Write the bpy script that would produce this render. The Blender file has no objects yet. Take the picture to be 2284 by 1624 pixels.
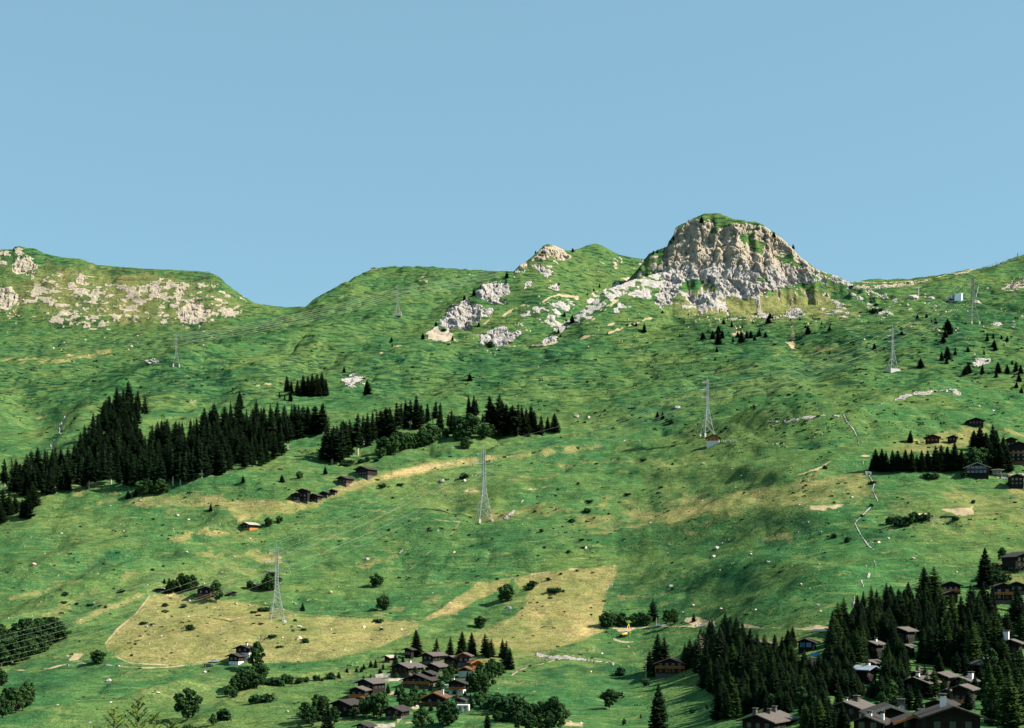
import bpy, bmesh, math, random
import numpy as np
from mathutils import Vector, Matrix
random.seed(7)
RNG = np.random.default_rng(11)
scene = bpy.context.scene
C = scene.collection
rad = math.radians

# ------------------------------------------------------------------ camera, sky, sun, exposure
# plan units "P": the photograph measured 2284 wide by 1624 high
FP = 3137.0      # focal length in plan units
CX = 1142.0
HZ = 1338.0      # row of the horizon (level camera, shifted lens)
cam_data = bpy.data.cameras.new('camera'); cam = bpy.data.objects.new('camera', cam_data); C.objects.link(cam)
cam_data.sensor_width = 36.0
cam_data.lens = 36.0 * FP / 2284.0
cam_data.shift_y = (HZ - 812.0) / 2284.0
cam_data.clip_start = 0.5; cam_data.clip_end = 60000
cam.location = (0, 0, 0); cam.rotation_euler = (rad(90), 0, 0)
scene.camera = cam

SUN_EL, SUN_AZ = 40.0, -9.0            # azimuth counted from +X (right) towards +Y (uphill)
world = bpy.data.worlds.new('World'); scene.world = world; world.use_nodes = True
wn = world.node_tree; wn.nodes.clear()
sky = wn.nodes.new('ShaderNodeTexSky'); sky.sky_type = 'NISHITA'; sky.sun_disc = False
sky.sun_elevation = rad(SUN_EL); sky.sun_rotation = rad(90 - SUN_AZ)
sky.altitude = 1500; sky.air_density = 1.0; sky.dust_density = 0.3; sky.ozone_density = 0.0
bg = wn.nodes.new('ShaderNodeBackground'); bg.inputs['Strength'].default_value = 0.075
wo = wn.nodes.new('ShaderNodeOutputWorld')
tint = wn.nodes.new('ShaderNodeMix'); tint.data_type = 'RGBA'; tint.blend_type = 'MULTIPLY'; tint.inputs[0].default_value = 1.0; tint.inputs[7].default_value = (0.84, 1.0, 0.93, 1)
even = wn.nodes.new('ShaderNodeMix'); even.data_type = 'RGBA'; even.inputs[0].default_value = 0.65; even.inputs[7].default_value = (1.68, 3.22, 4.18, 1)
wn.links.new(sky.outputs[0], tint.inputs[6]); wn.links.new(tint.outputs[2], even.inputs[6]); wn.links.new(even.outputs[2], bg.inputs['Color']); wn.links.new(bg.outputs[0], wo.inputs[0])
sun_data = bpy.data.lights.new('sun', 'SUN'); sun = bpy.data.objects.new('sun', sun_data); C.objects.link(sun)
sun_data.energy = 5.0; sun_data.angle = rad(0.5); sun_data.color = (1.0, 0.93, 0.80)
S = Vector((math.cos(rad(SUN_EL)) * math.cos(rad(SUN_AZ)), math.cos(rad(SUN_EL)) * math.sin(rad(SUN_AZ)), math.sin(rad(SUN_EL))))
sun.rotation_euler = (-S).to_track_quat('-Z', 'Y').to_euler()
vs = scene.view_settings
vs.view_transform = 'Standard'; vs.look = 'None'; vs.exposure = 1.2; vs.gamma = 1.0
scene.cycles.max_bounces = 4; scene.cycles.diffuse_bounces = 2; scene.cycles.transparent_max_bounces = 4

# ------------------------------------------------------------------ helpers: crops of the plan
def cA(p): return [(x / 3.0, 476 + y / 3.0) for x, y in p]
def cB(p): return [(761 + x / 3.0, 476 + y / 3.0) for x, y in p]
def cC(p): return [(1522.6 + x / 3.0, 436 + y / 3.0) for x, y in p]
def cD(p): return [(x / 3.0, 833 + y / 3.0) for x, y in p]
def cE(p): return [(761 + x / 3.0, 833 + y / 3.0) for x, y in p]
def cF(p): return [(1522.6 + x / 3.0, 833 + y / 3.0) for x, y in p]
def c1(p): return [(x / 4.0, 1228 + y / 4.0) for x, y in p]
def c2(p): return [(571 + x / 4.0, 1228 + y / 4.0) for x, y in p]
def c3(p): return [(1142 + x / 4.0, 1228 + y / 4.0) for x, y in p]
def c4(p): return [(1713 + x / 4.0, 1228 + y / 4.0) for x, y in p]
CR = dict(A=cA, B=cB, C=cC, D=cD, E=cE, F=cF)
CR.update({'1': c1, '2': c2, '3': c3, '4': c4})
SC = {'A': 3.0, 'B': 3.0, 'C': 3.0, 'D': 3.0, 'E': 3.0, 'F': 3.0, '1': 4.0, '2': 4.0, '3': 4.0, '4': 4.0}

# ------------------------------------------------------------------ numpy noise
def _hash(ix, iy, iz, seed):
    h = (ix.astype(np.uint32) * np.uint32(374761393) + iy.astype(np.uint32) * np.uint32(668265263)
         + iz.astype(np.uint32) * np.uint32(2147483647 & 1274126177) + np.uint32(seed * 97531 & 0x7fffffff))
    h = (h ^ (h >> np.uint32(13))) * np.uint32(1274126177)
    h = h ^ (h >> np.uint32(16))
    return (h & np.uint32(0xffffff)).astype(np.float32) / np.float32(0xffffff) * 2 - 1
def vnoise(x, y, seed=0, z=None):
    x0 = np.floor(x); y0 = np.floor(y)
    fx = (x - x0).astype(np.float32); fy = (y - y0).astype(np.float32)
    ix = x0.astype(np.int64); iy = y0.astype(np.int64)
    fx = fx * fx * fx * (fx * (fx * 6 - 15) + 10); fy = fy * fy * fy * (fy * (fy * 6 - 15) + 10)
    if z is None:
        iz = np.zeros(1, np.int64)
        a = _hash(ix, iy, iz, seed); b = _hash(ix + 1, iy, iz, seed)
        c = _hash(ix, iy + 1, iz, seed); d = _hash(ix + 1, iy + 1, iz, seed)
        return (a + (b - a) * fx) * (1 - fy) + (c + (d - c) * fx) * fy
    z0 = np.floor(z); fz = (z - z0).astype(np.float32); iz = z0.astype(np.int64)
    fz = fz * fz * (3 - 2 * fz)
    r = []
    for k in (0, 1):
        a = _hash(ix, iy, iz + k, seed); b = _hash(ix + 1, iy, iz + k, seed)
        c = _hash(ix, iy + 1, iz + k, seed); d = _hash(ix + 1, iy + 1, iz + k, seed)
        r.append((a + (b - a) * fx) * (1 - fy) + (c + (d - c) * fx) * fy)
    return r[0] + (r[1] - r[0]) * fz

# ------------------------------------------------------------------ terrain profile
VR = [1624, 1560, 1480, 1385, 1310, 1250, 1160, 1100, 1050, 1000, 965, 900, 830, 760, 735, 700, 650, 600, 560, 480]
PL = [500, 560, 650, 760, 810, 860, 930, 990, 1050, 1120, 1180, 1370, 1700, 2250, 2560, 2700, 2850, 3000, 3150, 3400]
PM = [470, 540, 640, 760, 815, 860, 930, 990, 1050, 1120, 1180, 1330, 1530, 1760, 1850, 2010, 2250, 2500, 2700, 3000]
PR = [330, 390, 460, 545, 620, 680, 770, 830, 890, 960, 1020, 1150, 1350, 1590, 1680, 1820, 2080, 2360, 2480, 2750]
# near nodes (Y, z): from the camera's own hillside down to the first visible row
NL = [(3, -12), (60, -20), (150, -45), (300, -80), (420, -72)]
NM = [(3, -12), (60, -17), (150, -30), (300, -44), (400, -46)]
NR = [(3, -12), (60, -15), (120, -18), (200, -26), (280, -31)]
def smooth01(t): t = np.clip(t, 0, 1); return t * t * (3 - 2 * t)
VTOP = [(-900, 735), (0, 735), (500, 737), (570, 725), (620, 700), (650, 687), (680, 678), (720, 655), (760, 635), (800, 612),
        (840, 598), (870, 594), (960, 594), (1000, 598), (1060, 602), (1120, 604), (1180, 608), (1300, 640), (1431, 640), (1700, 680),
        (1850, 660), (1906, 628), (1936, 623), (1989, 622), (2036, 621), (2069, 616), (2123, 609), (2149, 601), (2189, 599),
        (2223, 589), (2266, 573), (2284, 568), (2500, 520), (3400, 500)]
LRID = [(-900, 575), (-400, 560), (-100, 560), (0, 556), (28, 556), (33, 550), (45, 549), (60, 553), (75, 553), (100, 565), (140, 574), (180, 577),
        (215, 590), (280, 596), (340, 600), (400, 602), (470, 608), (490, 618), (503, 631), (515, 640), (545, 662), (570, 676), (610, 682),
        (650, 686), (700, 700), (800, 740), (900, 800)]
CRID = [(900, 800), (940, 760), (951, 739), (974, 726), (994, 709), (1008, 689), (1034, 669), (1054, 656), (1074, 633), (1100, 630), (1126, 616),
        (1131, 608), (1145, 606), (1161, 589), (1174, 583), (1194, 566), (1212, 548), (1223, 544), (1238, 548), (1261, 558), (1274, 559), (1294, 554),
        (1310, 547), (1328, 543), (1341, 547), (1361, 558), (1381, 568), (1414, 575), (1431, 577), (1500, 590), (1600, 640), (1700, 700)]
CDEP = [(900, 1740), (948, 1790), (1000, 1850), (1075, 1900), (1223, 2000), (1328, 2080), (1431, 2120), (1700, 2150)]
DRID = [(1150, 860), (1200, 790), (1250, 738), (1300, 698), (1350, 662), (1400, 625), (1424, 598), (1436, 580), (1448, 565), (1470, 556), (1488, 549), (1491, 539), (1503, 523), (1506, 509), (1511, 504), (1529, 496), (1543, 488), (1571, 476),
        (1599, 474), (1619, 481), (1636, 488), (1656, 490), (1669, 494), (1686, 494), (1703, 503), (1723, 516), (1739, 526), (1756, 543),
        (1776, 563), (1789, 576), (1806, 588), (1823, 601), (1843, 608), (1869, 616), (1889, 626), (1906, 633), (1939, 643), (1990, 668),
        (2040, 700), (2080, 760)]
SRID = [(1200, 790), (1230, 745), (1270, 715), (1300, 690), (1348, 648), (1400, 628), (1450, 612), (1520, 600), (1600, 640), (1680, 720)]
SDEP = [(1200, 1790), (1300, 1830), (1400, 1890), (1500, 1950), (1680, 1950)]
def ip(tab, u): return np.interp(u, [p[0] for p in tab], [p[1] for p in tab])

# columns (tangent a = x / Y) and fine sampling along Y
A_IN = np.linspace(-0.395, 0.395, 1860)
step = A_IN[1] - A_IN[0]
side = 0.395 + np.cumsum(step * np.linspace(1, 20, 60))
ACOL = np.concatenate([-side[::-1], A_IN, side])
NC = len(ACOL)
YF = np.concatenate([np.geomspace(3, 280, 60)[:-1], np.arange(280, 1500, 1.1), np.arange(1500, 2860, 1.0), np.linspace(2870, 4600, 60)])
UC = CX + ACOL * FP
def gsmooth(a, s, axis):
    r = int(3 * s); k = np.exp(-0.5 * (np.arange(-r, r + 1) / s) ** 2); k /= k.sum()
    pad = [(0, 0), (0, 0)]; pad[axis] = (r, r)
    b = np.pad(a, pad, mode='edge'); o = np.zeros_like(a)
    n = a.shape[axis]
    for i, w in enumerate(k):
        o += w * (b[i:i + n, :] if axis == 0 else b[:, i:i + n])
    return o
t_of = lambda v: (HZ - np.asarray(v, float)) / FP
Z = np.zeros((NC, len(YF)), np.float32)
# smooth the table across columns by blending the three profiles
for i in range(NC):
    u = UC[i]
    wl = 1 - smooth01((u - 150) / 600.0); wr = smooth01((u - 1350) / 550.0); wm = max(0.0, 1 - wl - wr)
    Yv = wl * np.array(PL) + wm * np.array(PM) + wr * np.array(PR)
    near = wl * np.array(NL) + wm * np.array(NM) + wr * np.array(NR)
    vt = float(ip(VTOP, u))
    Yt = np.interp(-vt, [-v for v in VR], Yv)
    keep = [(y, t_of(v) * y) for v, y in zip(VR, Yv) if v > vt + 6]
    keep.append((Yt, t_of(vt) * Yt))
    zt = keep[-1][1]
    if u < 560: keep += [(Yt + 150, zt - 2), (Yt + 400, zt - 40), (4700, zt - 500)]
    else: keep += [(Yt + 25, zt - 2), (Yt + 120, zt - 25), (4700, zt - 25 - 0.28 * (4700 - Yt - 120))]
    ys = [n[0] for n in near] + [k[0] for k in keep]; zs = [n[1] for n in near] + [k[1] for k in keep]
    Z[i] = np.interp(YF, ys, zs)
Z = gsmooth(Z, 14, 0)
Z = gsmooth(Z, 12, 1)
X2 = (ACOL[:, None] * YF[None, :]).astype(np.float32); Y2 = np.broadcast_to(YF[None, :], Z.shape).astype(np.float32)
# knolls and hollows of the meadow: (u, v, Y, height, radius across, radius along)
for (u, v, Y, h, rx, ry) in [(400, 860, 1560, 30, 85, 110), (600, 800, 1700, 14, 100, 110), (2080, 900, 1130, 14, 75, 60), (1830, 945, 1040, 12, 80, 45), (1000, 1060, 1010, 9, 110, 32),
                             (1250, 1010, 1090, 6, 90, 30), (520, 1110, 975, 7, 90, 40), (1750, 1110, 830, 3, 70, 30), (1950, 1040, 905, 4, 60, 40), (300, 1250, 860, 6, 70, 40),
                             (1500, 1130, 880, 5, 80, 40), (840, 1260, 850, -5, 80, 50), (60, 950, 1330, -17, 70, 160), (620, 720, 2250, -22, 120, 160), (1050, 850, 1450, -10, 120, 60),
                             (1900, 800, 1480, -12, 50, 160), (1300, 1340, 760, 5, 50, 35), (150, 1330, 800, 8, 70, 50), (420, 1420, 700, 6, 70, 60), (2150, 740, 1600, 10, 80, 70)]:
    x0 = (u - CX) / FP * Y
    Z += h * np.exp(-((X2 - x0) / rx) ** 2 - ((Y2 - Y) / ry) ** 2)
def seen(u, v):
    i = int(np.clip(np.searchsorted(UC, u), 0, NC - 1)); col = HZ - FP * Z[i] / YF
    ok = np.nonzero((col <= v) & (YF > 280))[0]; j = ok[0] if len(ok) else int(col.argmin())
    return ((u - CX) / FP * YF[j], YF[j])
FOLDS = [([(-80, 1125), (200, 1105), (420, 1100), (640, 1122), (760, 1085), (900, 1055), (1090, 1030), (1330, 1002), (1520, 985)], 5.5, 15), ([(0, 1402), (107, 1358), (165, 1328), (310, 1262)], 4.5, 12),
         ([(150, 1398), (250, 1353), (362, 1303)], 3.5, 10), ([(110, 1295), (155, 1262), (325, 1228)], -6, 16), ([(0, 1272), (150, 1238), (330, 1205), (520, 1180)], 4, 14), ([(0, 1200), (160, 1175), (330, 1150)], 3.5, 15),
         ([(1240, 1092), (1400, 1060), (1620, 1050), (1800, 1072)], 4, 14), ([(1590, 972), (1700, 945), (1800, 930), (1885, 928)], 8, 17), ([(1960, 908), (2060, 882), (2150, 872)], 8, 17),
         ([(1750, 1066), (1830, 1043), (1900, 1022)], 3.5, 12), ([(1715, 1155), (1800, 1142), (1890, 1160)], 3.2, 16), ([(1540, 1165), (1700, 1185), (1850, 1180)], -2.5, 18),
         ([(60, 880), (95, 925), (128, 965), (112, 1000)], -9, 22), ([(140, 985), (200, 905), (262, 862), (340, 818), (420, 800)], 9, 20), ([(440, 815), (500, 850), (480, 890)], -9, 18),
         ([(500, 875), (640, 850), (740, 850)], 5, 16), ([(560, 830), (680, 790), (720, 770)], 7, 20), ([(640, 860), (700, 820), (740, 800)], -6, 16), ([(340, 800), (560, 770), (760, 748), (950, 745)], 7, 26),
         ([(1060, 800), (1200, 792), (1400, 775)], -8, 26), ([(1420, 735), (1300, 800), (1180, 850)], 6, 24), ([(1600, 730), (1560, 800), (1480, 870)], 5, 26), ([(1760, 740), (1790, 800), (1850, 870)], -8, 22), ([(1880, 740), (1920, 800), (1890, 860)], 6, 22),
         ([(950, 1010), (1000, 1030), (1150, 985), (1260, 975)], -5, 14), ([(1000, 1120), (1040, 1140), (1090, 1165)], -5, 10), ([(1100, 1105), (1200, 1095), (1330, 1085)], 4, 10), ([(1220, 1150), (1330, 1120), (1400, 1100)], 4, 11),
         ([(1000, 1260), (1200, 1240), (1430, 1190), (1600, 1150)], 3, 12), ([(700, 1200), (860, 1180), (1000, 1165)], 3, 12), ([(1900, 1290), (1980, 1260), (2100, 1250)], 4, 14), ([(1500, 1270), (1650, 1250), (1850, 1290)], 4, 14),
         ([(1960, 1080), (2100, 1065), (2284, 1060)], 3.5, 12), ([(1960, 1190), (2100, 1175), (2284, 1165)], 3.5, 12), ([(330, 1560), (500, 1520), (700, 1500)], 2.5, 10), ([(100, 1600), (300, 1560), (400, 1540)], 2.5, 9),
         ([(2000, 830), (2100, 790), (2200, 770)], 8, 26), ([(1960, 760), (2060, 735), (2180, 720)], 8, 26), ([(760, 660), (800, 700), (900, 720)], 7, 30), ([(1020, 640), (960, 690), (880, 730)], -9, 26), ([(200, 760), (400, 770), (600, 740)], -6, 30)]
def fold_pass():
    global Z
    add = np.zeros_like(Z)
    for pts, h, wd in FOLDS:
        P_ = [seen(u, v) for u, v in pts]
        y0, y1 = min(p[1] for p in P_) - 3 * wd, max(p[1] for p in P_) + 3 * wd
        j0, j1 = np.searchsorted(YF, y0), np.searchsorted(YF, y1); ym = max(280, y0)
        i0 = np.searchsorted(UC, min(p[0] for p in pts) - 3 * wd * FP / ym); i1 = np.searchsorted(UC, max(p[0] for p in pts) + 3 * wd * FP / ym)
        xx = X2[i0:i1, j0:j1]; yy_ = Y2[i0:i1, j0:j1]; d = np.full(xx.shape, 1e9, np.float32)
        wob = 0.35 * wd * vnoise(xx / (wd * 2.2), yy_ / (wd * 2.2), 88)
        for (ax, ay), (bx, by) in zip(P_, P_[1:]):
            dx, dy = bx - ax, by - ay; t = np.clip(((xx - ax) * dx + (yy_ - ay) * dy) / (dx * dx + dy * dy + 1e-6), 0, 1)
            d = np.minimum(d, np.hypot(xx - ax - t * dx, yy_ - ay - t * dy))
        add[i0:i1, j0:j1] += h * np.exp(-((d + wob) / wd) ** 2)
    Z += add
fold_pass()
def soften(r, d, sg=26):
    sg = sg * 1.42
    # a crest line that loses its sharp steps further down the face
    rb = gsmooth(r.reshape(1, -1), sg, 1)[0][:, None]; r = r.reshape(-1, 1)
    w = 0.9 * smooth01((d - 5) / 60.0) + 0.9 * smooth01((-d - 5) / 60.0)
    return (r + (rb - r) * w).astype(np.float32)
def fb(scale, seed, stretch=1.0): return vnoise(X2 / scale, Y2 / (scale * stretch), seed)
ampY = np.interp(YF, [0, 350, 800, 1200, 2600], [0.15, 0.45, 0.8, 1.2, 1.5])[None, :].astype(np.float32)
relief = 4.6 * fb(130, 1, 1.1) + 3.4 * fb(58, 2) + 2.8 * np.abs(fb(27, 3)) + 1.25 * fb(12, 4) + 0.55 * fb(5.5, 5)
# downhill gullies on the upper slopes and cattle terraces everywhere
gx = X2 + 30 * fb(160, 16) + 10 * fb(45, 17)
gul = (1 - np.abs(vnoise(gx / 47, Y2 / 210, 6))) ** 4 * smooth01(fb(110, 18) + 0.6)
del gx
relief -= gul * np.interp(YF, [900, 1400, 2300], [0.3, 2.0, 3.5])[None, :]
warp = 9 * fb(70, 7) + 3 * fb(18, 8)
ter = np.abs(((Y2 + warp) / 9.0) % 1.0 - 0.5)
relief += 0.9 * ter * (0.45 + 0.55 * fb(40, 9))
Z += relief * ampY
del gul, warp, ter, relief
# far left cliff
d = 2700 - Y2
zL = soften(t_of(ip(LRID, UC)) * 2700, d)
nz = 5 * vnoise(X2 / 60, Y2 / 50, 21) + 2.5 * vnoise(X2 / 14, Y2 / 12, 22)
prof = np.interp((d + nz * smooth01(d / 30) * (1 - smooth01((d - 120) / 60))).ravel(), [-2000, -60, 0, 10, 26, 60, 70, 110, 122, 150, 190, 260, 3000], [0.7 * 600, 14, 0, 2, 14, 52, 60, 110, 116, 150, 172, 205, 1400]).reshape(Z.shape)
scaleL = np.clip((zL - 492) / 143.0, 0.12, 1.2)
ZL = zL - (np.minimum(prof, 150) * np.where(d > 0, scaleL, 1) + np.maximum(prof - 150, 0))
ZL[UC > 900, :] = -1e4
Z = np.maximum(Z, ZL.astype(np.float32)); del ZL, prof
# rocky hill
yC = ip(CDEP, UC)[:, None]; d = yC - Y2
zC = soften(t_of(ip(CRID, UC)) * yC[:, 0], d, 18)
ZC = zC - np.where(d > 0, 0.35 * np.minimum(d, 12) + 0.82 * np.clip(d - 12, 0, None), -0.5 * d) + (5 * vnoise(X2 / 45, Y2 / 60, 31) + 2.5 * np.abs(vnoise(X2 / 18, Y2 / 18, 32))) * smooth01(np.abs(d) / 25)
ZC[(UC < 900) | (UC > 1700), :] = -1e4
Z = np.maximum(Z, ZC.astype(np.float32)); del ZC
# spur
yC = ip(SDEP, UC)[:, None]; d = yC - Y2
zC = soften(t_of(ip(SRID, UC)) * yC[:, 0], d, 12)
ZC = zC - np.where(d > 0, 0.9 * d, -0.55 * d) + 3 * vnoise(X2 / 25, Y2 / 25, 34)
ZC[(UC < 1200) | (UC > 1680), :] = -1e4
Z = np.maximum(Z, ZC.astype(np.float32)); del ZC
# peak
d = 2000 - Y2; zC = soften(t_of(ip(DRID, UC)) * 2000.0, d, 14)
bed = 9 * vnoise(X2 / 24, Y2 / 40, 41) + 5 * vnoise(X2 / 9, Y2 / 14, 42)
dd = d + bed * smooth01((d - 6) / 14) * (1 - smooth01((d - 95) / 30))
prof = np.interp(dd.ravel(), [-3000, -60, 0, 9, 14, 34, 42, 66, 74, 98, 130, 210, 400, 3000], [1900, 40, 0, 3, 9, 50, 57, 100, 106, 142, 166, 218, 330, 2400]).reshape(Z.shape)
ZC = zC - prof
ZC[(UC < 1150) | (UC > 2080), :] = -1e4
Z = np.maximum(Z, ZC.astype(np.float32)); del ZC, prof, dd, bed, nz
Z = gsmooth(Z, 1.2, 1)
# bring the skyline onto its line
SKY = np.minimum(np.minimum(ip(VTOP, UC), np.where(UC < 900, ip(LRID, UC), 9e3)),
                 np.minimum(np.where((UC > 900) & (UC < 1700), ip(CRID, UC), 9e3), np.where((UC > 1150) & (UC < 2080), ip(DRID, UC), 9e3)))
V = HZ - FP * Z / Y2
jr = V.argmin(1)
dv = gsmooth((V.min(1) - SKY)[None, :], 7, 1)[0]
yr = gsmooth(np.minimum(YF[jr], 2720)[None, :], 20, 1)[0]
w = smooth01((YF[None, :] - (yr[:, None] - 300)) / 260.0)
Z += (dv[:, None] / FP * Y2 * w).astype(np.float32)
V = HZ - FP * Z / Y2

# adaptive rows: even spacing in apparent height, still a plain height field
NR_ = 880
m = np.zeros_like(V)
dV = np.abs(np.diff(V, axis=1)); dY = np.diff(YF)[None, :]
vis = ((V[:, 1:] < 1700) & (YF[None, 1:] < 2860))
m[:, 1:] = np.cumsum(np.minimum(dV, 9) * np.where(vis, 1.0, 0.03) + dY * 0.035, axis=1)
m /= m[:, -1:]
m = gsmooth(m, 11, 0)
s = np.linspace(0, 1, NR_)
YG = np.zeros((NC, NR_)); ZG = np.zeros((NC, NR_))
for i in range(NC):
    YG[i] = np.interp(s, m[i], YF); ZG[i] = np.interp(YG[i], YF, Z[i])
XG = ACOL[:, None] * YG
UG = np.broadcast_to(UC[:, None], YG.shape).copy(); VG = HZ - FP * ZG / YG
del m, X2, Y2, w, dV, V
# ------------------------------------------------------------------ surface masks (rock, dry grass, bare earth, lush / heather, painted shade) kept on the ground's vertices
ROCK = np.zeros(YG.shape, np.float32); DRY = np.zeros_like(ROCK); SOIL = np.zeros_like(ROCK); LUSH_SHADE = np.zeros_like(ROCK); STRK = np.zeros_like(ROCK)
ew = vnoise(XG / 9, ZG / 6 + YG / 30, 51) ; ew2 = vnoise(XG / 3.2, ZG / 2.5 + YG / 12, 52)
EDGE = (5.0 * ew + 2.5 * ew2).astype(np.float32)
del ew, ew2
def box_idx(pts, pad):
    us = [p[0] for p in pts]; vs_ = [p[1] for p in pts]
    i0 = np.searchsorted(UC, min(us) - pad); i1 = np.searchsorted(UC, max(us) + pad)
    return i0, i1, min(vs_) - pad, max(vs_) + pad
def seg_dist(u, v, p, q):
    dx, dy = q[0] - p[0], q[1] - p[1]; L = dx * dx + dy * dy + 1e-9
    t = np.clip(((u - p[0]) * dx + (v - p[1]) * dy) / L, 0, 1)
    return np.hypot(u - p[0] - t * dx, v - p[1] - t * dy)
def poly(mask, pts, level=1.0, soft=3.0, edge=1.0, ymin=0, mode='max'):
    i0, i1, v0, v1 = box_idx(pts, 12 + soft)
    u = UG[i0:i1]; v = VG[i0:i1]
    sel = (v > v0) & (v < v1) & (YG[i0:i1] > ymin)
    if not sel.any(): return
    uu = u[sel]; vv = v[sel]
    inside = np.zeros(uu.shape, bool); dist = np.full(uu.shape, 1e9)
    for k in range(len(pts)):
        p, q = pts[k], pts[(k + 1) % len(pts)]
        dist = np.minimum(dist, seg_dist(uu, vv, p, q))
        c = ((p[1] > vv) != (q[1] > vv))
        if p[1] != q[1]: inside ^= c & (uu < (q[0] - p[0]) * (vv - p[1]) / (q[1] - p[1]) + p[0])
    sd = np.where(inside, dist, -dist) + EDGE[i0:i1][sel] * edge * 1.25
    val = level * smooth01(sd / soft * 0.5 + 0.5)
    blk = mask[i0:i1]; cur = blk[sel]
    blk[sel] = np.maximum(cur, val) if mode == 'max' else (cur * (1 - smooth01(sd / soft * 0.5 + 0.5)) + val)
def line(mask, pts, width, level=1.0, soft=1.0, edge=0.15, ymin=0):
    if edge < 0.4: edge = min(edge, 0.06 * width)
    i0, i1, v0, v1 = box_idx(pts, width + 8)
    u = UG[i0:i1]; v = VG[i0:i1]
    sel = (v > v0) & (v < v1) & (YG[i0:i1] > ymin)
    uu = u[sel]; vv = v[sel]; dist = np.full(uu.shape, 1e9)
    for k in range(len(pts) - 1): dist = np.minimum(dist, seg_dist(uu, vv, pts[k], pts[k + 1]))
    val = level * smooth01((width / 2 - dist + EDGE[i0:i1][sel] * edge) / soft * 0.5 + 0.5)
    blk = mask[i0:i1]; blk[sel] = np.maximum(blk[sel], val)
FAR = 1700
# the peak
poly(ROCK, cC([(20, 178), (-30, 215), (-95, 330), (-135, 430), (-130, 560), (-190, 700), (-150, 755), (-90, 740), (0, 590), (60, 560), (200, 600), (300, 640), (500, 680), (640, 620), (760, 590), (960, 580), (900, 500), (850, 455), (760, 380), (700, 320), (650, 280), (560, 210), (480, 200), (430, 195), (380, 200), (300, 205), (250, 220), (200, 180), (150, 175), (60, 170)]), 1.0, 4, 0.8, FAR)
poly(ROCK, cC([(-60, 620), (150, 640), (330, 640), (560, 640), (560, 680), (300, 690), (150, 720), (0, 720)]), 0.55, 10, 1, FAR)
for pts in ([(370, 260), (470, 230), (560, 330), (520, 400), (420, 360)], [(620, 400), (760, 380), (800, 470), (700, 480), (640, 450)], [(480, 230), (620, 250), (600, 280), (520, 260)],
            [(180, 240), (240, 210), (260, 250), (200, 270)], [(470, 560), (560, 540), (600, 590), (520, 600)], [(850, 520), (920, 540), (900, 580), (830, 570)]):
    poly(ROCK, cC(pts), 0.42, 4, 1, FAR, 'mix')
poly(ROCK, cC([(-100, 330), (-60, 270), (-180, 380), (-270, 430), (-320, 520), (-200, 520)]), 0.5, 8, 1.5, FAR)
poly(ROCK, cC([(-135, 430), (-225, 510), (-330, 600), (-430, 700), (-400, 735), (-260, 700), (-180, 690), (-120, 560)]), 0.56, 6, 1.6, FAR)
poly(STRK, cC([(0, 640), (200, 600), (820, 620), (830, 800), (500, 830), (200, 800), (0, 760)]), 1.0, 12, 1, FAR)
poly(ROCK, cC([(650, 810), (700, 785), (760, 750), (810, 780), (820, 800), (750, 815)]), 0.95, 3, 0.6, FAR)
poly(ROCK, cC([(230, 835), (300, 815), (450, 810), (620, 800), (650, 815), (400, 830)]), 0.6, 3, 1, FAR)
poly(ROCK, cC([(20, 680), (120, 660), (190, 690), (130, 730), (50, 720)]), 0.85, 4, 1, FAR)
poly(ROCK, cC([(0, 735), (160, 745), (170, 755), (0, 755)]), 0.7, 2, 0.5, FAR)
for pts in ([(830, 640), (860, 680), (850, 700)], [(900, 640), (1080, 740)], [(1020, 700), (1080, 745)], [(1060, 600), (1200, 690), (1280, 750), (1400, 790)], [(980, 510), (1060, 570), (1130, 610), (1290, 660), (1420, 690)], [(960, 780), (1020, 800)]):
    line(ROCK, cC(pts), 5, 0.75, 4, 1.0)
poly(ROCK, cC([(940, 505), (1040, 545), (1140, 590), (1250, 625), (1200, 615), (1060, 585), (960, 535)]), 0.8, 3, 1)
poly(ROCK, cC([(1230, 725), (1300, 760), (1420, 790), (1300, 830), (1260, 790)]), 0.5, 5, 1.4)
poly(ROCK, cC([(840, 640), (1000, 660), (1120, 760), (1180, 820), (1000, 830), (860, 760)]), 0.38, 8, 1.5)
poly(ROCK, cC([(1240, 610), (1300, 600), (1420, 590), (1560, 580), (1640, 565), (1600, 585), (1500, 600), (1300, 622)]), 0.9, 2, 0.4)
poly(ROCK, cC([(1800, 530), (1870, 515), (1960, 495), (1940, 508), (1850, 530)]), 0.8, 2, 0.3)
line(SOIL, cC([(1160, 576), (1300, 585), (1500, 578), (1650, 560), (1800, 525), (1960, 492)]), 3, 0.8, 2, 0.3)
poly(ROCK, cC([(2150, 625), (2160, 600), (2200, 570), (2280, 558), (2300, 600), (2240, 620)]), 1.0, 3, 0.8)
poly(ROCK, cC([(1940, 1140), (1960, 1090), (2000, 1078), (2050, 1095), (2040, 1130), (1980, 1150)]), 0.85, 3, 0.8)
poly(ROCK, cC([(2060, 855), (2110, 850), (2140, 865), (2080, 868)]), 0.9, 2, 0.5)
line(SOIL, cC([(735, 880), (740, 950), (735, 1010)]), 12, 0.55, 8, 0.8)
poly(SOIL, cC([(700, 985), (745, 985), (755, 1020), (735, 1025)]), 0.9, 3, 0.6)
poly(SOIL, cC([(310, 935), (400, 900), (430, 920), (340, 945)]), 0.8, 3, 0.6)
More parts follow.
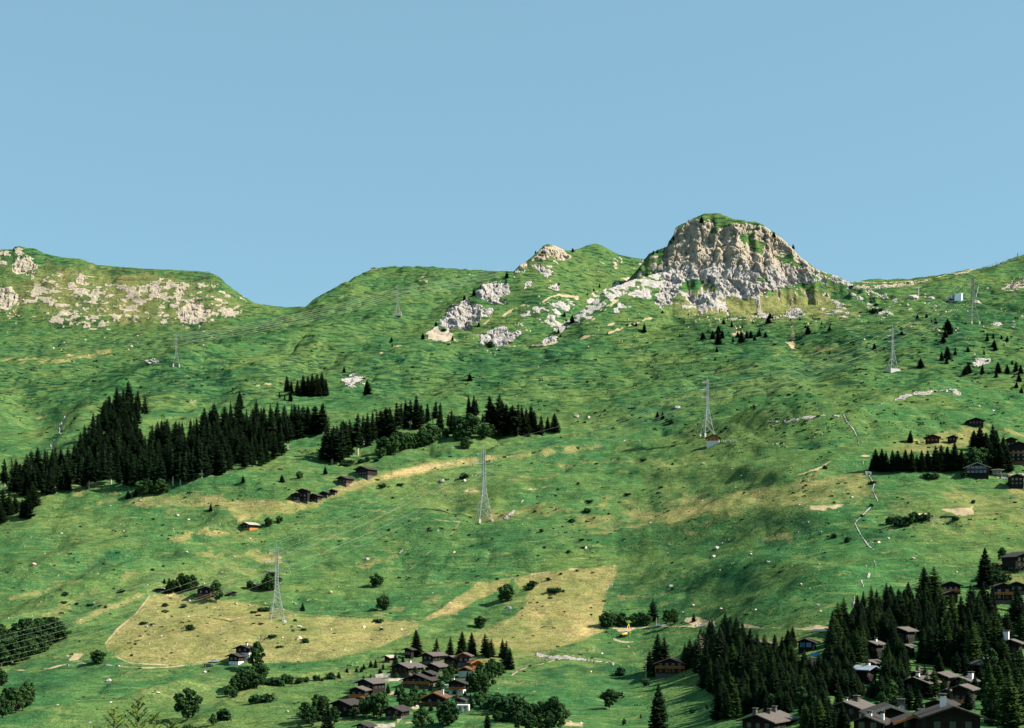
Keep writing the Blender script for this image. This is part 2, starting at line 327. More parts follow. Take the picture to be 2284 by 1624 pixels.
# rocky hill
HB = [[(900, 545), (940, 480), (1060, 460), (1135, 490), (1130, 540), (1060, 560), (1100, 580), (1080, 605), (1000, 605), (920, 575)],
      [(720, 650), (780, 600), (850, 575), (900, 610), (960, 640), (1000, 640), (990, 690), (900, 720), (850, 740), (860, 780), (740, 770), (640, 760)],
      [(1350, 225), (1385, 203), (1430, 213), (1500, 248), (1530, 290), (1450, 330), (1400, 300), (1340, 315), (1290, 310), (1290, 280), (1340, 260)],
      [(1150, 400), (1200, 340), (1240, 338), (1230, 370), (1150, 415)], [(1280, 345), (1380, 345), (1440, 385), (1380, 420), (1320, 410), (1330, 380)],
      [(1215, 480), (1290, 440), (1280, 470), (1230, 495)], [(1400, 500), (1430, 460), (1470, 470), (1440, 500)],
      [(1430, 790), (1420, 750), (1560, 690), (1640, 580), (1760, 490), (1900, 430), (2060, 405), (2100, 420), (1990, 470), (1900, 560), (1780, 600), (1700, 690), (1580, 740), (1480, 780), (1440, 810)],
      [(910, 810), (940, 800), (1010, 780), (1100, 760), (1120, 790), (1210, 790), (1180, 820), (1120, 870), (1060, 890), (980, 880), (930, 860)],
      [(1410, 600), (1490, 590), (1510, 650), (1450, 640)], [(1280, 615), (1310, 615), (1330, 680), (1300, 660)], [(1800, 670), (1850, 600), (1980, 560), (1880, 660)]]
for k, pts in enumerate(HB): poly(ROCK, cB(pts), [.95, 1, .9, 1, .7, .75, .9, .55, .8, .7, .55, .55][k], 4, 1.1, FAR - 60)
poly(ROCK, cB([(1540, 280), (1700, 300), (1850, 290), (1910, 320), (1900, 350), (1800, 360), (1600, 320)]), 0.42, 6, 1.6, FAR)
poly(ROCK, cB([(1180, 560), (1380, 600), (1550, 560), (1620, 660), (1450, 760), (1200, 760)]), 0.36, 8, 1.8, FAR)
poly(ROCK, cB([(560, 800), (600, 780), (640, 770), (700, 790), (750, 800), (745, 840), (640, 855), (580, 830)]), 1.0, 2, 0.5)
poly(SOIL, cB([(560, 800), (600, 780), (640, 770), (700, 790), (750, 800), (745, 840), (640, 855), (580, 830)]), 0.9, 2, 0.5)
poly(SOIL, cB([(780, 640), (920, 635), (980, 660), (960, 690), (800, 670)]), 0.6, 3, 0.8, FAR)
poly(ROCK, cB([(1340, 860), (1400, 815), (1465, 820), (1440, 850), (1350, 880)]), 0.9, 2, 0.5)
for pts, wd in (([(1080, 690), (1150, 640), (1230, 615)], 4), ([(1350, 590), (1400, 560), (1460, 547), (1580, 560)], 4), ([(1590, 770), (1740, 670), (1860, 572)], 2.5),
                ([(1735, 645), (1860, 572)], 3), ([(1790, 800), (1950, 742), (2080, 700)], 2.5), ([(1600, 840), (1660, 820)], 3), ([(1710, 780), (1840, 730)], 3),
                ([(1100, 885), (1300, 885), (1440, 860)], 3), ([(0, 545), (110, 545)], 2), ([(960, 740), (1000, 700)], 3), ([(1870, 440), (2020, 425)], 3)):
    line(SOIL, cB(pts), wd, 0.9, 2, 0.5)
poly(ROCK, cB([(20, 1110), (60, 1090), (150, 1085), (170, 1110), (100, 1140), (80, 1170), (30, 1140)]), 0.75, 3, 1.2)
poly(ROCK, cB([(520, 425), (560, 430), (575, 460), (540, 450)]), 0.7, 3, 1)
line(SOIL, cB([(260, 945), (310, 905), (400, 880)]), 4, 0.6, 3, 1.2)
line(SOIL, cB([(-30, 1010), (100, 960), (230, 930)]), 3, 0.4, 3, 1)
# far left cliff
for pts, lv in (([(-10, 490), (80, 500), (130, 550), (120, 600), (50, 640), (-10, 655)], 1), ([(90, 335), (130, 292), (200, 290), (245, 350), (240, 380), (170, 405), (90, 395)], 1),
                ([(-10, 255), (50, 250), (60, 280), (-10, 285)], .9), ([(-10, 312), (50, 320), (40, 345), (-10, 340)], .9), ([(95, 235), (125, 220), (160, 235), (150, 280), (100, 280)], .8),
                ([(1195, 720), (1210, 660), (1260, 580), (1300, 575), (1390, 660), (1385, 700), (1330, 745), (1230, 740)], 1.0), ([(1245, 762), (1350, 750), (1330, 768), (1250, 772)], .8),
                ([(1010, 460), (1070, 450), (1090, 500), (1070, 560), (1030, 580), (995, 550)], .8), ([(1170, 550), (1190, 500), (1230, 500), (1220, 560), (1200, 620), (1180, 590)], .8),
                ([(810, 480), (1000, 480), (985, 575), (810, 570)], .62), ([(1080, 600), (1170, 560), (1180, 740), (1080, 740)], .5), ([(1460, 600), (1580, 600), (1580, 700), (1470, 700)], .5),
                ([(320, 720), (370, 700), (370, 745), (330, 745)], .8), ([(430, 660), (500, 660), (480, 740), (430, 750)], .6), ([(500, 420), (560, 410), (560, 470), (520, 470)], .8),
                ([(300, 520), (380, 530), (370, 590), (310, 580)], .62), ([(830, 660), (910, 660), (900, 720), (840, 720)], .6), ([(1280, 465), (1320, 435), (1400, 460), (1460, 495), (1400, 495)], .6)):
    poly(ROCK, cA(pts), lv, 3, 0.8, 2000)
poly(ROCK, cA([(230, 420), (540, 400), (700, 480), (990, 480), (1000, 600), (950, 690), (900, 730), (760, 765), (560, 770), (400, 765), (320, 740), (240, 640), (140, 600), (150, 480)]), 0.47, 14, 2, 2000)
poly(ROCK, cA([(970, 450), (1280, 450), (1500, 480), (1640, 600), (1600, 720), (1400, 720), (960, 720)]), 0.42, 14, 2, 2000)
for pts in ([(380, 400), (520, 412), (690, 435)], [(1060, 460), (1180, 462), (1260, 470)], [(0, 690), (90, 690)], [(200, 690), (240, 690)]): line(SOIL, cA(pts), 2.5, 0.9, 2, 0.3, 2000)
# other bare strips
line(ROCK, cA([(980, 990), (1030, 985), (1060, 995)]), 6, 1.0, 2, 0.6)
line(ROCK, cF([(1310, 208), (1500, 152), (1660, 120), (1790, 108), (1850, 130)]), 6, 0.9, 3, 0.8)
line(SOIL, cF([(1500, 152), (1660, 120), (1790, 108)]), 6, 0.6, 3, 0.8)
line(ROCK, cF([(690, 320), (800, 297), (1000, 273), (1060, 290)]), 5, 0.9, 3, 0.8)
line(ROCK, cF([(570, 320), (630, 320)]), 4, 0.9, 2, 0.5)
line(SOIL, cF([(750, 685), (900, 640), (1000, 580), (1130, 562), (1260, 550)]), 3, 0.75, 3, 0.6)
line(LUSH_SHADE, cF([(740, 680), (900, 630), (980, 590)]), 3, 1.0, 2, 0.4)
for pts in ([(1075, 275), (1100, 330), (1140, 370), (1165, 420), (1180, 480)], [(1205, 590), (1215, 640), (1240, 670), (1280, 740), (1270, 780), (1305, 855)],
            [(1260, 890), (1190, 960), (1150, 1000), (1190, 1080), (1240, 1150), (1290, 1190)]):
    line(ROCK, cF(pts), 1.9, 0.95, 1.6, 0.3)
    line(LUSH_SHADE, cF([(x + 9, y) for x, y in pts]), 3, 1.0, 3, 0.6)
for pts in ([(920, 0), (940, 70), (960, 130), (950, 160)], [(900, 200), (895, 230)], [(830, 270), (850, 310), (840, 350)], [(765, 400), (770, 440), (755, 530)]):
    line(ROCK, c4(pts), 2.4, 0.85, 2, 0.5)
line(ROCK, cD([(435, 288), (425, 310), (405, 330), (395, 370), (405, 410)]), 2.4, 1.0, 2, 0.5)
line(ROCK, cD([(375, 440), (335, 465), (345, 495)]), 3, 0.9, 2, 0.5)
line(LUSH_SHADE, cD([(200, 100), (250, 200), (300, 250), (390, 280), (380, 430)]), 14, 0.8, 10, 1.5)
# dry meadow: the crest band, the two mown fields, and paler swaths
line(DRY, cE([(-60, 800), (100, 745), (300, 690), (600, 625), (900, 578)]), 17, 1.25, 6, 0.5)
line(SOIL, cE([(60, 745), (300, 680), (600, 622), (880, 578)]), 7, 0.60, 6, 0.5)
line(DRY, cE([(880, 578), (1000, 570), (1200, 552), (1500, 510), (1800, 480)]), 9, 0.75, 8, 1.0)
F1 = c1([(935, 830), (1040, 700), (1150, 600), (1240, 530), (1340, 400), (1600, 385), (1800, 430), (2000, 440), (2284, 470)]) + c2([(60, 495), (420, 555), (750, 597), (1080, 608), (1465, 642), (1440, 720), (1000, 900), (600, 985), (100, 1015), (0, 1010)]) + c1([(2030, 970), (1700, 1010), (1500, 1020), (1150, 1000), (1000, 930), (940, 880)])
poly(DRY, F1, 0.66, 3, 0.35)
poly(DRY, c1([(1340, 400), (1500, 380), (1600, 400), (1560, 440), (1400, 440)]), 1.0, 8, 1)
poly(DRY, c1([(1960, 640), (2150, 590), (2300, 560), (2300, 640), (2100, 660)]) , 1.0, 8, 1)
poly(DRY, c2([(-60, 480), (100, 530), (300, 560), (700, 620), (500, 660), (200, 640), (0, 650)]), 0.95, 9, 1)
poly(SOIL, c2([(-20, 600), (120, 560), (250, 600), (240, 640), (60, 640)]), 0.3, 8, 1)
poly(LUSH_SHADE, c2([(500, 870), (1000, 850), (1000, 900), (500, 920)]), 0.5, 8, 1.5)
F2a = c3([(-814, 630), (-560, 460), (-310, 288), (-180, 285), (0, 240), (-60, 320), (-300, 440), (-500, 560)])
F2b = c3([(60, 560), (190, 380), (80, 345), (0, 240), (300, 190), (700, 148), (960, 132), (900, 280), (840, 350), (810, 550), (780, 640), (850, 700), (600, 810), (300, 890), (0, 880), (-400, 820), (-420, 760), (-100, 640)])
poly(DRY, F2a, 0.85, 4, 0.4); poly(DRY, F2b, 0.72, 3, 0.35)
poly(DRY, c3([(-50, 700), (0, 640), (150, 560), (400, 510), (330, 600), (200, 690), (60, 700)]), 1.0, 10, 1.5)
poly(SOIL, c3([(0, 690), (100, 620), (300, 560), (200, 680)]), 0.35, 8, 1.5)
poly(DRY, c3([(640, 160), (940, 140), (860, 300), (760, 290)]), 0.9, 10, 1.2)
line(SOIL, c3([(0, 245), (300, 193), (700, 150), (960, 133)]), 2.5, 0.8, 3, 0.5)
line(SOIL, c3([(870, 290), (835, 400), (830, 530), (800, 580)]), 1.8, 0.7, 1.5, 0.2)
poly(DRY, cD([(840, 860), (1000, 812), (1300, 800), (1500, 832), (1940, 838), (2100, 870), (1900, 930), (1600, 980), (1500, 905), (1000, 905)]), 0.6, 8, 1)
poly(DRY, cD([(1620, 930), (1940, 900), (1860, 940), (1600, 985)]), 0.9, 8, 1)
line(DRY, cD([(1900, 940), (2100, 880), (2284, 800)]), 8, 0.8, 6, 1)
line(SOIL, cD([(1600, 1190), (1740, 1080), (1800, 1045), (2284, 1025)]), 1.6, 0.7, 2, 0.3)
poly(DRY, cF([(-700, 960), (-300, 900), (100, 830), (500, 740), (900, 680), (1190, 665), (1290, 800), (1200, 900), (600, 930), (0, 1000), (-600, 1060)]), 0.5, 22, 3)
poly(DRY, cF([(150, 860), (300, 810), (600, 790), (500, 850), (250, 880)]), 0.85, 14, 2.5)
poly(SOIL, cF([(860, 885), (960, 880), (1070, 890), (1000, 905), (880, 905)]), 0.7, 5, 1)
poly(DRY, cF([(1300, 850), (1600, 830), (2000, 800), (2300, 780), (2300, 1000), (1900, 1040), (1500, 1060), (1280, 1000)]), 0.42, 20, 3)
poly(DRY, cF([(1350, 500), (1480, 450), (1700, 400), (1900, 358), (2050, 350), (1980, 470), (1700, 510), (1500, 530)]), 0.72, 6, 1)
line(DRY, cF([(2080, 370), (2200, 390), (2284, 410)]), 8, 0.6, 6, 1)
line(SOIL, cF([(2130, 375), (2284, 408)]), 2, 0.5, 3, .5)
poly(DRY, c1([(0, 690), (200, 620), (430, 520), (660, 400), (1000, 260), (1200, 150), (1240, 200), (900, 360), (500, 600), (200, 660), (60, 720)]), 0.5, 12, 2)
line(DRY, c1([(100, 430), (300, 380), (600, 290), (800, 250)]), 6, 0.6, 6, 1.5)
line(DRY, c1([(700, 640), (1000, 500), (1250, 400), (1450, 300)]), 9, 0.7, 8, 1)
poly(DRY, c1([(600, 300), (1300, 150), (2200, 100), (2280, 240), (1500, 300), (900, 500)]), 0.3, 25, 4)
for pts in ([(100, 760), (300, 740), (600, 600), (760, 500)], [(-300, 1040), (-100, 1100), (100, 1050)], [(700, 1060), (1400, 900), (2200, 830)], [(500, 760), (900, 800), (1500, 640), (1700, 600), (2400, 560)]):
    line(DRY, cE(pts), 10, 0.4, 12, 3)
# lush dark swaths, and the pylon's cast shadow painted into the ground
for pts in (cF([(600, 930), (860, 930), (1050, 970), (1020, 1030), (700, 1040), (480, 1020)]), cF([(-60, 1080), (300, 1080), (700, 1120), (600, 1200), (-100, 1200)]),
            cB([(200, 960), (420, 980), (440, 1100), (260, 1120), (180, 1040)]), cB([(800, 960), (1100, 900), (1600, 900), (1500, 1010), (1100, 1050), (820, 1020)]),
            cC([(0, 860), (500, 900), (900, 960), (1200, 900), (1400, 960), (1000, 1060), (400, 1040), (0, 980)]), c1([(460, 260), (620, 130), (900, 40), (1300, 0), (1200, 80), (800, 180), (540, 270)]),
            c1([(0, 1070), (500, 1060), (900, 1040), (1100, 1090), (600, 1230), (0, 1300)]), c3([(860, 400), (1200, 300), (1600, 380), (1560, 560), (1200, 560), (860, 560)]),
            c3([(1800, 120), (2280, 160), (2280, 420), (1900, 360)]), c3([(200, 1000), (900, 1010), (1100, 1060), (700, 1180), (200, 1180)]), c2([(1500, 600), (1900, 500), (2284, 480), (2284, 600), (1800, 700)]),
            cE([(1900, 240), (2284, 190), (2284, 400), (2000, 390)]), cE([(750, 905), (830, 900), (900, 950), (880, 975), (820, 935)]), cA([(980, 1060), (1150, 990), (1280, 1010), (1500, 1080), (1500, 1180), (1000, 1200)]),  # the small cE polygon paints the mid meadow pylon's cast shadow
            cE([(830, 1060), (1100, 1060), (1300, 1100), (1200, 1200), (860, 1200)]), cC([(1900, 700), (2284, 760), (2284, 860), (1800, 900)]), cC([(1700, 830), (1900, 820), (1900, 1160), (1650, 1160)])):
    poly(LUSH_SHADE, pts, 0.8, 48, 7)
poly(DRY, [(0, 1130), (400, 1090), (900, 1060), (1500, 1000), (1900, 1050), (2284, 1060), (2284, 1180), (1900, 1200), (1500, 1190), (1100, 1280), (700, 1240), (400, 1330), (150, 1400), (0, 1400)], 0.17, 40, 4)
poly(DRY, [(250, 1480), (600, 1500), (900, 1460), (1300, 1380), (1300, 1460), (900, 1500), (500, 1560), (300, 1580)], 0.3, 25, 3)
poly(DRY, [(-200, 575), (0, 565), (220, 600), (480, 618), (545, 690), (500, 725), (250, 725), (0, 700), (-200, 700)], 0.40, 22, 3, 2300)
for _ in range(90):
    u0 = RNG.uniform(0, 2284); v0 = RNG.uniform(760, 1600); L = RNG.uniform(60, 260); sl = RNG.uniform(-0.35, 0.05) if u0 < 1500 else RNG.uniform(-0.1, 0.12)
    line(LUSH_SHADE if RNG.random() < .62 else DRY, [(u0, v0), (u0 + L / 2, v0 + sl * L / 2 + RNG.uniform(-8, 8)), (u0 + L, v0 + sl * L)], RNG.uniform(3, 12), RNG.uniform(.3, .75), 8, 2.6)
# tracks and paths
P1 = c1([(1340, 400), (1200, 580), (1050, 700), (940, 830), (960, 890), (1060, 960), (1150, 1000), (1300, 1012), (1500, 1022)])
line(SOIL, P1, 2.2, 1.0, 1.5, 0.25)
line(SOIL, c1([(-40, 1065), (220, 1067), (440, 1052), (620, 1005)]), 1.6, 0.8, 2, 0.4)
line(ROCK, c1([(610, 1020), (720, 1005), (900, 1018), (1060, 1030)]), 6, 0.8, 3, 0.6)
line(SOIL, c1([(900, 1022), (1100, 1036), (1290, 1047), (1500, 1040), (1800, 1010)]), 1.8, 1.0, 1.6, 0.3)
poly(SOIL, c1([(630, 970), (690, 920), (740, 930), (700, 980)]), 0.8, 4, 1)
line(SOIL, c2([(60, 492), (420, 552), (750, 594), (1080, 606), (1300, 618), (1470, 636), (1450, 690), (1400, 730)]), 1.2, 0.8, 1.2, 0.2)
line(LUSH_SHADE, c2([(60, 486), (420, 546), (750, 588), (1080, 600), (1460, 628)]), 1.4, 1.0, 1.2, 0.2)
line(SOIL, cE([(600, 1190), (690, 1110), (760, 1050), (795, 990)]), 1.8, 0.6, 1.6, 0.3)
line(SOIL, c2([(1330, 195), (1400, 150), (1480, 70), (1550, 10)]), 2.0, 0.7, 1.8, 0.3)
line(ROCK, c2([(1150, 190), (1200, 130), (1240, 70), (1310, -10)]), 1.6, 0.6, 2, 0.5)
line(SOIL, cE([(500, 965), (720, 988), (900, 1000), (1000, 992), (1080, 980)]), 2, 0.52, 2, 0.4)
line(SOIL, cE([(780, 790), (900, 790), (1000, 802), (1200, 785), (1400, 760)]), 3, 0.6, 4, 1)
line(SOIL, cE([(2100, 1160), (2200, 1130), (2284, 1060), (2330, 1000), (2440, 920), (2500, 880)]), 1.8, 0.6, 1.6, 0.3)
line(ROCK, cE([(1230, 830), (1160, 910), (1100, 970)]), 1.8, 0.5, 2, 0.6)
#poly(SOIL, cD([(1740, 80), (1900, 55), (1880, 75), (1720, 95)]), 0.8, 2, 0.4)
line(SOIL, cD([(1680, 95), (1780, 72), (1900, 60)]), 2.5, 0.8, 2, .4)
poly(SOIL, cD([(1250, 180), (1310, 175), (1320, 205), (1270, 210)]), 0.45, 3, .6)
poly(SOIL, cD([(1190, 60), (1240, 55), (1260, 90), (1220, 105)]), 0.45, 3, .8)
poly(SOIL, cD([(1340, 65), (1380, 65), (1370, 90)]), 0.42, 3, .8)
# gravel road, retaining banks, village ways
ROAD1 = c3([(900, 694), (1100, 688), (1280, 680), (1400, 676), (1600, 676), (1820, 672), (2060, 684), (2230, 690)]) + c4([(40, 690), (200, 694), (400, 708), (590, 706)])
line(SOIL, ROAD1, 2.6, 1.0, 1.2, 0.15)
poly(ROCK, c3([(1620, 670), (1690, 655), (1800, 645), (1825, 675), (1700, 682)]), 0.9, 2, 0.4)
poly(SOIL, c3([(1560, 620), (1680, 605), (1800, 630), (1820, 672), (1620, 670)]), 0.75, 3, 1)
poly(SOIL, c3([(2060, 655), (2200, 670), (2240, 692), (2080, 690)]), 0.9, 2, 0.4)
poly(SOIL, c4([(310, 700), (440, 660), (560, 680), (590, 712), (400, 720)]), 0.8, 2, 0.5)
poly(SOIL, c3([(920, 700), (1060, 680), (1100, 700), (1040, 740), (940, 730)]), 0.9, 3, 0.8)
line(SOIL, c3([(910, 790), (990, 815), (1080, 815)]), 2, 0.9, 1.6, 0.4)
line(SOIL, c3([(1035, 850), (1090, 920), (1130, 980)]), 1.6, 0.7, 1.6, 0.4)
line(ROCK, c3([(230, 925), (340, 945), (600, 968), (760, 985), (900, 1000)]), 7, 0.95, 2, 0.6)
line(SOIL, c3([(230, 912), (500, 935), (760, 962), (980, 1018)]), 1.4, 0.8, 1.4, 0.3)
line(SOIL, c3([(0, 1112), (60, 1070), (160, 1030), (300, 1005), (380, 975)]), 2.0, 0.9, 1.4, 0.3)
poly(SOIL, c2([(1260, 1440), (1330, 1400), (1450, 1370), (1460, 1410), (1340, 1450), (1300, 1520), (1240, 1586)]), 0.8, 2, 0.5)
poly(ROCK, c2([(1050, 1570), (1120, 1545), (1240, 1550), (1200, 1590), (1050, 1590)]), 0.9, 2, 0.5)
poly(SOIL, c2([(1320, 1520), (1420, 1525), (1420, 1545), (1330, 1550)]), 0.9, 2, 0.4)
poly(SOIL, c2([(1170, 1260), (1250, 1240), (1240, 1300), (1180, 1320)]), 0.6, 3, 0.8)
poly(SOIL, cF([(1500, 455), (1640, 452), (1800, 462), (1760, 475), (1560, 470)]), 0.35, 4, 1)
poly(SOIL, cF([(2090, 680), (2284, 665), (2284, 700), (2110, 705)]), 0.85, 2, .4)
poly(DRY, c4([(2010, 110), (2120, 85), (2140, 130), (2040, 160)]), 1.0, 3, .6)
poly(DRY, c4([(2110, 240), (2284, 220), (2284, 300), (2130, 290)]), .7, 4, .8)
poly(SOIL, c3([(440, 1540), (500, 1500), (640, 1540), (660, 1590), (440, 1590)]), 0.7, 4, 1)
poly(SOIL, cF([(1590, 935), (1650, 905), (1800, 900), (1940, 895), (1940, 940), (1830, 950), (1800, 915), (1660, 925)]), 0.75, 3, .6)
line(LUSH_SHADE, cF([(1960, 950), (2100, 945), (2190, 925)]), 3, 1, 2, .3)
# vertical pale runnels under the peak
sn = vnoise(XG / 3.2, YG * 0 + 0.5, 61) + 0.6 * vnoise(XG / 9.0, ZG / 40, 62)
ROCK = np.maximum(ROCK, STRK * smooth01((sn - 0.12) / 0.45) * 0.72)
DRY = np.maximum(DRY, STRK * smooth01((sn + 0.15) / 0.6) * 0.75)
# no rock where the ground is flat turf on the peak's crown
DRY *= (0.92 + 0.42 * vnoise(XG / 38, YG / 60, 65) + 0.22 * vnoise(XG / 12, YG / 22, 66))
# thin trods and old cart tracks winding over the slopes
for pts in ([(0, 1010), (60, 985), (110, 1000), (180, 960), (230, 940)], [(420, 880), (520, 862), (640, 852), (740, 842)], [(740, 900), (860, 880), (1000, 870), (1150, 890), (1320, 880)], [(1250, 945), (1330, 950), (1420, 965), (1500, 978), (1600, 962)],
            [(500, 1245), (560, 1205), (605, 1180), (760, 1175), (860, 1190)], [(0, 1275), (120, 1255), (260, 1215), (380, 1195)], [(260, 1330), (400, 1290), (520, 1240)], [(1100, 1270), (1180, 1240), (1260, 1180)], [(1270, 1240), (1420, 1180), (1500, 1120), (1540, 1090)],
            [(1520, 1135), (1620, 1128), (1700, 1118)], [(1600, 760), (1690, 790), (1740, 850), (1800, 900)], [(1900, 800), (1960, 780), (2060, 770), (2200, 760)], [(1420, 840), (1500, 830), (1600, 845), (1750, 850)], [(1000, 720), (1100, 780), (1260, 760)],
            [(1380, 1400), (1420, 1440), (1450, 1470)], [(0, 830), (150, 822), (330, 800), (500, 770)], [(950, 980), (1100, 960), (1260, 955)], [(1900, 1150), (2050, 1130), (2284, 1120)]):
    line(SOIL, pts, 1.5, 0.60, 1.4, 0.1)
poly(DRY, cC([(-150, 740), (60, 620), (300, 650), (640, 640), (1000, 640), (1180, 800), (900, 830), (500, 830), (100, 800), (-100, 790)]), 0.45, 14, 3, FAR)
fq = 1 + 0.25 * smooth01((YG - 2200) / 200)
pn = (0.5 * vnoise(XG / (10 * fq), ZG / (6.5 * fq) + YG / 40, 63) + 0.28 * vnoise(XG / (3.6 * fq), ZG / (2.6 * fq) + YG / 20, 64)).astype(np.float32)
far = smooth01((YG - 1500) / 300)
ROCKM = smooth01((ROCK + pn * 0.5 * (ROCK < 0.97) - 0.36) / 0.30).astype(np.float32)
# ------------------------------------------------------------------ rock relief: buttresses, ledges and cracks pushed out of the face
RM = gsmooth(ROCKM, 1.0, 1) * smooth01((YG - 900) / 500)
wx = XG + 5 * vnoise(XG / 17, ZG / 17, 77) + 2.2 * vnoise(XG / 6, ZG / 6, 78)
wz = ZG + 5 * vnoise(XG / 19, ZG / 13, 79) + 0.25 * XG
rid = lambda sx, sz, sd: 1 - np.abs(vnoise(wx / sx, wz / sz, sd, YG / sx)) * 1.6
disp = 10.0 * (rid(27, 75, 71) - 0.5) + 5.5 * (rid(11, 30, 72) - 0.5) + 2.2 * (rid(4.6, 11, 73) - 0.5) + 0.8 * (rid(2.2, 4.0, 74) - 0.5)
lz = (wz + 0.22 * XG) / 12.0 + 0.9 * vnoise(wx / 30, wz / 30, 93); lz2 = (wz - 0.15 * XG) / 4.6 + 0.9 * vnoise(wx / 11, wz / 11, 94)
disp += 4.0 * (0.5 - (lz - np.floor(lz))) * (0.4 + 0.6 * vnoise(wx / 20, wz / 20, 95)) + 1.9 * (0.5 - (lz2 - np.floor(lz2)))
del lz, lz2
disp -= 7.0 * np.clip(1 - np.abs(vnoise(wx / 15, wz / 34, 91, YG / 15)) * 2.2, 0, 1) ** 3 + 4.0 * np.clip(1 - np.abs(vnoise(wx / 6.5, wz / 11, 92, YG / 7)) * 2.2, 0, 1) ** 3
del wx, wz
crag = smooth01((ROCK - 0.6) / 0.3)
wgt = RM * (0.25 + 0.75 * crag) * (1 - 0.75 * SOIL) * (1 - 0.55 * smooth01((YG - 2350) / 100))
disp = disp * 0.66
top = smooth01((VG - np.minimum(SKY[:, None], 9e3)) / 14.0)     # the crown keeps its outline
YG -= disp * wgt * (0.25 + 0.75 * top)
ZG += 0.9 * disp * wgt * 0.25 * top
# ledges
XG += wgt * top * 1.5 * vnoise(ZG / 5, YG / 5, 76)
VGf = HZ - FP * ZG / YG

# ------------------------------------------------------------------ ground mesh
nv = NC * NR_
co = np.empty((nv, 3), np.float32); co[:, 0] = XG.ravel(); co[:, 1] = YG.ravel(); co[:, 2] = ZG.ravel()
ii, jj = np.meshgrid(np.arange(NC - 1), np.arange(NR_ - 1), indexing='ij')
a = (ii * NR_ + jj).ravel()
quads = np.stack([a, a + NR_, a + NR_ + 1, a + 1], 1).astype(np.int32)
me = bpy.data.meshes.new('hillside')
me.vertices.add(nv); me.vertices.foreach_set('co', co.ravel())
me.loops.add(quads.size); me.loops.foreach_set('vertex_index', quads.ravel())
me.polygons.add(len(quads)); me.polygons.foreach_set('loop_start', np.arange(0, quads.size, 4, dtype=np.int32)); me.polygons.foreach_set('loop_total', np.full(len(quads), 4, np.int32))
me.polygons.foreach_set('use_smooth', (ROCKM * (YG > 1500)).ravel()[a] < 0.35)
me.update()
at = me.attributes.new('ground', 'FLOAT_COLOR', 'POINT')
buf = np.stack([ROCKM.ravel(), DRY.ravel(), SOIL.ravel(), LUSH_SHADE.ravel()], 1).astype(np.float32)
at.data.foreach_set('color', buf.ravel())
hill = bpy.data.objects.new('hillside', me); C.objects.link(hill)
hill['kind'] = 'structure'
del quads, buf, ii, jj, a

# ------------------------------------------------------------------ looking points up on the ground
def ground(u, v):
    """first ground point seen at plan position (u, v): world (x, y, z)"""
    i = int(np.clip(np.searchsorted(UC, u), 1, NC - 1))
    if UC[i] - u > u - UC[i - 1]: i -= 1
    col = VGf[i]
    ok = np.nonzero((col <= v) & (YG[i] > 250))[0]
    j = ok[0] if len(ok) else int(col.argmin())
    j = max(j, 1)
    v0, v1 = col[j - 1], col[j]
    t = 0 if abs(v1 - v0) < 1e-6 else min(1, max(0, (v - v0) / (v1 - v0)))
    Y = YG[i, j - 1] + t * (YG[i, j] - YG[i, j - 1])
    z = ZG[i, j - 1] + t * (ZG[i, j] - ZG[i, j - 1])
    return Vector(((u - CX) / FP * Y, Y, z))
def zat(x, y):
    u = CX + x / y * FP
    i = int(np.clip(np.searchsorted(UC, u), 1, NC - 1))
    return float(np.interp(y, YG[i], ZG[i]))
def G(c, x, y): return ground(*CR[c]([(x, y)])[0])
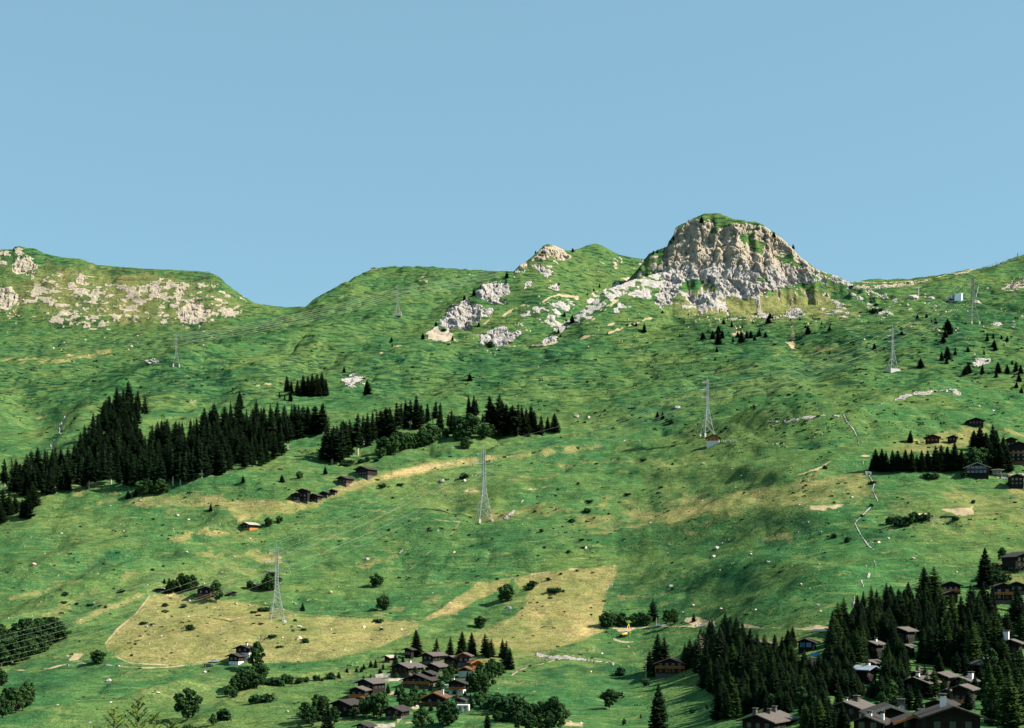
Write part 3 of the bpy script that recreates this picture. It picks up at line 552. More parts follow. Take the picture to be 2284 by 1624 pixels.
# ------------------------------------------------------------------ materials
def newmat(name):
    m = bpy.data.materials.new(name); m.use_nodes = True
    nt = m.node_tree; nt.nodes.clear()
    out = nt.nodes.new('ShaderNodeOutputMaterial'); b = nt.nodes.new('ShaderNodeBsdfPrincipled')
    nt.links.new(b.outputs[0], out.inputs[0])
    b.inputs['Roughness'].default_value = 0.9; b.inputs['Specular IOR Level'].default_value = 0.15
    return m, nt, b
class NB:
    def __init__(s, nt): s.nt = nt
    def n(s, t, **k):
        o = s.nt.nodes.new(t)
        for a, v in k.items(): setattr(o, a, v)
        return o
    def l(s, a, b): s.nt.links.new(a, b)
    def noise(s, vec, scale, detail=3, rough=0.55, dist=0.0):
        o = s.n('ShaderNodeTexNoise'); o.inputs['Scale'].default_value = scale; o.inputs['Detail'].default_value = detail
        o.inputs['Roughness'].default_value = rough; o.inputs['Distortion'].default_value = dist
        s.l(vec, o.inputs['Vector']); return o.outputs['Fac']
    def ramp(s, fac, a, b, lo=0.0, hi=1.0):
        o = s.n('ShaderNodeMapRange'); o.interpolation_type = 'SMOOTHSTEP'
        o.inputs[1].default_value = a; o.inputs[2].default_value = b; o.inputs[3].default_value = lo; o.inputs[4].default_value = hi
        s.l(fac, o.inputs[0]); return o.outputs[0]
    def mix(s, fac, a, b):
        o = s.n('ShaderNodeMix', data_type='RGBA')
        if isinstance(fac, (int, float)): o.inputs[0].default_value = fac
        else: s.l(fac, o.inputs[0])
        for k, v in ((6, a), (7, b)):
            if isinstance(v, tuple): o.inputs[k].default_value = (*v, 1)
            else: s.l(v, o.inputs[k])
        return o.outputs[2]
    def math(s, op, a, b=None, c=None):
        o = s.n('ShaderNodeMath', operation=op)
        for k, v in enumerate((a, b, c)):
            if v is None: continue
            if isinstance(v, (int, float)): o.inputs[k].default_value = v
            else: s.l(v, o.inputs[k])
        return o.outputs[0]
    def scale(s, col, f):
        o = s.n('ShaderNodeVectorMath', operation='SCALE'); s.l(col, o.inputs[0])
        if isinstance(f, (int, float)): o.inputs['Scale'].default_value = f
        else: s.l(f, o.inputs['Scale'])
        return o.outputs[0]
    def map(s, vec, sc):
        o = s.n('ShaderNodeMapping'); o.inputs['Scale'].default_value = sc; s.l(vec, o.inputs[0]); return o.outputs[0]
    def bump(s, h, strength, dist, bsdf):
        o = s.n('ShaderNodeBump'); o.inputs['Strength'].default_value = strength; o.inputs['Distance'].default_value = dist
        s.l(h, o.inputs['Height']); s.l(o.outputs[0], bsdf.inputs['Normal'])
def hill_material():
    m, nt, b = newmat('alpine meadow and rock'); k = NB(nt)
    geo = k.n('ShaderNodeNewGeometry'); P = geo.outputs['Position']
    at = k.n('ShaderNodeAttribute', attribute_name='ground'); sep = k.n('ShaderNodeSeparateColor'); k.l(at.outputs['Color'], sep.inputs[0])
    rock, dry, soil, lush_shade = sep.outputs[0], sep.outputs[1], sep.outputs[2], at.outputs['Alpha']
    n_big = k.noise(P, 0.010, 4, 0.6, 0.6); n_mid = k.noise(P, 0.045, 5, 0.65, 0.8)
    n_sm = k.noise(P, 0.20, 4, 0.7, 0.3); n_fine = k.noise(P, 0.9, 3, 0.75)
    str_ = k.noise(k.map(P, (0.05, 0.10, 0.32)), 1.0, 5, 0.68, 1.0)
    hz = k.n('ShaderNodeSeparateXYZ'); k.l(P, hz.inputs[0]); up = k.ramp(hz.outputs[2], 120, 230)
    mat_ = k.noise(k.map(P, (0.055, 0.06, 0.30)), 1.0, 5, 0.66, 0.8)
    g = k.mix(k.ramp(n_big, 0.36, 0.64), (0.038, 0.106, 0.036), (0.082, 0.132, 0.040))
    g = k.mix(k.math('MULTIPLY', k.ramp(n_mid, 0.48, 0.66), 0.55), g, (0.026, 0.078, 0.028))
    g = k.mix(k.math('MULTIPLY', k.ramp(str_, 0.50, 0.66), 0.65), g, (0.150, 0.180, 0.058))
    g = k.mix(k.math('MULTIPLY', k.ramp(lush_shade, 0.1, 0.9), 0.78), g, k.mix(k.ramp(n_mid, .35, .65), (0.015, 0.066, 0.030), (0.034, 0.094, 0.034)))
    thr = k.math('ADD', mat_, k.math('ADD', k.math('MULTIPLY', up, 0.045), k.math('MULTIPLY', k.math('SUBTRACT', lush_shade, 0.3), 0.05)))
    g = k.mix(k.math('MULTIPLY', k.ramp(thr, 0.525, 0.610), k.math('ADD', k.math('MULTIPLY', up, 0.45), 0.42)), g, (0.009, 0.036, 0.018))
    g = k.mix(k.math('MULTIPLY', k.ramp(n_sm, 0.60, 0.72), 0.42), g, (0.016, 0.050, 0.022))
    dn = k.math('ADD', dry, k.math('MULTIPLY', k.math('SUBTRACT', n_sm, 0.5), 0.9))
    d1 = k.mix(k.ramp(n_mid, 0.35, 0.65), (0.165, 0.162, 0.056), (0.235, 0.195, 0.080))
    g = k.mix(k.math('MULTIPLY', k.ramp(dn, 0.12, 0.66), 0.85), g, d1)
    g = k.mix(k.ramp(dn, 0.72, 1.25), g, (0.33, 0.250, 0.110))
    # tufts and thatch
    tu = k.noise(k.map(P, (0.16, 0.20, 0.85)), 1.0, 4, 0.72, 0.6)
    g = k.scale(g, k.ramp(tu, 0.32, 0.68, 0.78, 1.22))
    g = k.scale(g, k.ramp(n_fine, 0.25, 0.75, 0.64, 1.34))
    so = k.mix(n_mid, (0.30, 0.22, 0.12), (0.38, 0.31, 0.20))
    sf = k.math('ADD', soil, k.math('MULTIPLY', k.math('SUBTRACT', n_sm, 0.5), 0.7))
    g = k.mix(k.ramp(sf, 0.38, 0.70), g, so)
    # rock
    rn = k.noise(k.map(P, (0.06, 0.06, 0.16)), 1.0, 6, 0.7, 0.5); rf = k.noise(P, 0.55, 6, 0.75, 0.6)
    hgt = k.n('ShaderNodeSeparateXYZ'); k.l(P, hgt.inputs[0])
    warm = k.math('ADD', k.ramp(hgt.outputs[2], 425, 500), k.math('MULTIPLY', k.math('SUBTRACT', rn, 0.5), 1.2))
    r = k.mix(k.ramp(warm, 0.2, 0.8), (0.47, 0.43, 0.415), (0.46, 0.385, 0.30))
    r = k.mix(k.ramp(rn, 0.55, 0.75), r, (0.30, 0.25, 0.20))
    r = k.mix(k.ramp(rf, 0.53, 0.68), r, (0.17, 0.145, 0.125))
    crk = k.noise(k.map(P, (0.30, 0.30, 0.12)), 1.0, 5, 0.7, 1.2)
    r = k.mix(k.math('MULTIPLY', k.ramp(crk, 0.57, 0.66), .62), r, (0.11, 0.092, 0.078))
    moss = k.math('MULTIPLY', k.ramp(k.noise(P, 0.14, 5, 0.7), 0.54, 0.62), 0.6)
    r = k.mix(moss, r, (0.13, 0.15, 0.055))
    r = k.mix(k.ramp(soil, .4, .9), r, (0.46, 0.385, 0.30))
    rk = k.math('ADD', rock, k.math('MULTIPLY', k.math('SUBTRACT', rf, 0.5), 0.5))
    col = k.mix(k.ramp(rk, 0.34, 0.66), g, r)
    k.l(col, b.inputs['Base Color'])
    h = k.math('ADD', k.math('MULTIPLY', n_sm, 1.4), k.math('MULTIPLY', n_fine, 0.5))
    h = k.math('ADD', h, k.math('MULTIPLY', k.math('MULTIPLY', rf, rock), 4.0))
    k.bump(h, 0.9, 1.0, b)
    b.inputs['Roughness'].default_value = 1.0; b.inputs['Specular IOR Level'].default_value = 0.0
    return m
hill.data.materials.append(hill_material())
# ------------------------------------------------------------------ object kit
def simple(name, col, var=0.15, scale=2.0, rough=0.85, spec=0.2, bump=0.0, stretch=(1, 1, 1), col2=None):
    m, nt, b = newmat(name); k = NB(nt)
    tc = k.n('ShaderNodeTexCoord').outputs['Object']
    n = k.noise(k.map(tc, stretch), scale, 4, 0.65)
    c = k.mix(k.ramp(n, 0.35, 0.65), tuple(x * (1 - var) for x in col), col2 or tuple(min(1, x * (1 + var)) for x in col))
    k.l(c, b.inputs['Base Color']); b.inputs['Roughness'].default_value = rough; b.inputs['Specular IOR Level'].default_value = spec
    if bump: k.bump(n, 0.8, bump, b)
    return m
def foliage(name, dark, light, scale, trans=0.0):
    m, nt, b = newmat(name); k = NB(nt)
    tc = k.n('ShaderNodeTexCoord').outputs['Object']
    n = k.noise(tc, scale, 3, 0.7); oi = k.n('ShaderNodeObjectInfo').outputs['Random']
    f = k.math('ADD', k.ramp(n, 0.3, 0.7), k.math('MULTIPLY', k.math('SUBTRACT', oi, 0.5), 0.7))
    c = k.mix(f, dark, light)
    k.l(c, b.inputs['Base Color']); b.inputs['Roughness'].default_value = 0.95; b.inputs['Specular IOR Level'].default_value = 0.05
    return m
M = dict(
    spruce=foliage('spruce needles', (0.0025, 0.007, 0.003), (0.013, 0.029, 0.010), 0.5),
    larch=foliage('larch needles', (0.009, 0.026, 0.007), (0.032, 0.060, 0.012), 0.6),
    leaf=foliage('broad leaves', (0.009, 0.028, 0.010), (0.038, 0.078, 0.022), 0.7),
    leaf_light=foliage('pale broad leaves', (0.014, 0.042, 0.014), (0.036, 0.080, 0.022), 0.7),  # a paler leaf green for a few trees
    shrub=foliage('shrub leaves', (0.008, 0.026, 0.011), (0.022, 0.054, 0.018), 1.0),
    dead=foliage('bare grey twigs', (0.12, 0.10, 0.07), (0.20, 0.17, 0.12), 1.0),
    larch_near=foliage('fresh larch needles', (0.05, 0.10, 0.02), (0.16, 0.22, 0.04), 3.0),
    bark=simple('bark', (0.10, 0.075, 0.055), 0.4, 3.0), bark_pale=simple('pale bark', (0.36, 0.30, 0.24), 0.3, 3.0),
    wood=simple('sunburnt timber', (0.012, 0.008, 0.006), 0.45, 3.0, stretch=(0.3, 0.3, 4)),
    wood_brown=simple('brown timber', (0.032, 0.015, 0.009), 0.4, 3.0, stretch=(0.3, 0.3, 4)),
    wood_orange=simple('orange larch timber', (0.40, 0.14, 0.04), 0.3, 2.0, stretch=(0.3, 0.3, 3)),
    wood_red=simple('red brown timber', (0.13, 0.045, 0.025), 0.3, 2.0, stretch=(0.3, 0.3, 3)),
    wood_grey=simple('weathered timber', (0.30, 0.26, 0.21), 0.3, 2.0, stretch=(4, 0.3, 0.3)),
    slate=simple('stone slab roofing', (0.088, 0.072, 0.064), 0.35, 1.6, 0.8, 0.25, 0.05, (1, 3, 1)),
    slate_dark=simple('dark slab roofing', (0.035, 0.029, 0.026), 0.4, 1.6, 0.85, 0.2, 0.05, (1, 3, 1)),
    roof_rust=simple('warm shingle roofing', (0.10, 0.055, 0.035), 0.4, 1.6, 0.85, 0.2, 0.05, (1, 3, 1)),
    plaster=simple('white plaster', (0.60, 0.57, 0.54), 0.06, 1.0),
    stone=simple('dry stone masonry', (0.08, 0.072, 0.063), 0.4, 1.4, bump=0.1),
    stone_pale=simple('pale limestone', (0.37, 0.325, 0.28), 0.3, 0.5, bump=0.2),
    stone_grey=simple('grey boulder stone', (0.36, 0.33, 0.31), 0.4, 0.5, bump=0.2),
    stone_tan=simple('tan boulder stone', (0.50, 0.37, 0.25), 0.3, 0.5, bump=0.2),
    glass=simple('window glass', (0.03, 0.045, 0.06), 0.2, 1.0, 0.12, 0.6),
    glass_blue=simple('sky blue glazing', (0.06, 0.16, 0.27), 0.3, 0.6, 0.15, 0.6),
    frame=simple('pale window frame', (0.45, 0.40, 0.34), 0.1),
    frame_dark=simple('brown window frame', (0.09, 0.05, 0.03), 0.1),
    steel=simple('galvanised steel', (0.23, 0.265, 0.24), 0.2, 0.3, 0.5, 0.4),
    steel_dark=simple('weathered green steel', (0.10, 0.13, 0.10), 0.3, 0.3, 0.6, 0.4),
    wire=simple('aluminium conductor', (0.30, 0.34, 0.28), 0.05, 0.05, 0.45, 0.5),
    insul=simple('brown insulator', (0.05, 0.035, 0.03), 0.1, 1.0, 0.3, 0.5),
    concrete=simple('concrete', (0.52, 0.49, 0.45), 0.15, 0.8),
    yellow=simple('yellow machine paint', (0.75, 0.50, 0.03), 0.08, 1.0, 0.4, 0.5),
    rubber=simple('black rubber', (0.02, 0.02, 0.02), 0.2), white_paint=simple('white car paint', (0.80, 0.80, 0.80), 0.02, 1.0, 0.25, 0.5),
    dark_paint=simple('dark car paint', (0.03, 0.035, 0.045), 0.1, 1.0, 0.2, 0.5), silver_paint=simple('silver car paint', (0.35, 0.38, 0.42), 0.05, 1.0, 0.25, 0.5),
    blue_tarp=simple('blue awning cloth', (0.02, 0.16, 0.34), 0.15), fence_wood=simple('fence timber', (0.16, 0.13, 0.09), 0.3),
    white_metal=simple('white sheet metal', (0.82, 0.83, 0.85), 0.03, 0.3), grey_metal=simple('blue grey sheet metal', (0.22, 0.25, 0.31), 0.1, 0.3),
    dish=simple('pale pinkish dish', (0.42, 0.36, 0.36), 0.1, 1.0),
)
class MB:
    def __init__(s): s.v = []; s.f = []
    def add(s, vs_, fs):
        o = len(s.v); s.v += [tuple(v) for v in vs_]; s.f += [tuple(i + o for i in f) for f in fs]; return s
    def box(s, x0, x1, y0, y1, z0, z1):
        return s.add([(x0, y0, z0), (x1, y0, z0), (x1, y1, z0), (x0, y1, z0), (x0, y0, z1), (x1, y0, z1), (x1, y1, z1), (x0, y1, z1)],
                     [(0, 3, 2, 1), (4, 5, 6, 7), (0, 1, 5, 4), (1, 2, 6, 5), (2, 3, 7, 6), (3, 0, 4, 7)])
    def hexa(s, b, t):   # two matching quads (bottom, top), counter-clockwise from above
        return s.add(list(b) + list(t), [(0, 3, 2, 1), (4, 5, 6, 7), (0, 1, 5, 4), (1, 2, 6, 5), (2, 3, 7, 6), (3, 0, 4, 7)])
    def prism(s, prof, y0, y1):   # profile in xz, extruded along y
        n = len(prof)
        vs_ = [(x, y0, z) for x, z in prof] + [(x, y1, z) for x, z in prof]
        return s.add(vs_, [tuple(range(n)), tuple(range(2 * n - 1, n - 1, -1))] + [(i, i + n, (i + 1) % n + n, (i + 1) % n) for i in range(n)])
    def tube(s, p, q, r0, r1=None, n=6):
        r1 = r0 if r1 is None else r1
        p = Vector(p); q = Vector(q); d = q - p
        if d.length < 1e-6: return s
        d.normalize(); a = d.orthogonal().normalized(); b = d.cross(a)
        vs_ = []
        for c, r in ((p, r0), (q, r1)):
            for i in range(n):
                t = 2 * math.pi * i / n; vs_.append(c + a * (math.cos(t) * r) + b * (math.sin(t) * r))
        fs = [(i, (i + 1) % n, (i + 1) % n + n, i + n) for i in range(n)] + [tuple(range(n - 1, -1, -1)), tuple(range(n, 2 * n))]
        return s.add(vs_, fs)
    def path(s, pts, r, n=3):
        for k in range(len(pts) - 1): s.tube(pts[k], pts[k + 1], r, r, n)
        return s
    def mesh(s, name, mat, smooth=False):
        me = bpy.data.meshes.new(name); me.from_pydata(s.v, [], s.f); me.update()
        me.materials.append(M[mat] if isinstance(mat, str) else mat)
        if smooth: me.polygons.foreach_set('use_smooth', [True] * len(me.polygons))
        return me
    def build(s, name, mat, parent=None, smooth=False, loc=None):
        return link(name, s.mesh(name, mat, smooth), parent, loc)
def link(name, me, parent=None, loc=None):
    o = bpy.data.objects.new(name, me); C.objects.link(o)
    if parent: o.parent = parent
    if loc is not None: o.location = loc
    return o
def thing(name, label, cat, loc=(0, 0, 0), rz=0, group=None, scale=1.0):
    o = bpy.data.objects.new(name, None); C.objects.link(o); o.location = loc; o.rotation_euler = (0, 0, rz); o.scale = (scale,) * 3
    o.empty_display_size = 0.5
    return tag(o, label, cat, group)
def tag(o, label, cat, group=None, kind=None):
    if label: o['label'] = label
    if cat: o['category'] = cat
    if group: o['group'] = group
    if kind: o['kind'] = kind
    return o
ORD = ['zeroth', 'first', 'second', 'third', 'fourth', 'fifth', 'sixth', 'seventh', 'eighth', 'ninth', 'tenth', 'eleventh', 'twelfth', 'thirteenth', 'fourteenth', 'fifteenth', 'sixteenth', 'seventeenth', 'eighteenth', 'nineteenth', 'twentieth']
TENS = {2: 'twenty', 3: 'thirty', 4: 'forty', 5: 'fifty'}
def nth(n):
    if n <= 20: return ORD[n]
    t, r = divmod(n, 10)
    return {3: 'thirtieth', 4: 'fortieth', 5: 'fiftieth'}[t] if r == 0 else TENS[t] + '-' + ORD[r]

# ------------------------------------------------------------------ trees
def conifer_meshes(seed, H=16.0, wr=0.19, dens=1.0, droop=0.25, lo=0.06, fol='spruce', irregular=0.15, prof=0.68):
    r = random.Random(seed); cr = MB(); tk = MB()
    tk.tube((0, 0, -1.0), (0, 0, H * 0.5), 0.30, 0.17, 7); tk.tube((0, 0, H * 0.5), (0, 0, H * 0.97), 0.17, 0.03, 5)
    nl = int(36 * dens); W = H * wr
    lean = [r.uniform(-0.02, 0.02), r.uniform(-0.02, 0.02)]
    side = [1 + r.uniform(-irregular, irregular) for _ in range(8)]
    for L in range(nl):
        t = (L + r.random() * 0.6) / nl; z = H * (lo + (1 - lo) * t)
        R = W * (1 - t) ** prof * (0.55 + 0.45 * min(1, t / 0.12 + 0.3)) * r.uniform(0.8, 1.18) + 0.12
        nb = max(4, int((9 if t < 0.7 else 6) * dens ** 0.5)); a0 = r.random() * 6.28
        if r.random() < 0.05 * irregular / 0.15: R *= 0.6
        for k in range(nb):
            a = a0 + 6.283 * k / nb + r.uniform(-0.25, 0.25)
            rr = R * side[int(a / 6.283 * 8) % 8] * r.uniform(0.72, 1.12); ca, sa = math.cos(a), math.sin(a)
            # a bough: a few ragged sprays, hanging outward and down, tip slightly raised
            n = 4 if rr > 0.8 else 2
            for q in range(n):
                f0 = q / n * 0.95; f1 = min(1.0, f0 + 1.0 / n + 0.18)
                d0, d1 = rr * f0, rr * f1
                z0 = z - droop * rr * (f0 ** 1.2) + r.uniform(-0.1, 0.1); z1 = z - droop * rr * (f1 ** 1.2) - 0.05 + (0.12 * rr if f1 > 0.95 else 0)
                w = (0.20 + 0.24 * rr * (1 - f0 * 0.75)) * r.uniform(0.8, 1.3); tw = r.uniform(-0.35, 0.35)
                px, py = -sa, ca
                dz = w * r.uniform(0.35, 0.85)
                lx, ly = lean[0] * z, lean[1] * z
                A = (lx + ca * d0 + px * w * tw, ly + sa * d0 + py * w * tw, z0 + 0.12)
                B = (lx + ca * (d0 + d1) / 2 + px * w, ly + sa * (d0 + d1) / 2 + py * w, (z0 + z1) / 2 - dz)
                D = (lx + ca * (d0 + d1) / 2 - px * w, ly + sa * (d0 + d1) / 2 - py * w, (z0 + z1) / 2 - dz * r.uniform(0.4, 1))
                E = (lx + ca * d1, ly + sa * d1, z1)
                cr.add([A, B, E, D], [(0, 1, 2), (0, 2, 3)])
    cr.tube((lean[0] * H, lean[1] * H, H * 0.9), (lean[0] * H, lean[1] * H, H * 1.02), 0.10, 0.015, 4)
    # dense inner needles close to the stem
    for q in range(int(90 * dens)):
        t = r.random() ** 0.8; z = H * (lo + 0.02 + 0.9 * (1 - lo) * (1 - t)); R = W * t ** 0.85 * 0.55; a = r.random() * 6.28; w = 0.35 + 0.12 * R
        x, y = math.cos(a) * R * r.random(), math.sin(a) * R * r.random(); b = r.random() * 3.14
        cr.add([(x - w * math.cos(b), y - w * math.sin(b), z - w), (x + w * math.cos(b), y + w * math.sin(b), z - w * .8), (x, y, z + w)], [(0, 1, 2)])
    return tk.mesh('trunk', 'bark_pale' if lo > .12 else 'bark'), cr.mesh('crown', fol)
def leaf_cloud(mb, c, rad3, n, size, r, shell=0.55):
    for _ in range(n):
        while True:
            d = Vector((r.uniform(-1, 1), r.uniform(-1, 1), r.uniform(-1, 1)))
            if 0.05 < d.length < 1: break
        d = d.normalized() * (shell + (1 - shell) * r.random()) * r.uniform(0.75, 1.06)
        p = Vector((c[0] + d.x * rad3[0], c[1] + d.y * rad3[1], c[2] + d.z * rad3[2]))
        nrm = (Vector((d.x, d.y, d.z)) + Vector((r.uniform(-.7, .7), r.uniform(-.7, .7), r.uniform(-.3, .9)))).normalized()
        a = nrm.orthogonal().normalized(); b = nrm.cross(a); th = r.random() * 6.28
        a, b = a * math.cos(th) + b * math.sin(th), b * math.cos(th) - a * math.sin(th)
        s_ = size * r.uniform(0.6, 1.4)
        mb.add([p - a * s_, p + b * s_ * .7, p + a * s_, p - b * s_ * .7], [(0, 1, 2, 3)])
def broadleaf_meshes(seed, H=11.0, W=4.2, fol='leaf', stem=0.08, lobes=13, n=150, size=0.42):
    r = random.Random(seed); cr = MB(); tk = MB()
    top = H * 0.45
    tk.tube((0, 0, -0.8), (0, 0, H * stem), 0.34, 0.26, 7); tk.tube((0, 0, H * stem), (r.uniform(-.3, .3), r.uniform(-.3, .3), top), 0.26, 0.16, 6)
    for k in range(lobes):
        f = (k + .5) / lobes; zz = H * (stem + 0.12 + (0.80 - stem) * f); env = math.sin(math.pi * min(1, max(0.12, (f * 0.86 + 0.16)))) ** 0.6
        a = k * 2.4 + r.uniform(-.4, .4); R = W * 0.70 * env * r.uniform(0.5, 1.25) * (1 if k < lobes - 1 else 0.2)
        c = (math.cos(a) * R, math.sin(a) * R, zz); s_ = W * r.uniform(0.24, 0.50)
        tk.tube((0, 0, H * stem * r.uniform(.8, 1.2)), (c[0] * .8, c[1] * .8, c[2] - s_ * .2), 0.12, 0.04, 4)
        leaf_cloud(cr, c, (s_, s_, s_ * r.uniform(.7, .95)), n, size, r)
    leaf_cloud(cr, (0, 0, H * 0.56), (W * .55, W * .55, H * .27), n, size * 1.2, r, 0.2)
    return tk.mesh('trunk', 'bark'), cr.mesh('crown', fol)
def shrub_mesh(seed, W=2.2, H=2.0, fol='shrub', lobes=6, n=70, size=0.3):
    r = random.Random(seed); cr = MB()
    for k in range(lobes):
        a = r.random() * 6.28; R = W * 0.55 * r.random(); s_ = W * r.uniform(.35, .6)
        leaf_cloud(cr, (math.cos(a) * R, math.sin(a) * R * .8, H * r.uniform(.3, .55)), (s_, s_, H * .45), n, size, r, 0.3)
    for k in range(5):
        a = r.random() * 6.28; cr.tube((0, 0, -.5), (math.cos(a) * W * .5, math.sin(a) * W * .5, H * .5), .06, .03, 3)
    return cr.mesh('bush', fol)
CON = [conifer_meshes(100 + k, wr=w, dens=dn, droop=dr, lo=lo, irregular=irr) for k, (w, dn, dr, lo, irr) in enumerate(
    [(0.155, 1.0, .30, .04, .22), (0.18, 1.05, .26, .03, .2), (0.135, 1.0, .34, .08, .15), (0.20, 1.1, .22, .03, .25), (0.16, .95, .3, .14, .3), (0.145, .8, .4, .26, .45), (0.12, .8, .45, .1, .3), (0.22, 1.0, .18, .05, .4), (0.17, .75, .2, .3, .6)])]
FULL = [conifer_meshes(140 + k, wr=w, dens=1.1, droop=.2, lo=.02, irregular=.2) for k, w in enumerate([0.25, 0.29, 0.27])]
BIGC = [conifer_meshes(160 + k, wr=w, dens=1.45, droop=dr, lo=.03, irregular=.25) for k, (w, dr) in enumerate([(0.21, .28), (0.18, .34), (0.24, .25)])]
LAR = [conifer_meshes(180 + k, wr=w, dens=1.0, droop=.12, lo=.08, fol='larch', irregular=.4) for k, w in enumerate([0.20, 0.24, 0.22])]
DEADC = [conifer_meshes(190, wr=0.14, dens=.6, droop=.1, lo=.15, fol='dead', irregular=.5)]
BRO = [broadleaf_meshes(200 + k, H=h, W=w, n=n, lobes=lb) for k, (h, w, n, lb) in enumerate([(11, 4.2, 150, 13), (9, 4.4, 150, 12), (12, 3.8, 150, 14), (7.5, 4.3, 150, 12)])]
BRL = [broadleaf_meshes(220 + k, H=h, W=w, fol='leaf_light') for k, (h, w) in enumerate([(10, 4.2), (9, 3.8)])]
SHR = [shrub_mesh(230 + k, w, h) for k, (w, h) in enumerate([(2.2, 2.0), (2.8, 1.8), (2.0, 2.6)])]
TREES = []   # (kind, mesh pair, base H, position, height, name, label, category, group)
def tree(kind, pos, h, label, group, cat=None, var=None):
    TREES.append((kind, pos, h, label, group, cat, var))
# ------------------------------------------------------------------ chalets, barns and huts
def window(parent, x, y, z, w, h, facing='f', glass='glass', fr='frame_dark'):
    a = MB(); b = MB(); t = 0.07
    if facing == 'f':      # front wall, looks towards -y
        a.box(x - w / 2 - t, x + w / 2 + t, y - 0.06, y + .02, z - t, z); a.box(x - w / 2 - t, x + w / 2 + t, y - 0.06, y + .02, z + h, z + h + t)
        a.box(x - w / 2 - t, x - w / 2, y - 0.055, y + .02, z, z + h); a.box(x + w / 2, x + w / 2 + t, y - 0.055, y + .02, z, z + h)
        a.box(x - .03, x + .03, y - 0.045, y + .02, z, z + h)
        b.box(x - w / 2, x + w / 2, y - 0.03, y + .015, z, z + h)
    else:                  # right wall, looks towards +x
        a.box(x - .02, x + .06, y - w / 2 - t, y + w / 2 + t, z - t, z); a.box(x - .02, x + .06, y - w / 2 - t, y + w / 2 + t, z + h, z + h + t)
        a.box(x - .02, x + .055, y - w / 2 - t, y - w / 2, z, z + h); a.box(x - .02, x + .055, y + w / 2, y + w / 2 + t, z, z + h)
        b.box(x - .015, x + .03, y - w / 2, y + w / 2, z, z + h)
    f = a.build('window', fr, parent); b.build('pane', glass, f)
def chimney(roof, x, y, z, w=0.9, h=1.5, mat='plaster'):
    c = MB(); c.box(x - w / 2, x + w / 2, y - w / 2, y + w / 2, z - 1.6, z + h)
    o = c.build('chimney', mat, roof)
    c = MB()
    for sx in (-1, 1):
        for sy in (-1, 1): c.box(x + sx * w * .38 - .1, x + sx * w * .38 + .1, y + sy * w * .38 - .1, y + sy * w * .38 + .1, z + h + .002, z + h + .35)
    c.box(x - w * .68, x + w * .68, y - w * .68, y + w * .68, z + h + .352, z + h + .50)
    c.build('chimney_cap', 'stone', roof)
def chalet(name, label, cat, pos, rz, w, d, hw, pitch=20, wall='wood', roof='slate', base='stone', hb=1.1, over=1.15, balc=None, storeys=2, glass='glass', chim=(), door=None, verge=None, big=False, group=None, sidewin=True):
    t = thing(name, label, cat, pos, rz, group)
    tp = math.tan(rad(pitch)); x, y = w / 2, d / 2; hr = hw + x * tp
    MB().box(-x + .03, x - .03, -y + .03, y - .03, -3.5, hb).build('base', base, t)
    MB().prism([(-x, hb), (x, hb), (x, hw), (0, hr), (-x, hw)], -y, y).build('wall', wall, t)
    th = 0.26; o = over; r = MB(); of = o + .5
    for s in (-1, 1):
        e = x + o; p0 = (0, hr + .02); p1 = (s * e, hr + .02 - e * tp)
        b = [(p0[0], p0[1]), (p1[0], p1[1]), (p1[0], p1[1] + th), (p0[0], p0[1] + th)]
        if s < 0: b = b[::-1]
        r.prism(b, -y - of, y + o)
    R = r.build('roof', roof, t)
    if verge:
        r = MB()
        for s in (-1, 1):
            e = x + o + .05; b = [(0, hr - .16), (s * e, hr - .16 - e * tp), (s * e, hr + .34 - e * tp), (0, hr + .34)]
            if s < 0: b = b[::-1]
            r.prism(b, -y - of - .14, -y - of - .01)
        r.build('bargeboard', verge, R)
    for (cx_, cy_, cw, ch, cm) in chim: chimney(R, cx_ * x, cy_ * y, hr - abs(cx_ * x) * tp + .2, cw, ch, cm)
    n = max(2, int(w / 2.6)); fh = 2.45
    lv = [hb + .75] if storeys == 1 else [hb + .75, hb + .75 + fh]
    if storeys >= 3: lv.append(hb + .75 + 2 * fh)
    for li, z in enumerate(lv):
        if z + 1.2 > hw + x * tp * .55: continue
        for k in range(n):
            px = (k + .5 - n / 2) * (w * .86 / n)
            if z + 1.25 > hw + (x - abs(px)) * tp - .2: continue
            window(t, px, -y, z, 1.0 if not big else 1.7, 1.1 if not big else 1.6, 'f', glass, 'frame' if li % 2 else 'frame_dark')
        if sidewin and z + 1.3 < hw:
            for k in (-.5, .1, .6): window(t, x, k * y, z, .9, 1.0, 's', glass, 'frame_dark')
    if door: MB().box(-x * .55 - .5, -x * .55 + .5, -y - .05, -y + .02, hb * .2, hb * .2 + 2.0).build('door', door, t)
    if balc:
        z = lv[-1] - .85 if storeys > 1 else hb + .1
        b = MB(); b.box(-x * 1.0, x * 1.0, -y - 1.35, -y - .002, z - .14, z)
        for px in (-x * .97, 0, x * .97): b.box(px - .07, px + .07, -y - 1.3, -y - 1.15, z - (1.9 if storeys > 1 else 1.0), z - .142)
        B = b.build('balcony', balc, t)
        b = MB(); b.box(-x, x, -y - 1.36, -y - 1.28, z + .86, z + .98); b.box(-x, x, -y - 1.34, -y - 1.29, z + .12, z + .2)
        q = -x + .1
        while q < x: b.box(q, q + .13, -y - 1.335, -y - 1.295, z + .205, z + .855); q += .24
        for px in (-x + .05, -x * .5, 0, x * .5, x - .05): b.box(px - .06, px + .06, -y - 1.40, -y - 1.365, z, z + 1.0)
        b.build('railing', balc, B)
    return t
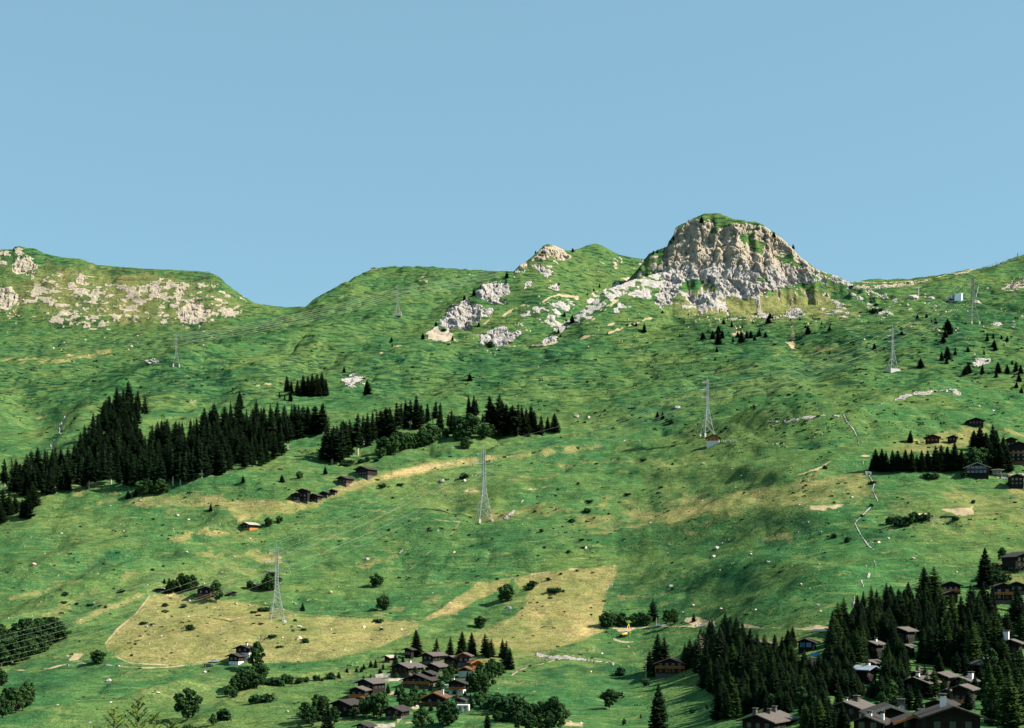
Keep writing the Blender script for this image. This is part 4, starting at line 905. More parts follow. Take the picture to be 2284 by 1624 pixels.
def bld(c, xl, xr, yt, yb, label, rot=-20, asp=1.05, pitch=20, name='chalet', cat='chalet', hmin=2.3, dy=0, **k):
    p = G(c, (xl + xr) / 2, yb); s = p.y / FP / SC[c]
    Wt = (xr - xl) * s; r = rad(abs(rot)); w = (Wt / (math.cos(r) + asp * math.sin(r)) - .7) * 1.02
    w = max(3.2, w); d = w * asp; hw = max(hmin, (yb - yt) * s - w / 2 * math.tan(rad(pitch)) - .3)
    pos = p + Vector((0, d / 2 * math.cos(r), 0)); pos.z = zat(pos.x, pos.y); pos.z = min(pos.z, p.z + 0.9) if not dy else p.z + dy
    st = 3 if hw > 8.6 else (2 if hw > 5.3 else 1)
    k.setdefault('storeys', st); k.setdefault('hb', 1.1 if hw > 3.4 else .6)
    return chalet(name, label, cat, pos, rad(rot), w, d, hw, pitch, **k)
VG_ = 'chalets of the hamlet in the middle of the lower edge'
VR_ = 'chalets among the trees at the lower right'
# hamlet, lower middle
bld('2', 1470, 1690, 925, 1015, 'long dark chalet with grey slab roof, highest in the hamlet below tall spruces', -32, 1.6, name='chalet', chim=((.1, .5, .8, 1.0, 'stone'),), group=VG_)
bld('2', 1670, 1840, 945, 1050, 'low wide chalet with grey roof and pinkish timber balcony, touching the orange gabled one', -22, 1.0, balc='wood_red', base='stone', group=VG_)
bld('2', 1790, 1925, 915, 1050, 'tall narrow chalet with orange roof edge and pale blue windows over a stone base', -10, .9, pitch=22, verge='wood_orange', balc='wood_red', glass='glass_blue', base='stone', hb=2.2, group=VG_)
bld('2', 1890, 2015, 975, 1065, 'small chalet with bright orange gable and balcony at the right end of the top row', 22, .9, pitch=24, wall='wood_orange', verge='wood_orange', balc='wood_orange', roof='roof_rust', group=VG_)
bld('2', 1795, 1945, 1038, 1130, 'chalet with blue glazed gable and thin orange roof edge standing below the small orange one', -8, .9, pitch=24, verge='wood_orange', glass='glass_blue', roof='roof_rust', base='plaster', hb=2.4, big=True, group=VG_)
bld('2', 1200, 1495, 1018, 1120, 'wide chalet with long pale grey roof slope, leftmost of the upper rows of the hamlet', -34, 1.2, chim=((.1, .2, .8, .9, 'plaster'),), balc='wood_brown', group=VG_)
bld('2', 1500, 1710, 1010, 1100, 'dark chalet with brown slab roof behind the hamlet centre, below the long dark one', -28, 1.1, roof='slate', group=VG_)
bld('2', 1450, 1610, 1088, 1190, 'small blackened chalet squeezed between bigger roofs at the hamlet centre', -18, 1.0, roof='slate_dark', group=VG_)
bld('2', 1300, 1620, 1118, 1240, 'broad dark chalet with a full width orange lit balcony, in the centre of the hamlet', -14, .9, roof='slate_dark', balc='wood_orange', base='stone', hb=1.6, chim=((-.15, .3, .8, .9, 'plaster'),), group=VG_)
bld('2', 895, 1150, 1152, 1280, 'dark chalet with broad roof and pale timber posts, left side of the hamlet', -30, 1.15, roof='slate', base='wood', group=VG_)
bld('2', 825, 1000, 1218, 1325, 'low dark chalet with a long orange balcony, leftmost of the hamlet', -12, 1.0, roof='slate', balc='wood_orange', group=VG_)
bld('2', 1710, 1890, 1155, 1280, 'chalet with white ground floor and orange balcony, alone on the hamlet right side', -14, 1.0, roof='slate_dark', balc='wood_orange', base='plaster', hb=1.5, chim=((-.75, .3, .9, 1.2, 'plaster'),), group=VG_)
bld('2', 1490, 1720, 1268, 1395, 'chalet with orange edged double gable and pale chimney, above the round bushy tree', -10, .95, pitch=23, roof='roof_rust', verge='wood_orange', balc='wood_red', glass='glass_blue', chim=((.62, -.1, .9, 1.9, 'plaster'),), group=VG_)
bld('2', 1765, 1880, 1312, 1395, 'small chalet with reddish chimney standing on an arched pale stone terrace', -14, .9, roof='slate_dark', chim=((-.7, -.2, .7, 1.2, 'wood_red'),), group=VG_)
bld('2', 665, 935, 1335, 1480, 'large black chalet with broad dull roof, lower left end of the hamlet', -26, 1.0, roof='slate_dark', base='wood', group=VG_)
bld('2', 1140, 1370, 1393, 1500, 'blackened chalet beside the pale stony footpath at the hamlet bottom', -24, 1.0, roof='slate_dark', base='stone', group=VG_)
bld('2', 885, 1045, 1540, 1640, 'dark roofed chalet cut by the lower picture edge, below the hamlet', -20, 1.0, roof='slate_dark', group=VG_)
bld('2', 1325, 1405, 868, 965, 'narrow black hut half hidden behind the tallest spruce of the hamlet', -20, 1.0, name='hut', cat='hut', roof='slate_dark', base='wood', sidewin=False)
bld('2', 1155, 1222, 962, 1000, 'little hut with pale roof left of the two small spruces at the hamlet top', -35, 1.0, name='hut', cat='hut', roof='wood_grey', base='stone', sidewin=False)
# single houses, left and middle
bld('1', 2030, 2170, 925, 1020, 'low dark front chalet by the parked cars at the foot of the dry field', -20, 1.0, roof='slate_dark', base='plaster', hb=1.1)
bld('1', 2095, 2255, 862, 990, 'rear chalet with white lower walls beside a tall bushy tree below the dry field', -14, .8, roof='slate_dark', wall='wood', base='plaster', hb=3.0, dy=1.0, chim=((.2, .2, .8, 1.0, 'plaster'),))
bld('1', 1755, 1890, 325, 428, 'small dark chalet with red door and blue windows atop the dry field', -4, .9, roof='slate_dark', glass='glass_blue', door='wood_red', base='wood_red', hb=1.6, name='chalet')
bld('1', 2028, 2106, 378, 408, 'low stone hut with brown roof right of the small blue windowed chalet', 30, .7, name='hut', cat='hut', roof='roof_rust', base='stone', wall='stone', sidewin=False, hmin=1.8)
bld('1', 1400, 1456, 350, 380, 'tiny shed with pale flat roof at the left end of the dark tree row', 0, .8, pitch=6, name='shed', cat='shed', roof='concrete', sidewin=False, hmin=1.8)
bld('1', 2252, 2320, 300, 350, 'small reddish hut beside the dark tree left of the front pylon', -25, .9, name='hut', cat='hut', roof='wood_grey', wall='wood_red', base='stone', sidewin=False, hmin=1.8)
for a in [('D', 1945, 2010, 805, 862, 'dark timber barn with pale stone foot, leftmost in the row of hillside barns', 10), ('D', 1990, 2075, 778, 868, 'tallest of the dark barns in the hillside row below the long forest', -12),
          ('D', 2070, 2155, 812, 858, 'dark barn with sloping roof in the middle of the hillside barn row', -25), ('D', 2145, 2210, 800, 828, 'low dark barn, fourth from the left in the hillside barn row', -20),
          ('D', 2205, 2258, 785, 812, 'smallest barn at the right end of the hillside barn row', -20), ('E', 90, 238, 628, 695, 'lone black barn on green grass just above the pale dry crest', -32),
          ('E', -28, 80, 695, 748, 'brown barn with reddish front on the pale crest, below the lone black barn', -34), ('D', 1612, 1725, 1003, 1048, 'lone barn with pale roof and orange foot beside two round bushes', -38)]:
    bld(a[0], a[1], a[2], a[3], a[4], a[5], a[6], 1.0, name='barn', cat='barn', roof='wood_grey' if 'pale roof' in a[5] else 'slate_dark', wall='wood_brown' if 'reddish' in a[5] else 'wood', base='wood_orange' if 'orange foot' in a[5] else 'stone', hb=.5, sidewin=False, hmin=2.0)
bld('F', 158, 262, 418, 478, 'small house with orange upper wall over a white ground floor, standing below a pylon', -14, .9, name='house', cat='house', wall='wood_orange', roof='slate_dark', base='plaster', hb=2.1, hmin=3.6, storeys=1)
# right hillside
bld('F', 1908, 2030, 303, 358, 'dark low hut with pointed roof, highest one on the right hillside', -10, 1.0, name='hut', cat='hut', roof='slate_dark', base='wood')
bld('F', 1625, 1742, 408, 468, 'dark chalet with orange windows on the right hillside shelf', -16, 1.0, roof='slate_dark', base='wood', wall='wood_brown', glass='wood_orange', sidewin=False)  # panes take the orange timber colour
bld('F', 1775, 1848, 422, 466, 'small dark barn right of the orange windowed chalet', -14, 1.0, name='barn', cat='barn', roof='slate_dark', base='wood')
bld('F', 2165, 2250, 436, 530, 'black chalet roof showing right of the tall spruces at the right edge', -20, 1.0, roof='slate_dark', base='wood')
bld('F', 2190, 2330, 465, 612, 'large dark chalet with long orange deck at the right edge, behind the tall spruces', -14, 1.0, roof='slate_dark', base='wood_red', balc='wood_orange', hb=1.4)
bld('F', 1890, 2070, 605, 705, 'wide chalet with double gable, blue glazing and orange posts below the dark tree stand', -10, .9, pitch=22, roof='wood_brown', verge='wood_grey', glass='glass_blue', balc='wood_red', base='wood', hb=2.0, big=True)
bld('F', 2072, 2142, 650, 692, 'grey flat roofed shed joined to the blue glazed chalet', -4, .8, pitch=5, name='shed', cat='shed', roof='concrete', wall='wood_grey', sidewin=False, hmin=2.2)
bld('F', 2188, 2300, 680, 772, 'black chalet with pale roof edge in front of the gravel yard at the right edge', -12, 1.0, roof='slate_dark', verge='wood_grey', base='wood')
bld('4', 1540, 1745, 283, 400, 'chalet with bright orange balcony and blue windows, left one above the right forest', -10, .95, roof='slate_dark', balc='wood_orange', glass='glass_blue', base='wood', group=VR_)
bld('4', 1580, 1710, 372, 478, 'narrow timber annex with two bare posts, just below the orange balcony chalet', -6, 1.0, roof='slate_dark', wall='wood_brown', base='wood', group=VR_)
bld('4', 2015, 2205, 300, 480, 'dark chalet with long rust balcony near the right edge, above the forest', -10, .95, roof='slate_dark', balc='wood_orange', base='stone', group=VR_)
bld('4', 2140, 2330, 288, 400, 'dark gabled chalet cut by the right edge, behind the rust balcony one', -16, 1.0, roof='slate_dark', group=VR_)
bld('4', 2150, 2420, 25, 190, 'large black chalet cut by the right edge above small round bushes', 12, 1.0, roof='slate_dark', base='stone', group=VR_)
# right village, mostly roofs over trees
def vr(xl, xr, yt, yb, label, rot, asp=1.15, **k):
    k.setdefault('roof', 'slate'); k.setdefault('base', 'wood')
    bld('4', xl, xr, yt, yb, label, rot, asp, group=VR_, **k)
vr(265, 460, 788, 900, 'chalet with blue glazed front above a pale stone terrace, left in the right forest', -24, 1.0, roof='slate_dark', glass='glass_blue', big=True)
vr(1100, 1345, 688, 830, 'chalet with thin lit roof and white wall piece, uppermost roof inside the right forest', -40, 1.2, chim=())
vr(860, 1055, 822, 960, 'chalet with pale roof strip and small white chimney left of the white walled one', -42, 1.2, chim=((.3, .1, .7, .8, 'plaster'),))
vr(1190, 1320, 842, 960, 'chalet with short lit roof tip and grassy lean-to right beside it', -42, 1.1)
vr(870, 1020, 978, 1090, 'chalet with small pale roof triangle over the blue grey roofed one', -44, 1.1)
vr(775, 990, 1038, 1180, 'chalet with wide blue grey roof slope and white chimney, leftmost in the right village', 38, 1.1, roof='grey_metal', chim=((.3, -.3, .8, .9, 'plaster'),))
vr(1270, 1465, 1075, 1200, 'chalet with stone chimney at its ridge end, rear left of the clustered grey roofs', -40, 1.2, chim=((.05, -.7, .9, 1.1, 'stone'),))
vr(1450, 1725, 1098, 1250, 'chalet with the longest lit grey roof, rear right of the clustered grey roofs', -38, 1.4)
vr(1205, 1560, 1130, 1300, 'chalet with broad lit slab roof and white square chimney, middle of the clustered grey roofs', -36, 1.1, chim=((.05, -.5, .9, .9, 'plaster'),))
vr(1650, 1890, 1140, 1240, 'chalet with tall white chimney partly behind a pointed green tree', -40, 1.0, chim=((.7, .2, 1.3, 1.6, 'plaster'),))
vr(1640, 1895, 1192, 1400, 'chalet with ragged lit roof over orange posts and a pale balcony', -34, 1.1, balc='wood_orange')
vr(1540, 1725, 1228, 1390, 'chalet with a narrow lit roof band in front of the ragged roofed one', -34, 1.1)
vr(575, 990, 1338, 1520, 'large chalet with long pale roof falling right, front row of the right village', -36, 1.2, chim=((.25, .1, 1.2, 1.0, 'stone'), (-.1, -.7, .6, .5, 'plaster')))
vr(1400, 1750, 1330, 1500, 'big chalet with dull dark grey roof band behind the front row chimneys', -30, 1.2, roof='slate_dark')
vr(900, 1300, 1372, 1600, 'large black gable with pale roof edges and satellite dish, front row right village', -6, .8, roof='slate_dark', verge='wood_grey', chim=((.75, .3, 1.2, 1.5, 'stone'),))
vr(1150, 1450, 1462, 1640, 'smaller black gable with tan lined roof edges just right of the dish gable', -6, .8, roof='slate_dark', verge='wood_orange', chim=((.85, .5, 1.1, 1.2, 'stone'),))
vr(760, 1130, 1468, 1650, 'dark roof with short white chimney, cut by the lower edge left of the dish gable', -28, 1.0, roof='slate_dark', chim=((.9, -.2, .6, 1.2, 'plaster'), (.05, -.5, .7, .4, 'plaster')))
vr(1400, 1950, 1402, 1700, 'huge black gable nearest to the camera with three round vents, cut by the lower edge', -8, .8, roof='slate_dark', chim=((-.25, -.2, 1.0, 1.9, 'plaster'),))
vr(-230, 300, 1465, 1640, 'long chalet with wide slate roof and stone chimneys at the lower edge, leftmost front row', -34, 1.5, roof='slate', chim=((-.25, -.9, 1.0, 1.3, 'stone'), (.2, -.2, .8, .9, 'stone'), (.1, .5, .9, 1.1, 'stone')))
vr(2090, 2310, 800, 960, 'dark chalet with a tall white chimney block at the right edge', -30, 1.0, roof='slate', chim=((-.75, .3, 1.7, 3.2, 'plaster'),))
vr(1850, 2060, 985, 1130, 'dark chalet with lit white gable corner among the trees below the tall white chimney', 20, 1.0, roof='slate_dark', wall='wood', chim=((.1, -.4, 1.8, 1.4, 'plaster'),))
vr(-40, 90, 812, 900, 'chalet roof corner in the trees left of the blue glazed chalet', -36, 1.0)
bld('3', 2140, 2300, 798, 890, 'dark roofed chalet deep in the trees, just below the gravel road', -36, 1.0, group=VR_)
bld('3', 1275, 1575, 1010, 1115, 'long low chalet with orange balcony and pale shutters beside the wooden pole', -10, .7, roof='slate_dark', wall='wood_brown', balc='wood_orange', base='stone', hb=.4, storeys=2, hmin=4.5, glass='glass')
# ------------------------------------------------------------------ satellite dish on the front gable
p = G('4', 1210, 1600); s = p.y / FP / 4
t = thing('satellite_dish', 'pale round satellite dish on the edge of the black front gable', 'satellite dish', p + Vector((0, 1.5, 0)) + Vector((0, 0, (1600 - 1412) * s)))
m = MB(); n = 20; R0 = .62
vs_ = [(0, 0, 0)]; fs = []
for k in range(1, 5):
    for i in range(n):
        a = 6.2832 * i / n; q = R0 * k / 4; vs_.append((math.cos(a) * q, -.22 * (k / 4) ** 2, math.sin(a) * q))
for i in range(n): fs.append((0, 1 + i, 1 + (i + 1) % n))
for k in range(3):
    for i in range(n): a = 1 + k * n; fs.append((a + i, a + n + i, a + n + (i + 1) % n, a + (i + 1) % n))
m.add(vs_, fs); m.build('dish', 'dish', t, True)
MB().tube((0, 0.05, 0), (.2, .4, -1.4), .05).build('mast', 'steel', t)
MB().tube((0, -.05, -.5), (0, -.55, -.05), .025).build('feed_arm', 'steel', t)

# ------------------------------------------------------------------ walls, terraces, yards
def wall_run(name, label, cat, pts, h, th, mat, group=None):
    mb = MB()
    r = random.Random(len(pts) * 7 + int(pts[0].x))
    for k in range(len(pts) - 1):
        p, q = pts[k], pts[k + 1]; n = max(1, int((q - p).length / 1.4))
        for i in range(n):
            a = p.lerp(q, i / n); b = p.lerp(q, (i + 1) / n); za = zat(a.x, a.y); zb = zat(b.x, b.y)
            dx = (b - a).to_2d().normalized() if (b - a).to_2d().length > 0 else Vector((1, 0)); nx = Vector((-dx.y, dx.x)) * th / 2
            hh = h * r.uniform(.82, 1.12)
            mb.hexa([(a.x - nx.x, a.y - nx.y, za - 1), (b.x - nx.x, b.y - nx.y, zb - 1), (b.x + nx.x, b.y + nx.y, zb - 1), (a.x + nx.x, a.y + nx.y, za - 1)],
                    [(a.x - nx.x, a.y - nx.y, za + hh), (b.x - nx.x, b.y - nx.y, zb + hh), (b.x + nx.x, b.y + nx.y, zb + hh), (a.x + nx.x, a.y + nx.y, za + hh)])
    return tag(mb.build(name, mat), label, cat, group, 'thing')
def pts_(c, l): return [G(c, x, y) for x, y in l]
wall_run('stone_wall', 'pale dry stone wall with flowers leading left from the centre of the hamlet', 'wall', pts_('2', [(835, 1172), (950, 1168), (1100, 1180), (1200, 1165), (1310, 1162)]), 1.0, .8, 'stone_pale')
wall_run('stone_wall', 'upper ragged stone bank wall left of the wide pale roofed chalet', 'wall', pts_('2', [(1060, 1145), (1130, 1130), (1200, 1125)]), 1.6, 1.6, 'stone_pale')
wall_run('stone_wall', 'thin grey garden wall right of the orange edged double gable', 'wall', pts_('2', [(1700, 1318), (1850, 1312), (1975, 1312)]), .9, .5, 'stone')
wall_run('stone_wall', 'pale stone pile wall at the lower edge below the hamlet', 'wall', pts_('2', [(1050, 1582), (1140, 1575), (1235, 1570)]), 1.0, 1.2, 'stone_pale')
wall_run('retaining_wall', 'low brown retaining wall in the gravel bank by the track', 'wall', pts_('4', [(400, 722), (500, 719), (588, 714)]), .8, .5, 'concrete')
# arched terrace
p = G('2', 1820, 1425); s = p.y / FP / 4
t = thing('stone_terrace', 'pale arched stone terrace with railings under the small red chimneyed chalet', 'terrace', p, rad(-6))
w_ = 150 * s; m = MB(); m.box(-w_ / 2, w_ / 2, 0, 4, 1.5, 1.9)
for k in range(4): x_ = -w_ / 2 + k * w_ / 3; m.box(max(-w_ / 2, x_ - .45), min(w_ / 2, x_ + .45), .05, .5, -1.5, 1.498)
m.box(-w_ / 2, w_ / 2, 1.2, 3.9, -1.5, 1.498); m.build('arcade', 'plaster', t)
m = MB(); m.box(-w_ / 2, w_ / 2, .05, .12, 2.75, 2.85)
for k in range(14): x_ = -w_ / 2 + .1 + k * (w_ - .2) / 13; m.box(x_ - .04, x_ + .04, .06, .11, 1.902, 2.748)
m.build('railing', 'wood_grey', t)
p = G('2', 1685, 1245); s = p.y / FP / 4
t = thing('stone_arcade', 'small whitewashed double arch by the path left of the white based chalet', 'arcade', p, rad(-10)); m = MB()
for x_ in (-1.9, 0, 1.9): m.box(x_ - .3, x_ + .3, 0, 1.6, -1.2, 1.5)
m.box(-2.4, 2.4, -.1, 1.8, 1.502, 2.1); m.build('arches', 'plaster', t)
# rock terrace with awning in the right forest
p = G('4', 395, 1040); s = p.y / FP / 4
t = thing('stone_terrace', 'tall pale stone terrace with steps and blue awning below the blue glazed chalet', 'terrace', p, rad(-12)); w_ = 200 * s
for k in range(4):
    m = MB(); q = k * .9
    m.box(-w_ / 2 + k * .5, w_ / 2 - k * .25, k * 1.3, k * 1.3 + 3, -2 + q, 0.3 + q); m.build('tier', 'stone_tan', t)
m = MB(); m.hexa([(-.5, 2, 3.6), (2.4, 2, 3.6), (2.4, 4.2, 4.4), (-.5, 4.2, 4.4)], [(-.5, 2, 3.7), (2.4, 2, 3.7), (2.4, 4.2, 4.5), (-.5, 4.2, 4.5)]); m.build('awning', 'blue_tarp', t)
# long stone bunker on the right meadow
p = G('F', 1618, 985); s = p.y / FP / 3
t = thing('stone_shed', 'half buried stone shed with pale end wall beside a dark hedge on the right meadow', 'shed', p, rad(-6))
w_ = 62 * s; m = MB(); m.box(-w_ / 2, w_ / 2, 0, 7, -1.5, 2.1); m.build('wall', 'stone', t)
m = MB(); m.hexa([(-w_ / 2 - .3, -.4, 2.1), (w_ / 2 + .3, -.4, 2.1), (w_ / 2 + .3, 9, 4.0), (-w_ / 2 - .3, 9, 4.0)], [(-w_ / 2 - .3, -.4, 2.8), (w_ / 2 + .3, -.4, 2.8), (w_ / 2 + .3, 9, 4.4), (-w_ / 2 - .3, 9, 4.4)]); m.build('roof', 'stone_tan', t)
MB().box(-w_ / 2 - .1, w_ / 2 + .1, -.12, -.02, .9, 2.0).build('lintel', 'plaster', t)
wall_run('stone_wall', 'grey dry stone wall running right from the half buried shed', 'wall', pts_('F', [(1650, 985), (1720, 968), (1830, 962)]), .8, .8, 'stone')
wall_run('retaining_wall', 'pale yard wall between the flat roofed shed and the black chalet at the right edge', 'wall', pts_('F', [(2130, 700), (2180, 702)]), .9, .5, 'plaster')
# white stone headwall of the stream
p = G('F', 1240, 672); m = MB(); m.box(-1.6, 1.6, 0, .8, -1, 1.6); m.box(-1.6, -1.0, -2.2, -.002, -1, 1.0); m.box(1.0, 1.6, -2.2, -.002, -1, 1.0)
o = m.build('culvert', 'concrete'); o.location = p; tag(o, 'small white concrete culvert mouth where the stream leaves the hedge of spruces', 'culvert')

# ------------------------------------------------------------------ pylons and cables
def pylon(c, x, yb, yt, label, rz=0.3, arms=((.62, 1.0), (.745, 1.25), (.87, .85)), base=None, mat='steel', spread=.088, arm=0.125):
    p = G(c, x, yb); H = (yb - yt) / SC[c] * p.y / FP
    t = thing('lattice_pylon', label, 'pylon', p, rz, 'lattice pylons of the power lines'); sp = H * spread
    waist = H * .44; ww = H * .021; rt = max(.09, H * .0034)
    def half(z): return ww + (sp - ww) * (1 - z / waist) ** 1.2 if z < waist else ww + (H * .012 - ww) * (z - waist) / (H * .92 - waist)
    for sx in (-1, 1):
        for sy in (-1, 1):
            g = MB(); zs = [-1.5, 0, waist * .4, waist * .75, waist, H * .92]
            for a_, b_ in zip(zs, zs[1:]):
                ha, hb_ = half(max(0, a_)), half(b_); g.tube((sx * ha, sy * ha, a_), (sx * hb_, sy * hb_, b_), rt * 1.25, rt * 1.25, 4)
            g.build('leg', mat, t)
    g = MB(); z = 0; zs = [0]
    while z < H * .9: z += max(H * .034, half(z) * 1.7); zs.append(min(z, H * .92))
    for a_, b_ in zip(zs, zs[1:]):
        ha, hb_ = half(a_), half(b_)
        for f in range(4):
            c0 = [(-1, -1), (1, -1), (1, 1), (-1, 1)][f]; c1_ = [(1, -1), (1, 1), (-1, 1), (-1, -1)][f]
            g.tube((c0[0] * ha, c0[1] * ha, a_), (c1_[0] * hb_, c1_[1] * hb_, b_), rt * .62, rt * .62, 3)
            g.tube((c1_[0] * ha, c1_[1] * ha, a_), (c0[0] * hb_, c0[1] * hb_, b_), rt * .62, rt * .62, 3)
            g.tube((c0[0] * hb_, c0[1] * hb_, b_), (c1_[0] * hb_, c1_[1] * hb_, b_), rt * .6, rt * .6, 3)
    g.tube((0, 0, H * .9), (0, 0, H), rt, rt * .6, 4); g.build('lattice', mat, t)
    att = []
    for (fz, fl) in arms:
        L = H * arm * fl; z = H * fz; h_ = half(z); g = MB()
        for s_ in (-1, 1):
            for sy in (-1, 1):
                g.tube((s_ * h_, sy * h_, z), (s_ * L, 0, z + .1), rt * .95, rt * .8, 3); g.tube((s_ * h_, sy * h_, z + H * .028), (s_ * L, 0, z + .1), rt * .95, rt * .8, 3)
            for q in (.3, .6): g.tube((s_ * (h_ + (L - h_) * q), h_ * (1 - q), z + .05), (s_ * (h_ + (L - h_) * q), -h_ * (1 - q), z + H * .028 * (1 - q)), rt * .5, rt * .5, 3)
        ao = g.build('arm', mat, t)
        for s_ in (-1, 1):
            g = MB(); g.tube((s_ * L, 0, z), (s_ * L, 0, z - H * .035), .13, .13, 6)
            for k in range(5): g.tube((s_ * L, 0, z - .3 - k * H * .006), (s_ * L, 0, z - .45 - k * H * .006), .26, .26, 6)
            g.build('insulator', 'insul', ao); att.append((s_ * L, z - H * .035))
    att.append((0, H * .99))
    g = MB()
    for sx in (-1, 1):
        for sy in (-1, 1): g.box(sx * sp - .6, sx * sp + .6, sy * sp - .6, sy * sp + .6, -3, .35)
    g.build('footing', 'concrete', t)
    if base: MB().box(-sp - 1.2, sp + 1.2, -sp - 1.2, sp + 1.2, -6, base).build('platform', 'concrete', t)
    cr, sr = math.cos(rz), math.sin(rz)
    return [Vector((p.x + q[0] * cr, p.y + q[0] * sr, p.z + q[1])) for q in att]
PA = pylon('E', 955, 983, 475, 'tall grey lattice pylon above a worn path in the middle of the meadow', .35)
PB = pylon('2', 185, 628, -88, 'tall grey lattice pylon at the top edge of the dry yellow field, lower left', .35)
PC = pylon('F', 165, 408, 12, 'slim grey lattice pylon just above the small orange and white house', .35)
PD = pylon('C', 1405, 1172, 862, 'grey lattice pylon on a white walled platform on the upper right slope', .3, base=1.2)
PE = pylon('C', 1942, 850, 508, 'dark green lattice pylon with drum shaped arms in front of the white lift station', .3, mat='steel_dark', arms=((.61, .85), (.74, 1.3), (.87, .75)), arm=.11)
PF = pylon('A', 1180, 1014, 790, 'small lattice pylon on the dark green knoll, left half of the picture', .25, arms=((.66, 1.1), (.79, 1.1), (.90, 1.0)), arm=.10)
PG = pylon('B', 378, 680, 478, 'small lattice pylon on the flank of the round green hill, beside a pale stone platform', .25, arms=((.64, 1.1), (.77, 1.1), (.90, 1.0)), arm=.10)
p = G('B', 380, 682); o = MB().box(-7, 5, -3, 2, -2, 1.2).box(1.5, 5.5, -2.2, 1.2, 1.2, 5).build('stone_platform', 'stone_pale'); o.location = p + Vector((0, -4, 0)); tag(o, 'pale stone platform with tan wall at the foot of the round hill pylon', 'platform')
def off_frame(x, y, H, rz, label):
    # the next pylon beyond the picture's edge, so that the cables have an end
    z = zat(x, y); cr, sr = math.cos(rz), math.sin(rz)
    t = thing('lattice_pylon', label, 'pylon', (x, y, z), rz, 'lattice pylons of the power lines'); g = MB()
    for sx in (-1, 1):
        for sy in (-1, 1): g.tube((sx * H * .1, sy * H * .1, -2), (sx * .4, sy * .4, H), .2, .15, 4)
    att = []
    for fz, fl in ((.62, 1.0), (.745, 1.25), (.87, .85)):
        L = H * .105 * fl; g.tube((-L, 0, H * fz), (L, 0, H * fz), .2, .2, 4)
        for s_ in (-1, 1): att.append((s_ * L, H * fz - 1))
    g.build('tower', 'steel', t); att.append((0, H))
    return [Vector((x + q[0] * cr, y + q[0] * sr, z + q[1])) for q in att]
PZ = off_frame((-520 - CX) / FP * 470, 470, 34, .35, 'pylon beyond the left edge that carries the front power line')
PY = off_frame((-420 - CX) / FP * 1550, 1550, 36, .25, 'pylon beyond the left edge that carries the rear power line')
def off_back(P0, P1): return None
NAMES = ['lower arm left', 'lower arm right', 'middle arm left', 'middle arm right', 'upper arm left', 'upper arm right', 'mast top']
def cables(A_, B_, where, sag, r=0.05, n=22, skip=()):
    for k, (a, b) in enumerate(zip(A_, B_)):
        if k in skip: continue
        L = (b - a).length; pts = []
        for i in range(n + 1):
            f = i / n; q = a.lerp(b, f); q.z -= sag * L * 4 * f * (1 - f) * (1 if k < 6 else .8); pts.append(q)
        o = MB().path(pts, r).build('power_cable', 'wire'); tag(o, f'power cable at {NAMES[k]}, {where}', 'cable', 'cables of the power lines')
cables(PZ, PB, 'over the dry field lower left', .022, .03)
cables(PB, PA, 'between the dry field pylon and the mid meadow pylon', .018, .045)
cables(PA, PC, 'between the mid meadow pylon and orange house pylon', .02, .045)
cables(PC, PD, 'between orange house pylon and white platform pylon', .02, .06)
cables(PD, PE, 'between white platform pylon and dark green pylon', .02, .06)
cables(PY, PF, 'left of the knoll pylon', .012, .09, skip=(6,))
cables(PF, PG, 'between the knoll pylon and the round hill pylon', .010, .10, skip=(6,))
q = ground(1126, 612); PH = [q + Vector((dx, 20, dz)) for dx, dz in ((-3, 6), (3, 6), (-3, 11), (3, 11), (-3, 16), (3, 16), (0, 20))]
cables(PG, PH, 'from the round hill pylon to the ridge behind', .006, .11, skip=(6,))
# ------------------------------------------------------------------ lift station, masts, fences on the heights
p = G('C', 1820, 700); s = p.y / FP / 3 * .78
t = thing('lift_station', 'white cube shaped lift station with blue grey wing on the right ridge saddle', 'lift station', p, rad(-30)); k = s
MB().box(5 * k, 62 * k, -20 * k, 25 * k, -4, 50 * k).build('tower_block', 'white_metal', t)
MB().hexa([(-75 * k, -10 * k, -3), (4.9 * k, -12 * k, -3), (4.9 * k, 22 * k, -3), (-75 * k, 20 * k, -3)], [(-75 * k, -10 * k, 22 * k), (4.9 * k, -12 * k, 42 * k), (4.9 * k, 22 * k, 42 * k), (-75 * k, 20 * k, 22 * k)]).build('wing', 'grey_metal', t)
MB().box(-40 * k, -5 * k, -13 * k, -9.8 * k, -1, 14 * k).build('gate', 'rubber', t)
MB().box(-25 * k, -20 * k, -14 * k, -10 * k, 14 * k, 38 * k).build('post', 'white_metal', t)
p = G('C', 1960, 680); o = MB().tube((0, 0, -2), (4.5, 0, 17), .7, .5, 8).build('lift_mast', 'concrete'); o.location = p; tag(o, 'leaning white mast right of the dark green pylon on the ridge saddle', 'mast')
p = G('C', 1578, 686); o = MB().tube((0, 0, -2), (0, 0, 15), .7, .6, 8).tube((-5, 0, 14), (5, 0, 15.5), .5, .5, 6).build('lift_mast', 'concrete'); o.location = p; tag(o, 'brown T shaped lift mast left of the white lift station', 'mast')
